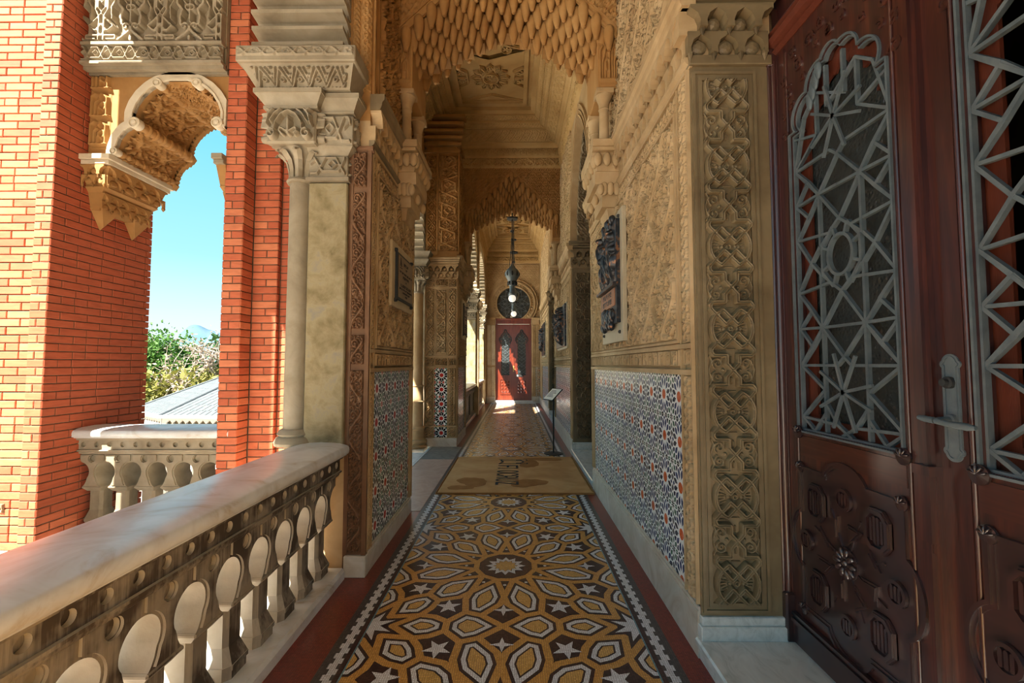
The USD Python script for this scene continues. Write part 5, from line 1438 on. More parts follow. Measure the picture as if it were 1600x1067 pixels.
# ------------------------------------------------------------------ hanging lamps
def lamp(y, label):
    t = Thing("pendant_lamp", label, "lamp", (-0.07, y, 6.0), "mosque lamps on long stems")
    c = (-0.07, y, 0)
    t.part("stem", cat(lathe([(0, 3.75), (0.014, 3.75), (0.014, 4.3), (0.03, 4.32), (0.03, 4.36), (0.014, 4.38), (0.012, 6.02), (0, 6.02)], 8, c), *[lathe([(0, z - 0.02), (r, z - 0.02), (r * 0.7, z), (r, z + 0.015), (0, z + 0.015)], 10, c) for z, r in ((4.55, 0.05), (4.85, 0.13), (5.25, 0.09))]), "dark_iron", smooth=35)
    for k in range(4):
        a = PI / 4 + PI / 2 * k
        t.part("chain", tube([(c[0] + 0.10 * math.cos(a), y + 0.10 * math.sin(a), 3.62), (c[0] + 0.02 * math.cos(a), y + 0.02 * math.sin(a), 4.32)], 0.005, 5), "dark_iron")
    t.part("body", lathe([(0, 3.02), (0.07, 3.02), (0.085, 3.06), (0.06, 3.10), (0.062, 3.24), (0.08, 3.26), (0.065, 3.28), (0.10, 3.36), (0.155, 3.46), (0.17, 3.54), (0.15, 3.60), (0.105, 3.65), (0.06, 3.69), (0.03, 3.76), (0, 3.78)], 20, c), "iron", smooth=35)
    for k in range(8):
        a = 2 * PI * k / 8
        t.part("pierced_leaf", move(scale(ball((0, 0, 0), 1, 1), (0.03, 0.03, 0.06)), (c[0] + 0.15 * math.cos(a), y + 0.15 * math.sin(a), 3.52)), "dark_iron", smooth=True)
        t.part("hanging_leaf", move(scale(ball((0, 0, 0), 1, 1), (0.02, 0.02, 0.05)), (c[0] + 0.10 * math.cos(a), y + 0.10 * math.sin(a), 3.30)), "dark_iron", smooth=True)
    t.part("globe", ball((c[0], y, 2.945), 0.088, 3), "lamp_glass", smooth=True)
    return t


l1 = lamp(10.4, "nearer dark metal pendant lamp with a white glass globe")
l2 = copy(l1, (-0.045, 13.6, 6.0), "farther pendant lamp, its white globe lower in view above the end door")

# ------------------------------------------------------------------ near double door
XD, YF, ZB = 1.34, 2.20, 0.10                                     # plane, far edge, bottom; a runs from the far edge to the camera
d1 = Thing("door_1", kind="structure", label="big dark red carved double door with iron lattice lights on the right")
DO = (XD, YF, 0)
dp = lambda m, h=0.0: on(move(m, (0, 0, h)), DO, "right")
# in on(..., "right") u runs towards -y, so u = a
LEAFW = 0.775


def window_poly(c, w, z0, z1, z2):
    """Lattice light: straight sides to z1, lobed head to z2."""
    return unary_union([sbox(c - w / 2, z0, c + w / 2, z1), sbox(c - w * 0.41, z1 - 0.02, c + w * 0.41, z1 + 0.06), Point(c - w * 0.30, z1 + 0.06).buffer(w * 0.15, 10), Point(c + w * 0.30, z1 + 0.06).buffer(w * 0.15, 10),
                        sbox(c - w * 0.27, z1, c + w * 0.27, z1 + 0.14), Point(c - w * 0.13, z1 + 0.15).buffer(w * 0.14, 10), Point(c + w * 0.13, z1 + 0.15).buffer(w * 0.14, 10), Point(c, z1 + 0.20).buffer(w * 0.10, 10)])


def lattice_bars(c, w):
    """Bars of the grille, mirrored about its axis and about the ring."""
    h = w / 2
    zr = 1.85
    s0, s1, s2, s3 = 1.16, 1.395, 1.563, 1.726
    L = []
    A = lambda p, q: L.append((p, q))
    n1 = (-0.117, 1.558)
    up, dn = (0, 1.70), (0, 1.43)
    A((-h, s2), n1); A((-h, s3), n1); A((-h, s1), n1); A(n1, up); A(n1, dn); A(n1, (-0.117, 1.79)); A(n1, (-0.117, 1.11)); A(n1, (0, 1.558))
    A((-h, s3), (-0.175, zr)); A((-0.175, zr), (-0.117, 1.79)); A((-h, s3), (-0.06, 1.745)); A((-0.06, 1.745), (-0.117, 1.79)); A((-0.06, 1.745), up)
    A((-h, s2), (-0.185, 1.475)); A((-h, s2), (-0.185, 1.64)); A((-0.185, 1.64), (-h, s3)); A((-h, s1), (-0.185, 1.475)); A((-0.185, 1.475), n1); A((-0.185, 1.64), n1)
    A((-h, s1), (-0.04, s1)); A(dn, (-0.04, s1)); A((-h, s1), (-0.117, 1.29)); A((-0.117, 1.29), (-h, s0)); A((-h, s0), (-0.05, 1.15)); A((-h, s0), (-0.19, 1.105)); A((-0.117, 1.19), (-0.19, 1.105)); A((-0.05, 1.15), (0.03, 1.105)); A((-0.05, 1.15), (-0.12, 1.24))
    out = []
    for p, q in L:
        for sx in (1, -1):
            out.append(((c + sx * p[0], p[1]), (c + sx * q[0], q[1])))
            if min(p[1], q[1]) > 1.28:
                out.append(((c + sx * p[0], 2 * zr - p[1]), (c + sx * q[0], 2 * zr - q[1])))
    for k in range(8):                                            # spokes of the ring
        a = PI / 8 + PI / 4 * k
        out.append(((c + 0.072 * math.cos(a), zr + 0.088 * math.sin(a)), (c + 0.115 * math.cos(a), zr + 0.135 * math.sin(a))))
        b = a + PI / 4
        if abs(math.cos(a + PI / 8)) > 0.5:
            out.append(((c + 0.115 * math.cos(a), zr + 0.135 * math.sin(a)), (c + 0.115 * math.cos(b), zr + 0.135 * math.sin(b))))
    # upper field: zigzags at the sides, rays into the lobes
    for sx in (1, -1):
        for p, q in (((-h, 2.305), (-0.117, 2.41)), ((-0.117, 2.41), (-h, 2.46)), ((-h, 2.46), (-0.03, 2.60)), ((-0.117, 2.41), (-0.117, 2.60)), ((-0.117, 2.60), (0.05, 2.50)), ((-0.05, 2.50), (-0.05, 2.68)), ((-h, 2.305), (-0.2, 2.53)), ((-0.2, 2.53), (-0.117, 2.60))):
            out.append(((c + sx * p[0], p[1]), (c + sx * q[0], q[1])))
    return out


def star_bars(c, z, r):
    return [((c, z), (c + r * 0.92 * math.cos(a), z + r * math.sin(a))) for a in np.radians([12, 62, 108, 150, 205, 245, 292, 338])]


def leaf(a0, glazed, mirror):
    """One leaf from a = a0; the second leaf mirrors the first."""
    X = (lambda a: a0 + LEAFW - a) if mirror else (lambda a: a0 + a)
    mx = lambda g: affinity.translate(affinity.scale(g, -1, 1, origin=(0, 0)), a0 + LEAFW, 0) if mirror else affinity.translate(g, a0, 0)
    c, w = 0.375, 0.545
    win_ = window_poly(c, w, 1.10, 2.48, 2.74)
    body = sbox(0.0, ZB + 0.005, LEAFW, 2.95)
    lf = d1.part("leaf", dp(ext(mx(body.difference(win_)), 0.045), -0.02), "wood")
    # stiles and rails as proud boards with grain of their own
    lo = sbox(0.02, ZB + 0.01, LEAFW - 0.01, 0.245)
    d1.part("bottom_rail", dp(cat(ext(mx(lo), 0.014), ext(mx(sbox(0.02, 0.205, LEAFW - 0.02, 0.222)), 0.024), ext(mx(sbox(0.02, 0.235, LEAFW - 0.02, 0.247)), 0.022)), 0.025), "wood_low", parent=lf)
    d1.part("lock_rail", dp(ext(mx(sbox(0.10, 0.985, 0.66, 1.075)), 0.004), 0.025), "wood_rail", parent=lf)
    for u0, u1 in ((0.005, 0.075), (0.685, LEAFW - 0.004)):
        d1.part("stile", dp(ext(mx(sbox(u0, 0.25, u1, 2.94)), 0.003), 0.025), "wood", parent=lf)
    for u in (0.086, 0.674):
        d1.part("stile_bead", dp(move(on(lathe([(0, 0), (0.006, 0), (0.006, 2.64), (0, 2.64)], 10), (0, 0, 0), "up"), (0, 0, 0)), 0.0) if False else (lambda m: m)(on((lambda v, f: (np.column_stack([X(u) + v[:, 0], 0.27 + v[:, 2], 0.026 + v[:, 1]]), f[:, ::-1]))(*lathe([(0, 0), (0.007, 0), (0.007, 2.64), (0, 2.64)], 10)), DO, "right")), "wood", parent=lf, smooth=40)
    # light: iron frame, red inner frame, pane
    d1.part("light_moulding", dp(cat(ext(mx(win_.buffer(0.010, 8).difference(win_.buffer(0.002))), 0.010)), 0.025), "iron", parent=lf, label="iron edging of the light")
    inner = win_.buffer(0.0)
    hole = sbox(c - w / 2 + 0.05, 1.17, c + w / 2 - 0.05, 2.42).union(affinity.scale(win_, 0.78, 0.93, origin=(c, 1.8))).buffer(-0.005)
    d1.part("inner_frame", dp(ext(mx(win_.buffer(0.01).difference(hole)), 0.012), -0.035), "wood_inner", parent=lf)
    if glazed:
        d1.part("pane", dp(ext(mx(win_), 0.006), -0.05), "rippled_glass", label="rippled glass pane")
    gr = d1.part("grille", dp(ext(mx(win_.difference(win_.buffer(-0.008))), 0.018), 0.0), "iron")
    for p, q in lattice_bars(c, w - 0.01):
        seg = LineString([p, q]).intersection(win_)
        if seg.is_empty or seg.geom_type != "LineString":
            continue
        (pa, qa) = seg.coords[0], seg.coords[-1]
        d1.part("bar", dp(bar((X(pa[0]), pa[1]), (X(qa[0]), qa[1]), 0.0118, 0.014 + float(rng.uniform(0, 0.003))), 0.0), "iron", parent=gr)
    for z in (1.287, 2.43):
        for p, q in star_bars(c, z, 0.165):
            d1.part("bar", dp(bar((X(p[0]), p[1]), (X(q[0]), q[1]), 0.0118, 0.010), 0.016), "iron", parent=gr)
    ring = affinity.scale(Point(c, 1.85).buffer(0.075, 12), 1.0, 1.2)
    d1.part("ring", dp(ext(mx(ring.difference(ring.buffer(-0.013))), 0.018), 0.0), "iron", parent=gr)
    # scrolled leaf in one lobe of the grille, corner shells of the light
    d1.part("leaf_ornament", dp(cat(*[move(scale(ball((0, 0, 0), 1, 1), (0.02, 0.05, 0.012)), (X(c - 0.14 + 0.02 * k), 2.58 + 0.035 * k, 0.02)) for k in range(4)]), 0.0), "iron", parent=gr, smooth=True)
    for u in (0.095, 0.655):
        shell(X(u), 1.09, 0.03, lf)
    # carved spray over the light
    cs = []
    for k, (x, z, r, a_, tn) in enumerate(((0.06, 2.50, 0.03, 0, 1.2), (0.06, 2.60, 0.025, 2, -1.2), (0.10, 2.70, 0.035, 1, 1.3), (0.17, 2.79, 0.035, 2, -1.3), (0.25, 2.85, 0.035, 0, 1.3), (0.33, 2.87, 0.03, 2, 1.2), (0.12, 2.62, 0.02, 1, 1), (0.20, 2.72, 0.02, 4, 1), (0.30, 2.80, 0.018, 2, 1), (0.07, 2.78, 0.03, 3, 1.1), (0.14, 2.88, 0.03, 5, -1.1), (0.375, 2.80, 0.025, PI / 2, 1))):
        for s_ in (1, -1):
            q = sp(x if s_ > 0 else 2 * c - x, z, r, a_ if s_ > 0 else PI - a_, tn * s_, 0.15, 26)
            cs.append(LineString([(X(p[0]), p[1]) for p in q]).buffer(0.0055, 3))
    d1.part("carved_spray", dp(cat(*[ext(g, 0.008) for g in cs]), 0.024), "wood", parent=lf)
    # lower panel: sunk quatrefoil with bosses
    pc, pz = 0.37, 0.615
    quad = unary_union([sbox(0.085, 0.285, 0.655, 0.945), Point(pc, 0.945).buffer(0.0)] )
    quad = unary_union([sbox(0.10, 0.305, 0.64, 0.925), affinity.scale(Point(pc, 0.90).buffer(0.115, 12), 1, 0.8), affinity.scale(Point(pc, 0.33).buffer(0.115, 12), 1, 0.8), affinity.scale(Point(0.125, pz).buffer(0.12, 12), 0.75, 1.1), affinity.scale(Point(0.615, pz).buffer(0.12, 12), 0.75, 1.1)])
    d1.part("panel_moulding", dp(cat(ext(mx(quad.buffer(0.012, join_style=2).difference(quad)), 0.012), ext(mx(quad.difference(quad.buffer(-0.012, join_style=2))), 0.006)), 0.025), "wood_low", parent=lf)
    d1.part("panel_ground", dp(ext(mx(quad.buffer(-0.002)), 0.002), 0.025), "wood_low", parent=lf)
    for sx in (-1, 1):
        for sz in (-1, 1):
            boss_oct(X(pc + sx * 0.165), pz + sz * 0.185, lf)
            shell(X(pc + sx * 0.27), pz + sz * 0.315, 0.026, lf)
    for dx, dz in ((0, 0.245), (0, -0.245), (-0.235, 0), (0.235, 0)):
        boss_round(X(pc + dx), pz + dz, lf)
    for k in range(8):                                            # sunk star around the flower: proud kites
        a = PI / 8 + PI / 4 * k
        d_ = np.array([math.cos(a), math.sin(a)]); n_ = np.array([-d_[1], d_[0]])
        o = np.array([X(pc), pz])
        tri = Polygon([o + d_ * 0.075 + n_ * 0.012, o + d_ * 0.15 + n_ * 0.045, o + d_ * 0.17 - n_ * 0.03])
        d1.part("star_piece", dp(cat(ext(tri, 0.007), ext(tri.buffer(-0.008), 0.012)), 0.027), "wood_low", parent=lf)
        z1 = LineString([o + d_ * 0.06, o + d_ * 0.20]).buffer(0.004)
        d1.part("star_rib", dp(ext(z1, 0.006), 0.027), "wood_low", parent=lf)
    ro = [lathe([(0, 0), (0.062, 0.0), (0.062, 0.008), (0, 0.012)], 20)]
    for k in range(10):
        a = 2 * PI * k / 10
        ro.append(move(rotz(scale(ball((0, 0, 0), 1, 1), (0.021, 0.012, 0.012)), a), (0.040 * math.cos(a), 0.040 * math.sin(a), 0.012)))
    ro.append(scale(ball((0, 0, 0), 1, 1), (0.016, 0.016, 0.022)))
    d1.part("flower_boss", dp(move(cat(*ro), (X(pc), pz, 0)), 0.027), "wood_low", parent=lf, smooth=40)
    return lf, X


def rotz(m, a):
    v, f = vf(m)
    c, s = math.cos(a), math.sin(a)
    return np.column_stack([v[:, 0] * c - v[:, 1] * s, v[:, 0] * s + v[:, 1] * c, v[:, 2]]), f


def shell(u, z, r, parent):
    ms = [lathe([(0, 0), (r, 0.0), (r, 0.008), (0, 0.014)], 14)]
    for k in range(5):
        a = PI * (0.1 + 0.2 * k)
        ms.append(move(rotz(scale(ball((0, 0, 0), 1, 1), (r * 0.48, r * 0.16, 0.008)), a), (r * 0.5 * math.cos(a), r * 0.5 * math.sin(a), 0.013)))
    d1.part("corner_shell", dp(move(cat(*ms), (u, z, 0)), 0.028), "wood_low", parent=parent, smooth=40)


def boss_oct(u, z, parent):
    a, b = 0.058, 0.078
    o = Polygon([(-a, -b * 0.55), (-a * 0.5, -b), (a * 0.5, -b), (a, -b * 0.55), (a, b * 0.55), (a * 0.5, b), (-a * 0.5, b), (-a, b * 0.55)])
    ms = [ext(o.difference(o.buffer(-0.014)), 0.013), ext(o.buffer(-0.006).difference(o.buffer(-0.02)), 0.018), ext(o, 0.004)]
    for k in range(4):
        x = -0.024 + 0.016 * k
        hh = 0.036 if k in (0, 3) else 0.044
        ms.append(scale(ball((0, 0, 0), 1, 1), (0.006, hh, 0.014)) if False else move(ext(LineString([(x, -hh), (x, hh)]).buffer(0.0055, 3), 0.014), (0, 0, 0)))
    d1.part("ribbed_boss", dp(move(cat(*ms), (u, z, 0)), 0.027), "wood_low", parent=parent)


def boss_round(u, z, parent):
    o = affinity.scale(Point(0, 0).buffer(0.042, 10), 1.0, 1.05)
    ms = [ext(o.difference(o.buffer(-0.012)), 0.014), ext(o, 0.004)] + [ext(LineString([(x, -0.02), (x, 0.02)]).buffer(0.0055, 3), 0.013) for x in (-0.015, 0.0, 0.015)]
    d1.part("round_boss", dp(move(cat(*ms), (u, z, 0)), 0.027), "wood_low", parent=parent)


leaf(0.02, True, False)
leaf(0.02 + LEAFW + 0.005, False, True)
# astragal over the meeting stiles, with a capped block at mid-height
am = 0.02 + LEAFW
d1.part("astragal", dp(cat(ext(sbox(am - 0.03, 0.11, am + 0.012, 2.95), 0.022), ext(sbox(am - 0.021, 0.11, am - 0.004, 2.95), 0.034), ext(sbox(am - 0.04, 0.85, am + 0.006, 1.07), 0.04), ext(sbox(am - 0.045, 1.055, am + 0.014, 1.085), 0.047), ext(sbox(am - 0.036, 0.82, am + 0.002, 0.85), 0.030)), 0.025), "wood")
# handle plate with lock and lever, on the second leaf
pu = am + 0.055
pl = unary_union([sbox(pu - 0.026, 1.14, pu + 0.026, 1.40), Point(pu, 1.405).buffer(0.026), Point(pu, 1.135).buffer(0.026), Point(pu - 0.02, 1.40).buffer(0.012), Point(pu + 0.02, 1.40).buffer(0.012), Point(pu - 0.02, 1.14).buffer(0.012), Point(pu + 0.02, 1.14).buffer(0.012)])
hp = d1.part("handle_plate", dp(cat(ext(pl, 0.006), ext(pl.buffer(-0.006).difference(pl.buffer(-0.011)), 0.009)), 0.027), "iron", label="blue-grey metal lock plate")
d1.part("lock_cylinder", dp(move(lathe([(0, 0), (0.018, 0), (0.018, 0.012), (0.011, 0.014), (0.011, 0.026), (0, 0.026)], 16), (pu, 1.345, 0)), 0.033), "dark_iron", parent=hp, smooth=40)
lev = tube([(0, 0, 0), (0, 0, 0.045), (0.012, 0.0, 0.058), (0.05, -0.004, 0.062), (0.10, -0.006, 0.058), (0.12, -0.006, 0.055)], [0.012, 0.010, 0.010, 0.009, 0.011, 0.006], 10)
lev2 = tube([(0, 0, 0.055), (-0.03, 0.002, 0.058), (-0.05, 0.004, 0.056)], [0.010, 0.010, 0.007], 10)
d1.part("handle", dp(move(cat(lev, lev2, lathe([(0, 0), (0.02, 0), (0.018, 0.012), (0, 0.014)], 14)), (pu, 1.232, 0)), 0.031), "iron", parent=hp, smooth=50)
# door case: reeded architrave at the far side, block at its foot, moulded transom, carved panel above
d1.part("architrave", cat(box(1.272, 1.36, YF - 0.0, YF + 0.05, 0.1, 2.96), *[lathe([(0, 0.32), (r, 0.32), (r, 2.92), (0, 2.92)], 10, (x, y, 0)) for x, y, r in ((1.285, YF - 0.006, 0.013), (1.303, YF - 0.014, 0.017), (1.322, YF - 0.024, 0.013), (1.337, YF - 0.03, 0.009))]), "wood", smooth=40)
d1.part("plinth_block", cbox(1.272, 1.35, YF - 0.045, YF + 0.05, 0.1, 0.325, 0.008), "wood_low")
d1.part("capital_block", cbox(1.268, 1.345, YF - 0.03, YF + 0.05, 2.90, 2.99, 0.006), "wood")
d1.part("transom", cat(sweep([(0, 2.95), (0.03, 2.95), (0.05, 2.965), (0.035, 2.98), (0.06, 2.995), (0.075, 3.015), (0.06, 3.035), (0.04, 3.045), (0.06, 3.06), (0.05, 3.08), (0.02, 3.09), (0, 3.09)], (XD, 0.3, 0), (XD, YF + 0.03, 0), (-1, 0, 0))), "wood_inner")
tp = d1.part("transom_panel", box(XD - 0.01, XD + 0.03, 0.3, YF + 0.02, 3.09, 4.9), "wood")
tc = []
for k in range(4):
    u = 0.26 + 0.44 * k
    e0 = affinity.scale(Point(u, 3.28).buffer(0.08, 14), 1, 1.35)
    tc.append(ext(e0.difference(e0.buffer(-0.012)), 0.016))
    for x, z, r, a_, tn in ((u, 3.33, 0.03, 0, 1.2), (u - 0.02, 3.25, 0.03, 2, -1.2), (u + 0.025, 3.26, 0.03, 1, 1.2), (u + 0.16, 3.28, 0.05, 1, 1.3), (u - 0.15, 3.30, 0.045, 2, -1.3), (u + 0.12, 3.18, 0.03, 3, 1), (u - 0.10, 3.17, 0.03, 0, 1), (u + 0.21, 3.38, 0.04, 4, 1.2)):
        tc.append(ext(LineString(sp(x, z, r, a_, tn, 0.15, 24)).buffer(0.006, 3), 0.012))
d1.part("transom_carving", dp(cat(*tc), 0.01), "wood", parent=tp)
d1.part("transom_moulding", sweep([(0, 3.50), (0.03, 3.50), (0.05, 3.53), (0.04, 3.56), (0, 3.57)], (XD, 0.3, 0), (XD, YF + 0.03, 0), (-1, 0, 0)), "wood_inner", parent=tp)
d1.part("far_post", box(1.30, 1.42, YF - 0.02, YF + 0.06, 0.1, 3.2), "wood")
d1.part("near_post", box(1.28, 1.42, 0.28, 0.60, 0.1, 3.2), "wood")
# the dark room behind
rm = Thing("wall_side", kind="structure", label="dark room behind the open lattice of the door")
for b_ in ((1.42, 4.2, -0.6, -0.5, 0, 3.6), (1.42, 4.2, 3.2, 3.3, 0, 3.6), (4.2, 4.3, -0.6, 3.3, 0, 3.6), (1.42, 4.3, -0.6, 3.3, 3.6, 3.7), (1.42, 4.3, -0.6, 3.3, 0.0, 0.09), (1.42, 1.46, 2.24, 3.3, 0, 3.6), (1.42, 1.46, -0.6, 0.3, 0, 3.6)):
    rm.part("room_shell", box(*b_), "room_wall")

# ------------------------------------------------------------------ porch: brick piers, carved lintel and side arch
COURSE = 0.0625


def courses(z0, z1, L, seed, lead=0.0, short=False):
    """Brick rectangles (u0, u1, v0, v1) of a bonded wall, bottom course first."""
    r = np.random.default_rng(seed)
    out = []
    n = int((z1 - z0) / COURSE)
    for k in range(n):
        v0 = z0 + k * COURSE
        u = 0.0
        if short:
            cuts = [0, L] if k % 2 == 0 else [0, L * (0.55 if k % 4 == 1 else 0.42), L]
        else:
            cuts, x = [0.0], (0.108 if k % 2 else 0.222) if lead == 0 else (0.222 if k % 2 else 0.108)
            while x < L - 0.05:
                cuts.append(x)
                x += 0.108 if r.random() < 0.22 else 0.222
            cuts.append(L)
        out += [(a, b, v0, v0 + COURSE) for a, b in zip(cuts[:-1], cuts[1:])]
    return out


def brick(a, b, v0, v1, d0=-0.05, d1=0.0, j=0.0035):
    q = float(rng.uniform(-0.0015, 0.0015))
    c = 0.004
    u0, u1, z0, z1 = a + j, b - j, v0 + j, v1 - j
    v = np.array([(u0, z0, d0), (u1, z0, d0), (u1, z1, d0), (u0, z1, d0), (u0, z0, d1 - c + q), (u1, z0, d1 - c + q), (u1, z1, d1 - c + q), (u0, z1, d1 - c + q), (u0 + c, z0 + c, d1 + q), (u1 - c, z0 + c, d1 + q), (u1 - c, z1 - c, d1 + q), (u0 + c, z1 - c, d1 + q)])
    f = np.array([[0, 1, 5, 4], [1, 2, 6, 5], [2, 3, 7, 6], [3, 0, 4, 7], [4, 5, 9, 8], [5, 6, 10, 9], [6, 7, 11, 10], [7, 4, 8, 11], [8, 9, 10, 11]])
    return vf((v, f))


def lay(t, sets, limit=300):
    """sets: (origin, face, rectangles); the first 300 bricks are parts, the rest one joined part."""
    n, rest = 0, []
    for late in (False, True):
      for o, face, rects in sets:
        for r_ in rects:
            if (r_[2] > 4.35 or r_[2] < 0.49 and o[0] > -3) != late:
                continue
            m = on(brick(*r_), o, face)
            if n < limit:
                t.part("brick", m, "brick"); n += 1
            else:
                rest.append(m)
    if rest:
        t.part("brickwork", cat(*rest), "brick_island", kind="stuff")


bp1 = Thing("brick_pier", "sunlit orange brick pier of the porch at the far left", "brick pier", (-3.95, 3.85, 0))
bp1.part("core", cat(box(-4.5, -3.592, 3.40, 4.28, 0.0, 5.01), box(-3.72, -3.592, 3.367, 3.41, 0.0, 5.01)), "mortar")
S1 = courses(0.0, 5.0, 0.137, 3, short=True)
S2 = courses(0.0, 5.0, 0.42, 4)
S3 = courses(0.0, 5.0, 0.955, 5, lead=1)
lay(bp1, [((-3.722, 3.36, 0), "front", [r for r in S1 if r[2] < 4.3]), ((-4.142, 3.385, 0), "front", [r for r in S2 if r[2] < 4.3]), ((-3.585, 3.36, 0), "left", [r for r in S3 if -0.01 < r[2]]), ((-3.722, 3.36, 0), "front", [r for r in S1 if r[2] >= 4.3]), ((-4.142, 3.385, 0), "front", [r for r in S2 if r[2] >= 4.3])])
bp1.part("inset_panel", on(move(relief(0.24, 0.07, ARAB2, 0.006, 0.01), (0, 0, 0)), (-4.09, 3.382, 0.28), "front"), "stucco_brown", label="small dark carved inset low in the brick")
bp2 = Thing("brick_pier", "stepped pink-red brick pier behind the near column", "brick pier", (-2.2, 3.8, 0))
bp2.part("core", cat(box(-2.402, -2.252, 3.607, 4.29, 0, 5.01), box(-2.252, -2.037, 3.757, 4.29, 0, 5.01), box(-2.037, -1.63, 3.80, 4.29, 0, 5.01)), "mortar")
lay(bp2, [((-2.41, 3.60, 0), "front", courses(0.0, 5.0, 0.165, 6, short=True)), ((-2.245, 3.60, 0), "left", [(0, 0.15, r * COURSE, (r + 1) * COURSE) for r in range(80)]), ((-2.245, 3.75, 0), "front", courses(0.0, 5.0, 0.215, 7, short=True)),
          ((-2.03, 3.795, 0), "front", courses(0.0, 5.0, 0.44, 8)), ((-2.03, 3.75, 0), "left", [(0, 0.045, r * COURSE, (r + 1) * COURSE) for r in range(80)]), ((-2.41, 4.28, 0), "right", courses(0.0, 5.0, 0.68, 9))])
bp3 = Thing("wall_porch", kind="structure", label="out of view front pier and roof that shade the porch, with floor and terrace")
bp3.part("brickwork", cat(*[on(brick(*r_), (-3.98, 1.35, 0), "front") for r_ in courses(-0.3, 5.0, 0.38, 12)], *[on(brick(*r_), (-3.6, 1.35, 0), "left") for r_ in courses(-0.3, 5.0, 1.3, 13)]), "brick_island", kind="stuff")
bp3.part("core", box(-3.97, -3.61, 1.36, 2.66, -3.5, 5.0), "mortar")  # pier stands out of view, placed to shade the stepped bricks and balustrade
bp3.part("roof", cat(box(-3.62, -1.80, -2.75, 4.25, 5.02, 5.2), box(-3.62, -2.01, 4.25, 8.9, 5.02, 5.2), box(-2.15, -1.64, 8.9, 13.9, 4.35, 4.5)), "stone_painted_lit")  # roof and eave out of view, placed to keep sun off the openings
bp3.part("floor_slab", cat(box(-4.5, -3.58, -2.75, 3.38, -0.25, 0.0), box(-3.58, -2.415, -2.75, 4.3, -0.25, 0.0), box(-2.415, -1.455, -2.75, 3.6, -0.25, 0.0), box(-4.5, -1.455, 3.38, 4.3, -0.25, -0.002), box(-9.0, -4.5, -9, 3.3, -0.25, 0.0), box(-4.5, -1.455, -9, -2.75, -0.25, 0.0)), "pavement")  # outer terrace slabs lie out of view, placed to bounce sunlight indoors
bp3.part("outer_wall", box(-4.5, -1.455, -2.75, 4.25, -6.2, -0.25), "pale_stone")

# lintel
XL0, XL1, YL = -3.585, -2.412, 3.52
LT = Tile(0.49, 0.52, 0.006, mirx([
    (np.array([(0.02, 0.02), (0.02, 0.22), (0.05, 0.28), (0.05, 0.36), (0.1, 0.43), (0.11, 0.5)]), 0.013), (np.array([(0.045, 0.03), (0.12, 0.03), (0.12, 0.06), (0.0, 0.06)]), 0.009),
    (np.array([(0.0, 0.25), (0.05, 0.19), (0.1, 0.14), (0.05, 0.1), (0.0, 0.15)]), 0.011), (np.array([(0.0, 0.06), (0.03, 0.1), (0.02, 0.14), (0.0, 0.16)]), 0.011), (np.array([(0.0, 0.26), (0.03, 0.3), (0.03, 0.36), (0.0, 0.4)]), 0.011), (np.array([(0.0, 0.34), (0.05, 0.42), (0.1, 0.45), (0.11, 0.36), (0.08, 0.3), (0.09, 0.2)]), 0.012),
    (np.array([(0.14, 0.02), (0.19, 0.06), (0.235, 0.1), (0.245, 0.13)]), 0.016), (sp(0.205, 0.135, 0.033, 0, 1.3), 0.010), (np.array([(0.17, 0.16), (0.16, 0.22), (0.18, 0.28), (0.14, 0.33), (0.13, 0.42), (0.17, 0.5)]), 0.018), (sp(0.20, 0.40, 0.035, PI, 1.2), 0.010),
    (np.array([(0.245, 0.18), (0.245, 0.28)]), 0.014), (arc(0.23, 0.30, 0.022, 60, 300), 0.010), (arc(0.22, 0.36, 0.025, 0, 240), 0.010), (np.array([(0.245, 0.3), (0.245, 0.42)]), 0.012), (np.array([(0.245, 0.02), (0.245, 0.05)]), 0.016)], 0.49), edge=0.28)
lin = Thing("carved_lintel", "pale carved stone lintel with open scrollwork above the porch's side arch", "lintel", (-2.98, 3.9, 3.85))
lin.part("beam", box(XL0 + 0.005, XL1, YL + 0.05, 4.25, 3.86, 5.01), "pale_stone")
lin.part("scroll_panel", on(move(relief(XL1 - XL0 - 0.01, 0.94, lambda u, v: LT(u + 0.335, v), 0.005, 0.07), (XL0 + 0.005, 4.055, -0.02)), (0, YL + 0.045, 0), "front"), "pale_stone", smooth=40)
lin.part("lattice_band", on(move(relief(XL1 - XL0 - 0.01, 0.135, lambda u, v: HEXA(u, v * 0.9), 0.004, 0.03), (XL0 + 0.005, 3.895, 0)), (0, YL + 0.02, 0), "front"), "pale_stone", smooth=40)
lin.part("band_ledge", cat(box(XL0 + 0.003, XL1, YL - 0.015, YL + 0.06, 4.03, 4.055), box(XL0 + 0.003, XL1, YL - 0.015, YL + 0.06, 3.868, 3.892)), "pale_stone")
lin.part("soffit_moulding", cat(*[box(XL0 + 0.005, XL1, YL + 0.02 + 0.05 * k, YL + 0.06 + 0.05 * k, 3.84 - 0.015 * k, 3.87) for k in range(2)]), "pale_stone")

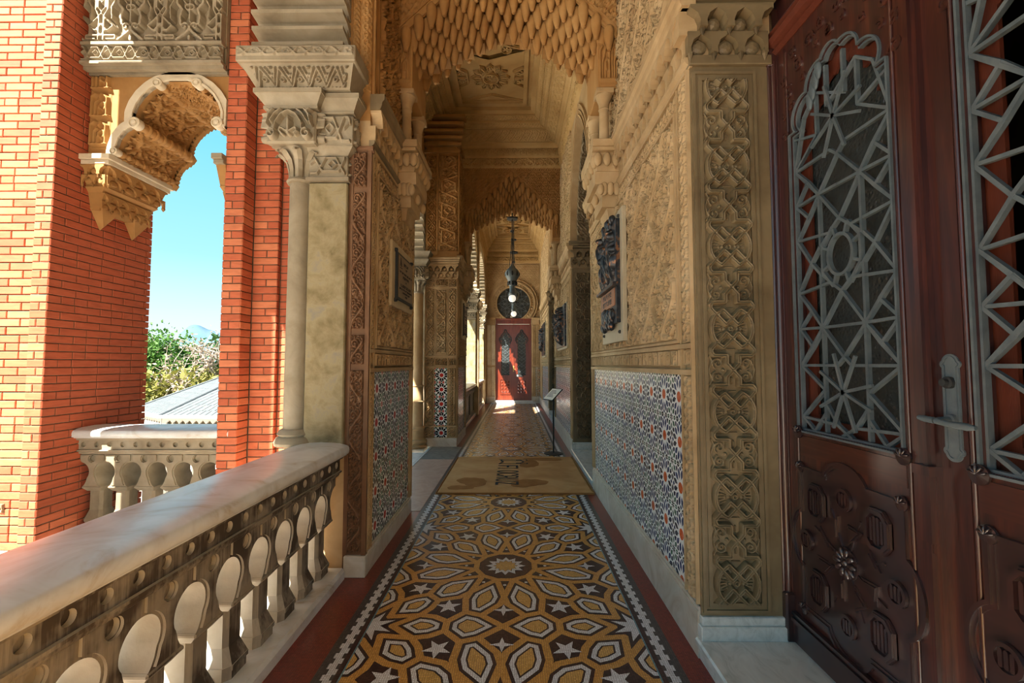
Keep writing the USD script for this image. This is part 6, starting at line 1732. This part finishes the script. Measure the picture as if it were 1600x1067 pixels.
# two-lobed side arch with scrolled front band
sar = Thing("side_arch", "two-lobed carved arch with scrolls under the porch lintel, open to the sky", "arch", (-2.98, 3.9, 3.1))
half = [(-3.335, 3.12), (-3.325, 3.20), (-3.30, 3.28), (-3.255, 3.34), (-3.20, 3.375), (-3.165, 3.40), (-3.19, 3.44), (-3.19, 3.50), (-3.165, 3.57), (-3.12, 3.64), (-3.06, 3.70), (-2.99, 3.745), (-2.90, 3.77)]
cxl = -2.82
right = [(2 * cxl - x, z) for x, z in half[::-1]]
ring = half + right
op = Polygon([(half[0][0], 3.0)] + ring + [(right[-1][0], 3.0)])
solid_ = sbox(XL0 + 0.005, 3.12, XL1, 3.87).difference(op)
sar.part("arch_body", on(move(ext(solid_, 0.62), (0, 0, -0.62)), (0, 3.62, 0), "front"), "stucco_deep")
band = LineString(ring).buffer(0.075, 6).intersection(solid_)
for inn, h in ((0.0, 0.03), (0.055, 0.042)):
    sar.part("scroll_band", on(ext(LineString(ring).buffer(0.075 - inn, 6).intersection(solid_) if inn else band, h), (0, 3.62, 0), "front"), "stone_painted_lit")  # front band in the paler stone, sunlight put into the colour
for sgn in (-1, 1):
    f_ = lambda x: x if sgn < 0 else 2 * cxl - x
    for x, z, r in ((-3.165, 3.405, 0.048), (-2.985, 3.745, 0.04), (-3.325, 3.165, 0.032)):
        if f_(x) > -2.43:
            continue
        sar.part("volute", on(move(cat(lathe([(0, 0), (r, 0), (r, 0.055), (r * 0.8, 0.06), (r * 0.7, 0.05), (r * 0.45, 0.05), (r * 0.4, 0.062), (0, 0.064)], 16)), (f_(x), z, -0.005)), (0, 3.62, 0), "front"), "stone_painted_lit", smooth=35)
        sar.part("soffit_roll", tube([(f_(x), 3.63, z), (f_(x), 4.22, z)], r * 0.9, 10), "stucco_deep", smooth=40)
        for q in range(7):
            sar.part("roll_leaf", move(scale(ball((0, 0, 0), 1, 1), (r * 1.12, 0.032, r * 1.12)), (f_(x), 3.70 + 0.08 * q, z)), "stucco_deep", smooth=True)
    for seg in (half[0:6], half[6:13]):
        P = np.array([(f_(x), z) for x, z in seg])
        al = np.concatenate([[0], np.cumsum(np.hypot(*np.diff(P, axis=0).T))])
        nv, nu = int(al[-1] / 0.012), 40
        s = np.linspace(0, al[-1], nv + 1); yv = np.linspace(3.66, 4.16, nu + 1)
        cx_, cz_ = np.interp(s, al, P[:, 0]), np.interp(s, al, P[:, 1])
        tx, tz_ = np.gradient(cx_), np.gradient(cz_); ln = np.hypot(tx, tz_)
        nx_, nz_ = tz_ / ln * (1 if sgn < 0 else -1), -tx / ln * (1 if sgn < 0 else -1)
        Yg, Sg = np.meshgrid(yv, s)
        Hh = ARAB2(Yg, Sg) * 0.036
        Q = np.stack([cx_[:, None] + Hh * nx_[:, None], Yg, cz_[:, None] + Hh * nz_[:, None]], -1).reshape(-1, 3)
        ii = (np.arange(nv)[:, None] * (nu + 1) + np.arange(nu)[None]).ravel()
        sar.part("soffit_carving", vf((Q, np.column_stack([ii, ii + 1, ii + nu + 2, ii + nu + 1]))), "stucco_deep", smooth=True)
sar.part("soffit_panel", cat(box(-3.02, -2.62, 3.60, 4.24, 3.766, 3.80), on(relief(0.34, 0.6, lambda u, v: ARAB2(u, v), 0.008, 0.03), (-2.99, 4.22, 3.766), "down")), "stucco_deep", smooth=35)
ln_ = LineString(ring)
for k in range(46):
    p = ln_.interpolate((k + 0.5) / 46, normalized=True)
    sar.part("tooth", hull([(p.x - 0.03, 4.22, p.y), (p.x + 0.03, 4.22, p.y), (p.x, 4.22, p.y - 0.045), (p.x - 0.03, 4.27, p.y), (p.x + 0.03, 4.27, p.y), (p.x, 4.27, p.y - 0.045), (p.x, 4.22, p.y + 0.05), (p.x, 4.27, p.y + 0.05)]), "stucco_deep")
for x0, x1 in ((XL0 + 0.02, -3.40),):
    sar.part("front_carving", on(move(relief(x1 - x0, 0.62, lambda u, v: KUFIC(u * 0.7, v * 0.5), 0.006, 0.03), (x0, 3.2, 0)), (0, 3.618, 0), "front"), "stucco_deep", smooth=True)
# corbels on the brick faces
for sgn in (-1, 1):
    xw = XL0 if sgn < 0 else -2.40
    K = 1.0 if sgn < 0 else 0.36
    gx = lambda d: sorted((xw, xw - sgn * d * K))
    a, b = gx(0.255)
    sar.part("corbel_slab", cat(cbox(a, b, 3.54, 4.24, 3.085, 3.13, 0.004), cbox(*gx(0.235), 3.56, 4.22, 3.05, 3.085, 0.004)), "stone_painted_lit" if sgn < 0 else "pale_stone")  # left slab painted paler than the right, as if sunlit
    for d0, d1, z0, z1, iy in ((0.16, 0.22, 2.88, 3.05, 0.03), (0.12, 0.165, 2.84, 2.88, 0.05), (0.07, 0.14, 2.70, 2.84, 0.08)):
        q = []
        for d, z, y in ((d0, z0, iy + 0.03), (d1, z1, iy)):
            xx = xw - sgn * d * K
            q += [(xw, 3.56 + y, z), (xx, 3.56 + y, z), (xx, 4.22 - y, z), (xw, 4.22 - y, z)]
        sar.part("corbel_step", hull(q), "stucco_deep")
    if sgn < 0:
        shells(sar, (xw + 0.19, 3.585, 0), "left", 0.61, 2.885, 0.16, 0.04, "stucco_deep", 0.15, "corbel_niche")
        shells(sar, (xw + 0.105, 3.64, 0), "left", 0.5, 2.705, 0.135, 0.035, "stucco_deep", 0.10, "corbel_niche")
        shells(sar, (xw + 0.0, 3.588, 0), "front", 0.20, 2.885, 0.16, 0.03, "stucco_deep", 0.10, "corbel_niche")
    for k in range(0):
        y = 3.63 + 0.105 * k
        sar.part("corbel_leaf", move(scale(ball((0, 0, 0), 1, 1), (0.03, 0.042, 0.06)), (xw - sgn * 0.205, y, 2.99)), "stucco_deep", smooth=True)
        sar.part("corbel_leaf", move(scale(ball((0, 0, 0), 1, 1), (0.022, 0.034, 0.05)), (xw - sgn * 0.125, y, 2.78)), "stucco_deep", smooth=True)
    for k in range(2 if sgn < 0 else 0):
        sar.part("corbel_drop", hull([(xw, 3.66 + 0.32 * k, 2.72), (xw - sgn * 0.09, 3.68 + 0.32 * k, 2.72), (xw - sgn * 0.09, 3.84 + 0.32 * k, 2.72), (xw, 3.86 + 0.32 * k, 2.72), (xw, 3.76 + 0.32 * k, 2.55), (xw - sgn * 0.03, 3.76 + 0.32 * k, 2.58)]), "stucco_deep")

# ------------------------------------------------------------------ things in the corridor
def text_on(txt, h, w=None, depth=0.002):
    v, f = vf(meshkit.text_mesh(txt, h, depth))
    if w:
        v[:, 0] *= w / (v[:, 0].max() - v[:, 0].min())
    v[:, 0] -= v[:, 0].min()
    return v, f


doormat = Thing("doormat", "worn tan coir doormat printed with a castle emblem and letters", "doormat", (0.0, 5.8, 0))
MX0, MX1, MY0, MY1 = -0.855, 0.85, 4.86, 6.75
g = np.random.default_rng(5)
nx, ny = 60, 66
X_, Y_ = np.meshgrid(np.linspace(MX0, MX1, nx + 1), np.linspace(MY0, MY1, ny + 1))
Z_ = 0.019 + 0.002 * meshkit.fbm(np.stack([X_ * 9, Y_ * 9, X_ * 0], -1), 3)
edge = np.minimum(np.minimum(X_ - MX0, MX1 - X_), np.minimum(Y_ - MY0, MY1 - Y_))
Z_ = np.where(edge < 1e-6, 0.002, Z_) + 0.02 * np.clip(1 - np.hypot(X_ - MX1, Y_ - MY0) / 0.09, 0, 1)
ii = (np.arange(ny)[:, None] * (nx + 1) + np.arange(nx)[None]).ravel()
doormat.part("pile", vf((np.stack([X_, Y_, Z_], -1).reshape(-1, 3), np.column_stack([ii, ii + 1, ii + nx + 2, ii + nx + 1]))), "coir")
doormat.part("edge", cat(box(MX0 - 0.004, MX1 + 0.004, MY0 - 0.006, MY0 + 0.006, 0.001, 0.020), box(MX0 - 0.004, MX0 + 0.004, MY0, MY1, 0.001, 0.019), box(MX1 - 0.004, MX1 + 0.004, MY0, MY1, 0.001, 0.019)), "coir_dark")


def stain(cx, cy, rx, ry, seed):
    r = np.random.default_rng(seed)
    a = np.linspace(0, 2 * PI, 40, endpoint=False)
    k = 1 + 0.16 * np.sin(2 * a + r.uniform(0, 6)) + 0.10 * np.sin(3 * a + r.uniform(0, 6)) + 0.04 * np.sin(9 * a + r.uniform(0, 6))
    p = Polygon(np.column_stack([cx + rx * k * np.cos(a), cy + ry * k * np.sin(a)])).buffer(0).intersection(sbox(MX0 + 0.01, MY0 + 0.02, MX1 - 0.01, MY1 - 0.02))
    return flat(p, 0.0222)


doormat.part("stain", cat(*[stain(*q) for q in ((-0.50, 5.3, 0.17, 0.20, 1), (-0.62, 5.05, 0.13, 0.10, 2), (0.15, 5.25, 0.20, 0.18, 3), (0.20, 6.25, 0.14, 0.22, 4), (0.42, 6.55, 0.30, 0.10, 7))]), "coir_dark", label="darker worn patches")
letters = []
for k, ch in enumerate("FIOCRUZ"):
    v, f = text_on(ch, 0.27)
    w = v[:, 0].max()
    v[:, 0] = v[:, 0] * (0.115 if ch != "I" else 0.03) / w
    letters.append((np.column_stack([-0.23 + v[:, 1], 6.14 - 0.142 * k - v[:, 0], 0.0222 + v[:, 2]]), f))
doormat.part("lettering", cat(*letters), "coir_print", label="dark printed letters FIOCRUZ, read from the right side")
em = []
for y in (6.24, 6.50):
    em += [box(-0.20, 0.16, y - 0.006, y + 0.006, 0.021, 0.0235)]
for pts in ([(-0.22, 6.52), (-0.19, 6.50), (-0.20, 6.44), (-0.17, 6.38), (-0.20, 6.30), (-0.22, 6.24)], [(0.02, 6.47), (0.07, 6.47), (0.10, 6.42), (0.12, 6.38), (0.10, 6.33), (0.07, 6.28), (0.02, 6.28)], [(0.16, 6.50), (0.17, 6.46)], [(0.16, 6.24), (0.17, 6.28)]):
    em.append(ext(LineString(pts).buffer(0.011, 3), 0.003, 0.021))
doormat.part("emblem", cat(*em), "coir_print", label="thin outline of the castle emblem")

st = Thing("sign_stand", "slim black pole stand with a tilted white information panel", "sign stand", (0.60, 7.05, 0))
st.part("base", lathe([(0, 0), (0.15, 0), (0.15, 0.01), (0.13, 0.018), (0.02, 0.022), (0, 0.022)], 24, (0.60, 7.05, 0)), "dark_iron", smooth=35)
st.part("pole", cbox(0.588, 0.612, 7.038, 7.062, 0.02, 0.92, 0.003), "dark_iron")
nrm = np.array([-0.62, -0.28, 0.73]); nrm /= np.linalg.norm(nrm)
ua = np.array([-nrm[1], nrm[0], 0]); ua /= np.linalg.norm(ua)
va = np.cross(nrm, ua)


def plate(w, h, t, off):
    v, f = cbox(-w / 2, w / 2, -h / 2, h / 2, -t, 0, 0.002)
    return np.array([0.585, 7.04, 0.93]) + v[:, :1] * ua + v[:, 1:2] * va + (v[:, 2:] + off) * nrm, f


st.part("panel_back", plate(0.31, 0.25, 0.012, -0.002), "dark_iron")
st.part("panel", plate(0.29, 0.23, 0.002, 0.001), "paper", label="white printed panel")
lines = []
for k in range(6):
    v, f = box(-0.11, -0.11 + 0.2 * (0.7 + 0.3 * ((k * 7) % 3) / 2), 0.07 - 0.026 * k, 0.079 - 0.026 * k, 0.0012, 0.0018)
    lines.append((np.array([0.585, 7.04, 0.93]) + v[:, :1] * ua + v[:, 1:2] * va + v[:, 2:] * nrm, f))
st.part("print", cat(*lines), "print_ink")


def glyphs(w, h, n, seed):
    """A line of lettering too small to read, as separate letter-like strokes."""
    r = np.random.default_rng(seed)
    ms, p = [], w / n
    for k in range(n):
        x = k * p
        ms.append(box(x, x + p * 0.22, 0, h, 0, 0.002))
        ms.append(box(x + p * 0.22, x + p * 0.75, *((h * 0.8, h) if r.random() < 0.5 else (0, h * 0.2)), 0, 0.002))
        if r.random() < 0.6:
            ms.append(box(x + p * 0.55, x + p * 0.75, 0 if r.random() < .5 else h * 0.4, h, 0, 0.002))
    return cat(*ms)


def text_plaque(label, o, w, h, big=True):
    t = Thing("plaque", label, "plaque", o)
    P = lambda m, d=0.0: on(move(m, (0, 0, d)), o, "left")
    t.part("backing", P(cbox(0, w, 0, h, 0, 0.025, 0.004)), "plaque_frame", label="pale stone backing")
    t.part("board", P(cbox(w * 0.13, w * 0.87, h * 0.12, h * 0.86, 0.012, 0.045, 0.003)), "dark_iron")
    t.part("face", P(cbox(w * 0.17, w * 0.84, h * 0.155, h * 0.825, 0.03, 0.048, 0.002)), "plaque_board", label="brown text board")
    for u in (0.12, 0.88):
        for v in (0.10, 0.88):
            t.part("bolt", P(move(lathe([(0, 0), (0.016, 0), (0.014, 0.02), (0, 0.026)], 12), (w * u, h * v, 0.025))), "dark_iron", smooth=40)
    if big:
        t.part("ornament", P(cat(ext(Polygon([(w * 0.22, h * 0.66), (w * 0.26, h * 0.80), (w * 0.30, h * 0.66), (w * 0.28, h * 0.66), (w * 0.26, h * 0.74), (w * 0.24, h * 0.66)]), 0.003), ext(sbox(w * 0.21, h * 0.63, w * 0.32, h * 0.64), 0.003)), 0.048), "print_ink", label="dark pointed emblem")
    for k, (u, v, lw, n) in enumerate(((0.40, 0.70, 0.22, 4), (0.50, 0.64, 0.08, 2), (0.21, 0.555, 0.60, 12), (0.36, 0.48, 0.30, 6), (0.49, 0.43, 0.06, 1), (0.27, 0.34, 0.50, 8), (0.21, 0.29, 0.60, 15), (0.34, 0.24, 0.36, 9), (0.47, 0.19, 0.10, 4))):
        t.part("text_line", P(move(glyphs(lw * w, h * (0.045 if k in (0, 3, 5) else 0.03), n, k), (u * w, v * h, 0.048))), "print_ink")
    return t


text_plaque("framed brown plaque with lines of dark lettering on the first pier", (-0.972, 3.38, 1.855), 0.68, 0.51)
text_plaque("dark framed plaque on the second pier's side, seen edge-on", (-0.972, 7.95, 1.86), 0.72, 0.72)


def figures(u, v, seed, n, w, h):
    """Crowded raised figures: overlapping bodies and heads."""
    r = np.random.default_rng(seed)
    H = np.zeros_like(u)
    for k in range(n):
        x, y = r.uniform(0.12, 0.88) * w, r.uniform(0.18, 0.72) * h
        s = r.uniform(0.8, 1.2) * 0.11
        a = r.uniform(-0.4, 0.4)
        du, dv = (u - x) * math.cos(a) - (v - y) * math.sin(a), (u - x) * math.sin(a) + (v - y) * math.cos(a)
        body = np.clip(1 - (du / (s * 0.42)) ** 2 - (dv / s) ** 2, 0, 1) ** 0.5 * r.uniform(0.6, 1)
        head = np.clip(1 - ((du) ** 2 + (dv - s * 1.15) ** 2) / (s * 0.30) ** 2, 0, 1) ** 0.5 * 0.9
        arm = np.clip(1 - ((du - s * 0.4) / (s * 0.16)) ** 2 - ((dv - s * 0.3) / (s * 0.55)) ** 2, 0, 1) ** 0.5 * 0.8
        H = np.maximum(H, np.maximum(np.maximum(body, head), arm) * (1 + 0.12 * np.sin(du * 160)))
    return H


def relief_plaque(label, y0, y1, z0, z1, seed, back, text=True):
    t = Thing("relief_plaque", label, "plaque", (XW - 0.03, (y0 + y1) / 2, z0))
    w, h = y1 - y0, z1 - z0
    o = (XW - 0.042, y1, 0)
    P = lambda m, d=0.0: on(move(m, (0, z0, d)), o, "right")
    if back:
        b = sbox(0, 0, w, h)
        t.part("backing", P(cbox(0, w, 0, h, 0, 0.035, 0.005)), "backing_stone", label="pale stone backing slab")
        for u in (0.12, 0.88):
            t.part("bolt", P(move(lathe([(0, 0), (0.014, 0), (0.012, 0.014), (0, 0.02)], 12), (w * u, h * 0.07, 0.035))), "dark_iron", smooth=40)
            t.part("bolt", P(move(lathe([(0, 0), (0.014, 0), (0.012, 0.014), (0, 0.02)], 12), (w * u, h * 0.95, 0.035))), "dark_iron", smooth=40)
        v0, v1, u0, u1, d0 = h * 0.14, h * 0.93, w * 0.10, w * 0.90, 0.03
    else:
        r = Polygon([(0, 0), (w, 0), (w, h), (0, h)]).buffer(-0.06).buffer(0.06)
        t.part("backing", P(ext(r, 0.02)), "backing_stone", label="pale rounded backing slab")
        v0, v1, u0, u1, d0 = h * 0.05, h * 0.97, w * 0.05, w * 0.95, 0.015
    t.part("plate", P(cbox(u0, u1, v0, v1, d0, d0 + 0.035, 0.004)), "bronze")
    ww, hh = u1 - u0, v1 - v0
    if text:
        t.part("figures", P(move(relief(ww - 0.02, hh * 0.62, lambda u, v: figures(u, v + hh * 0.05, seed, 12, ww, hh * 0.7), 0.008, 0.06), (u0 + 0.01, v0 + hh * 0.37, d0 + 0.034))), "bronze", smooth=True)
        t.part("inscription", P(cbox(u0 + 0.05, u1 - 0.05, v0 + hh * 0.17, v0 + hh * 0.34, d0 + 0.03, d0 + 0.042, 0.003)), "copper", label="copper panel with lettering")
        for k in range(2):
            t.part("text_line", P(move(glyphs(ww * 0.55, 0.04, 8 if k else 6, k + 3), (u0 + ww * 0.22, v0 + hh * (0.27 - 0.07 * k), d0 + 0.042))), "bronze")
        t.part("ledge", P(cbox(u0 - 0.03, u1 + 0.02, v0 + hh * 0.35, v0 + hh * 0.385, d0 + 0.02, d0 + 0.07, 0.004)), "bronze")
        r = np.random.default_rng(2)
        t.part("garland", P(cat(*[move(scale(ball((0, 0, 0), 1, 1), (0.035, 0.045, 0.03)), (u0 + ww * r.uniform(0.15, 0.85), v0 + hh * r.uniform(-0.03, 0.14), d0 + 0.04)) for _ in range(22)])), "bronze", smooth=True)
        t.part("crest", P(cat(*[move(scale(ball((0, 0, 0), 1, 1), (0.04, 0.04, 0.03)), (u0 + ww * r.uniform(0.3, 0.85), v1 + r.uniform(-0.05, 0.04), d0 + 0.035)) for _ in range(14)])), "bronze", smooth=True)
    else:
        t.part("figures", P(move(relief(ww - 0.02, hh - 0.02, lambda u, v: figures(u, v, seed, 22, ww, hh), 0.012, 0.11), (u0 + 0.01, v0 + 0.01, d0 + 0.034))), "bronze", smooth=True)
    return t


relief_plaque("bronze relief memorial with figures, copper inscription and stone backing on the nearest right wall", 3.36, 4.15, 1.58, 2.62, 3, True)
relief_plaque("dark bronze figure relief with rounded backing on the middle right wall", 7.15, 8.75, 1.66, 2.42, 7, False, False)
relief_plaque("small bronze relief on the farthest right wall near the end door", 12.3, 13.7, 1.6, 2.6, 9, False, False)

# ------------------------------------------------------------------ outside: ground, pavilion, trees, mountain
ground_ = Thing("ground", kind="structure", label="pale paved court and green earth outside")
ground_.part("court", box(-40, -1.0, -30, 30, -6.3, -6.2), "pavement")
ground_.part("earth", box(-160, 60, 30, 190, -6.4, -6.25), "earth")
ground_.part("earth", box(-160, -40, -30, 30, -6.4, -6.25), "earth")

pav = Thing("pavilion", "low pavilion with a grey shingled roof and white pierced frieze outside", "pavilion", (-13.0, 31, -6.2))
PC, PR, NS = np.array([-17.0, 36.0]), 10.5, 12
ZE = -1.65
corner = lambda r, k, z: np.array([PC[0] + r * math.cos(2 * PI * (k + 0.33) / NS), PC[1] + r * math.sin(2 * PI * (k + 0.33) / NS), z])
rows = 16
for k in range(NS):
    if math.sin(2 * PI * (k + 0.83) / NS) > 0.35:
        vs = np.array([corner(PR + 0.3, k, ZE), corner(PR + 0.3, k + 1, ZE), (*PC, ZE + 4.4)])
        pav.part("roof_face", (vs, np.array([[0, 1, 2]])), "slate")
        continue
    for j in range(rows):
        f0, f1 = 1 - j / rows, 1 - (j + 1) / rows
        r0, r1 = (PR + 0.3) * f0, (PR + 0.3) * f1
        z0, z1 = ZE + 4.4 * (1 - f0), ZE + 4.4 * (1 - f1)
        a, b, c_, d_ = corner(r0, k, z0 + 0.05), corner(r0, k + 1, z0 + 0.05), corner(r1, k + 1, z1 + 0.03), corner(r1, k, z1 + 0.03)
        n_ = max(2, int(14 * f0))
        ms = []
        for q in range(n_):
            u0, u1 = q / n_ + 0.004, (q + 1) / n_ - 0.004
            ms.append((np.array([a + (b - a) * u0, a + (b - a) * u1, d_ + (c_ - d_) * u1, d_ + (c_ - d_) * u0, a + (b - a) * u0 - [0, 0, 0.05], a + (b - a) * u1 - [0, 0, 0.05]]), np.array([[0, 1, 2], [0, 2, 3], [4, 5, 1], [4, 1, 0]])))
        pav.part("shingle_row", cat(*ms), "slate")
    pav.part("hip", tube([corner(PR + 0.35, k, ZE + 0.05), (*PC, ZE + 4.5)], 0.07, 6), "slate")
    a, b = corner(PR, k, 0), corner(PR, k + 1, 0)
    dx = (b - a) / np.linalg.norm(b - a); L_ = np.linalg.norm(b - a)

    def pput(m, off=0.0):
        v, f = vf(m)
        nrm_ = np.array([dx[1], -dx[0], 0])
        return a + v[:, :1] * dx + v[:, 1:2] * [0, 0, 1.0] + (v[:, 2:] + off) * nrm_, f
    fr = sbox(0, ZE - 0.85, L_, ZE)
    hl = unary_union([affinity.rotate(sbox(x - 0.13, ZE - 0.5, x + 0.13, ZE - 0.24), 45) for x in np.arange(0.45, L_ - 0.3, 0.42)])
    pav.part("frieze", pput(ext(fr.difference(hl), 0.12)), "white_paint")
    pav.part("frieze_backing", pput(ext(sbox(0, ZE - 0.85, L_, ZE), 0.05), -0.12), "stucco_brown")
    pav.part("eave", pput(ext(sbox(-0.1, ZE - 0.06, L_ + 0.1, ZE + 0.1), 0.5), -0.1), "white_paint")
    pav.part("wall", pput(ext(sbox(0, -6.2, L_, ZE - 0.85), 0.3), -0.5), "white_paint")
    for q in range(3):
        pav.part("column", pput(box(q * L_ / 3 - 0.15, q * L_ / 3 + 0.15, -6.2, ZE - 0.85, -0.2, 0.1)), "white_paint")


def tree(label, x, y, h, rad, zc, leafm, seed, nleaf, barkm="bark", flat_=0.75, size=0.35, name="tree", limbs=14, bare=False):
    t = Thing(name, label, "tree", (x, y, -6.2))
    r = np.random.default_rng(seed)
    top = np.array([x, y, zc])
    ms = [tube([(x, y, -6.2), (x + 0.3, y, (zc - 6.2) / 2), (x, y, zc)], [rad * 0.07, rad * 0.055, rad * 0.04], 8)]
    tips = []
    for k in range(limbs):
        a, e = r.uniform(0, 2 * PI), r.uniform(0.0, 1.25)
        d = np.array([math.cos(a) * math.cos(e), math.sin(a) * math.cos(e), math.sin(e) * flat_])
        p1 = top + d * rad * 0.55 + r.normal(0, 0.06 * rad, 3); p2 = top + d * rad * r.uniform(0.85, 1.0) + r.normal(0, 0.06 * rad, 3)
        ms.append(tube([top - [0, 0, rad * 0.2], p1, p2], [rad * 0.03, rad * 0.018, rad * 0.006], 5))
        for _ in range(7):
            q = p1 + (p2 - p1) * r.uniform(0.1, 1)
            tp = q + r.normal(0, 0.22 * rad, 3)
            ms.append(tube([q, (q + tp) / 2 + r.normal(0, 0.03 * rad, 3), tp], [rad * 0.011, rad * 0.008, rad * 0.004], 4))
            tips += [tp, (q + tp) / 2]
        tips.append(p2)
    t.part("trunk", cat(*ms), barkm)
    tips = np.array(tips)
    c = tips[r.integers(0, len(tips), nleaf)] + r.normal(0, rad * (0.05 if bare else 0.12), (nleaf, 3))
    n = r.normal(0, 1, (nleaf, 3)) + [0, 0, 0.6]; n /= np.linalg.norm(n, axis=1, keepdims=True)
    u = np.cross(n, r.normal(0, 1, (nleaf, 3))); u /= np.linalg.norm(u, axis=1, keepdims=True)
    w = np.cross(n, u)
    s = (size * r.uniform(0.5, 1.2, nleaf))[:, None]
    v = np.stack([c - u * s, c + w * s * 0.45 , c + u * s, c - w * s * 0.45], 1).reshape(-1, 3)
    k = np.arange(nleaf)[:, None] * 4
    t.part("foliage", vf((v, k + np.array([[0, 1, 2, 3]]))), leafm, kind="stuff")
    return t


tree("dark green leafy tree behind the pavilion at the left of the gap", -43.5, 56, 12, 6.5, -0.6, "leaf_green", 1, 14000, size=0.27)
tree("pale, half-bare blossoming tree with spreading limbs behind the pavilion roof", -33.5, 52, 11, 6.5, -1.2, "blossom", 2, 2600, "bark_pale", 0.85, 0.22, limbs=26, bare=True)
tree("yellow-green tree at the right of the gap, behind the roof", -27.5, 55, 11, 6.0, 0.2, "leaf_yellow", 3, 3600, size=0.4)
tree("olive undergrowth tree low behind the pavilion roof", -36.5, 49, 8, 5.0, -3.6, "leaf_olive", 4, 4200, size=0.45)
tree("dark low tree filling the gap behind the blossoming one", -33.0, 62, 10, 8.5, -2.2, "leaf_dark", 6, 5200, size=0.6)
tree("low olive-yellow shrub tree at the right behind the roof", -27.5, 49, 8, 4.8, -3.4, "leaf_olive", 9, 3600, size=0.45)
pm = Thing("palm", "yellow-green palm fronds just above the pavilion roof", "palm", (-26.5, 40, -6.2))
pm.part("trunk", tube([(-26.5, 40, -6.2), (-26.4, 40, -2.2)], [0.25, 0.2], 8), "bark")
r = np.random.default_rng(4)
for k in range(16):
    a, e = 2 * PI * k / 16 + r.uniform(-0.2, 0.2), r.uniform(0.2, 1.1)
    t_ = np.linspace(0, 1, 12)
    cx_ = -26.4 + 2.6 * t_ * math.cos(a) * math.cos(e * 0.6)
    cy_ = 40 + 2.6 * t_ * math.sin(a) * math.cos(e * 0.6)
    cz_ = -2.2 + 2.4 * t_ * math.sin(e) - 1.5 * t_ ** 2
    P = np.column_stack([cx_, cy_, cz_])
    ms = []
    for q in range(1, 12):
        d = P[q] - P[q - 1]; d /= np.linalg.norm(d)
        s_ = np.cross(d, [0, 0, 1.0]); s_ /= np.linalg.norm(s_)
        for sg in (-1, 1):
            e_ = P[q] + sg * s_ * 0.55 + d * 0.35 - [0, 0, 0.15]
            ms.append((np.array([P[q] - d * 0.06, P[q] + d * 0.06, e_]), np.array([[0, 1, 2]])))
    pm.part("frond", cat(*ms, tube(P, 0.02, 4)), "leaf_yellow")
mt = Thing("mountain", "hazy blue mountain ridge with a rocky peak on the horizon", "mountain", (-2000, 2700, -50))
n1, n2 = 90, 14
aa = np.linspace(-0.95, -0.35, n1)                                  # x / y
prof = 130 + 70 * np.clip((aa + 0.86) / 0.12, 0, 1) + 95 * np.exp(-((aa + 0.735) / 0.035) ** 2) + 60 * np.exp(-((aa + 0.68) / 0.05) ** 2) - 40 * np.clip((aa + 0.66) / 0.1, 0, 1)
prof = prof + 14 * (meshkit.fbm(np.column_stack([aa * 60, aa * 0, aa * 0]), 4) - 0.5)
V = []
for j in range(n2):
    f_ = j / (n2 - 1)
    y = 2800 + 900 * f_
    hh = prof * (1 - abs(2 * f_ - 1) ** 1.4) + 18 * (meshkit.fbm(np.column_stack([aa * 40, aa * 0 + f_ * 5, aa * 0]), 4, 3) - 0.5) * (1 - abs(2 * f_ - 1)) - 20
    V.append(np.column_stack([aa * 2800 * (1 + 0.32 * f_), np.full(n1, y), hh]))
V = np.vstack(V)
ii = (np.arange(n2 - 1)[:, None] * n1 + np.arange(n1 - 1)[None]).ravel()
mt.part("ridge", vf((V, np.column_stack([ii, ii + 1, ii + n1 + 1, ii + n1]))), "mountain", smooth=True)
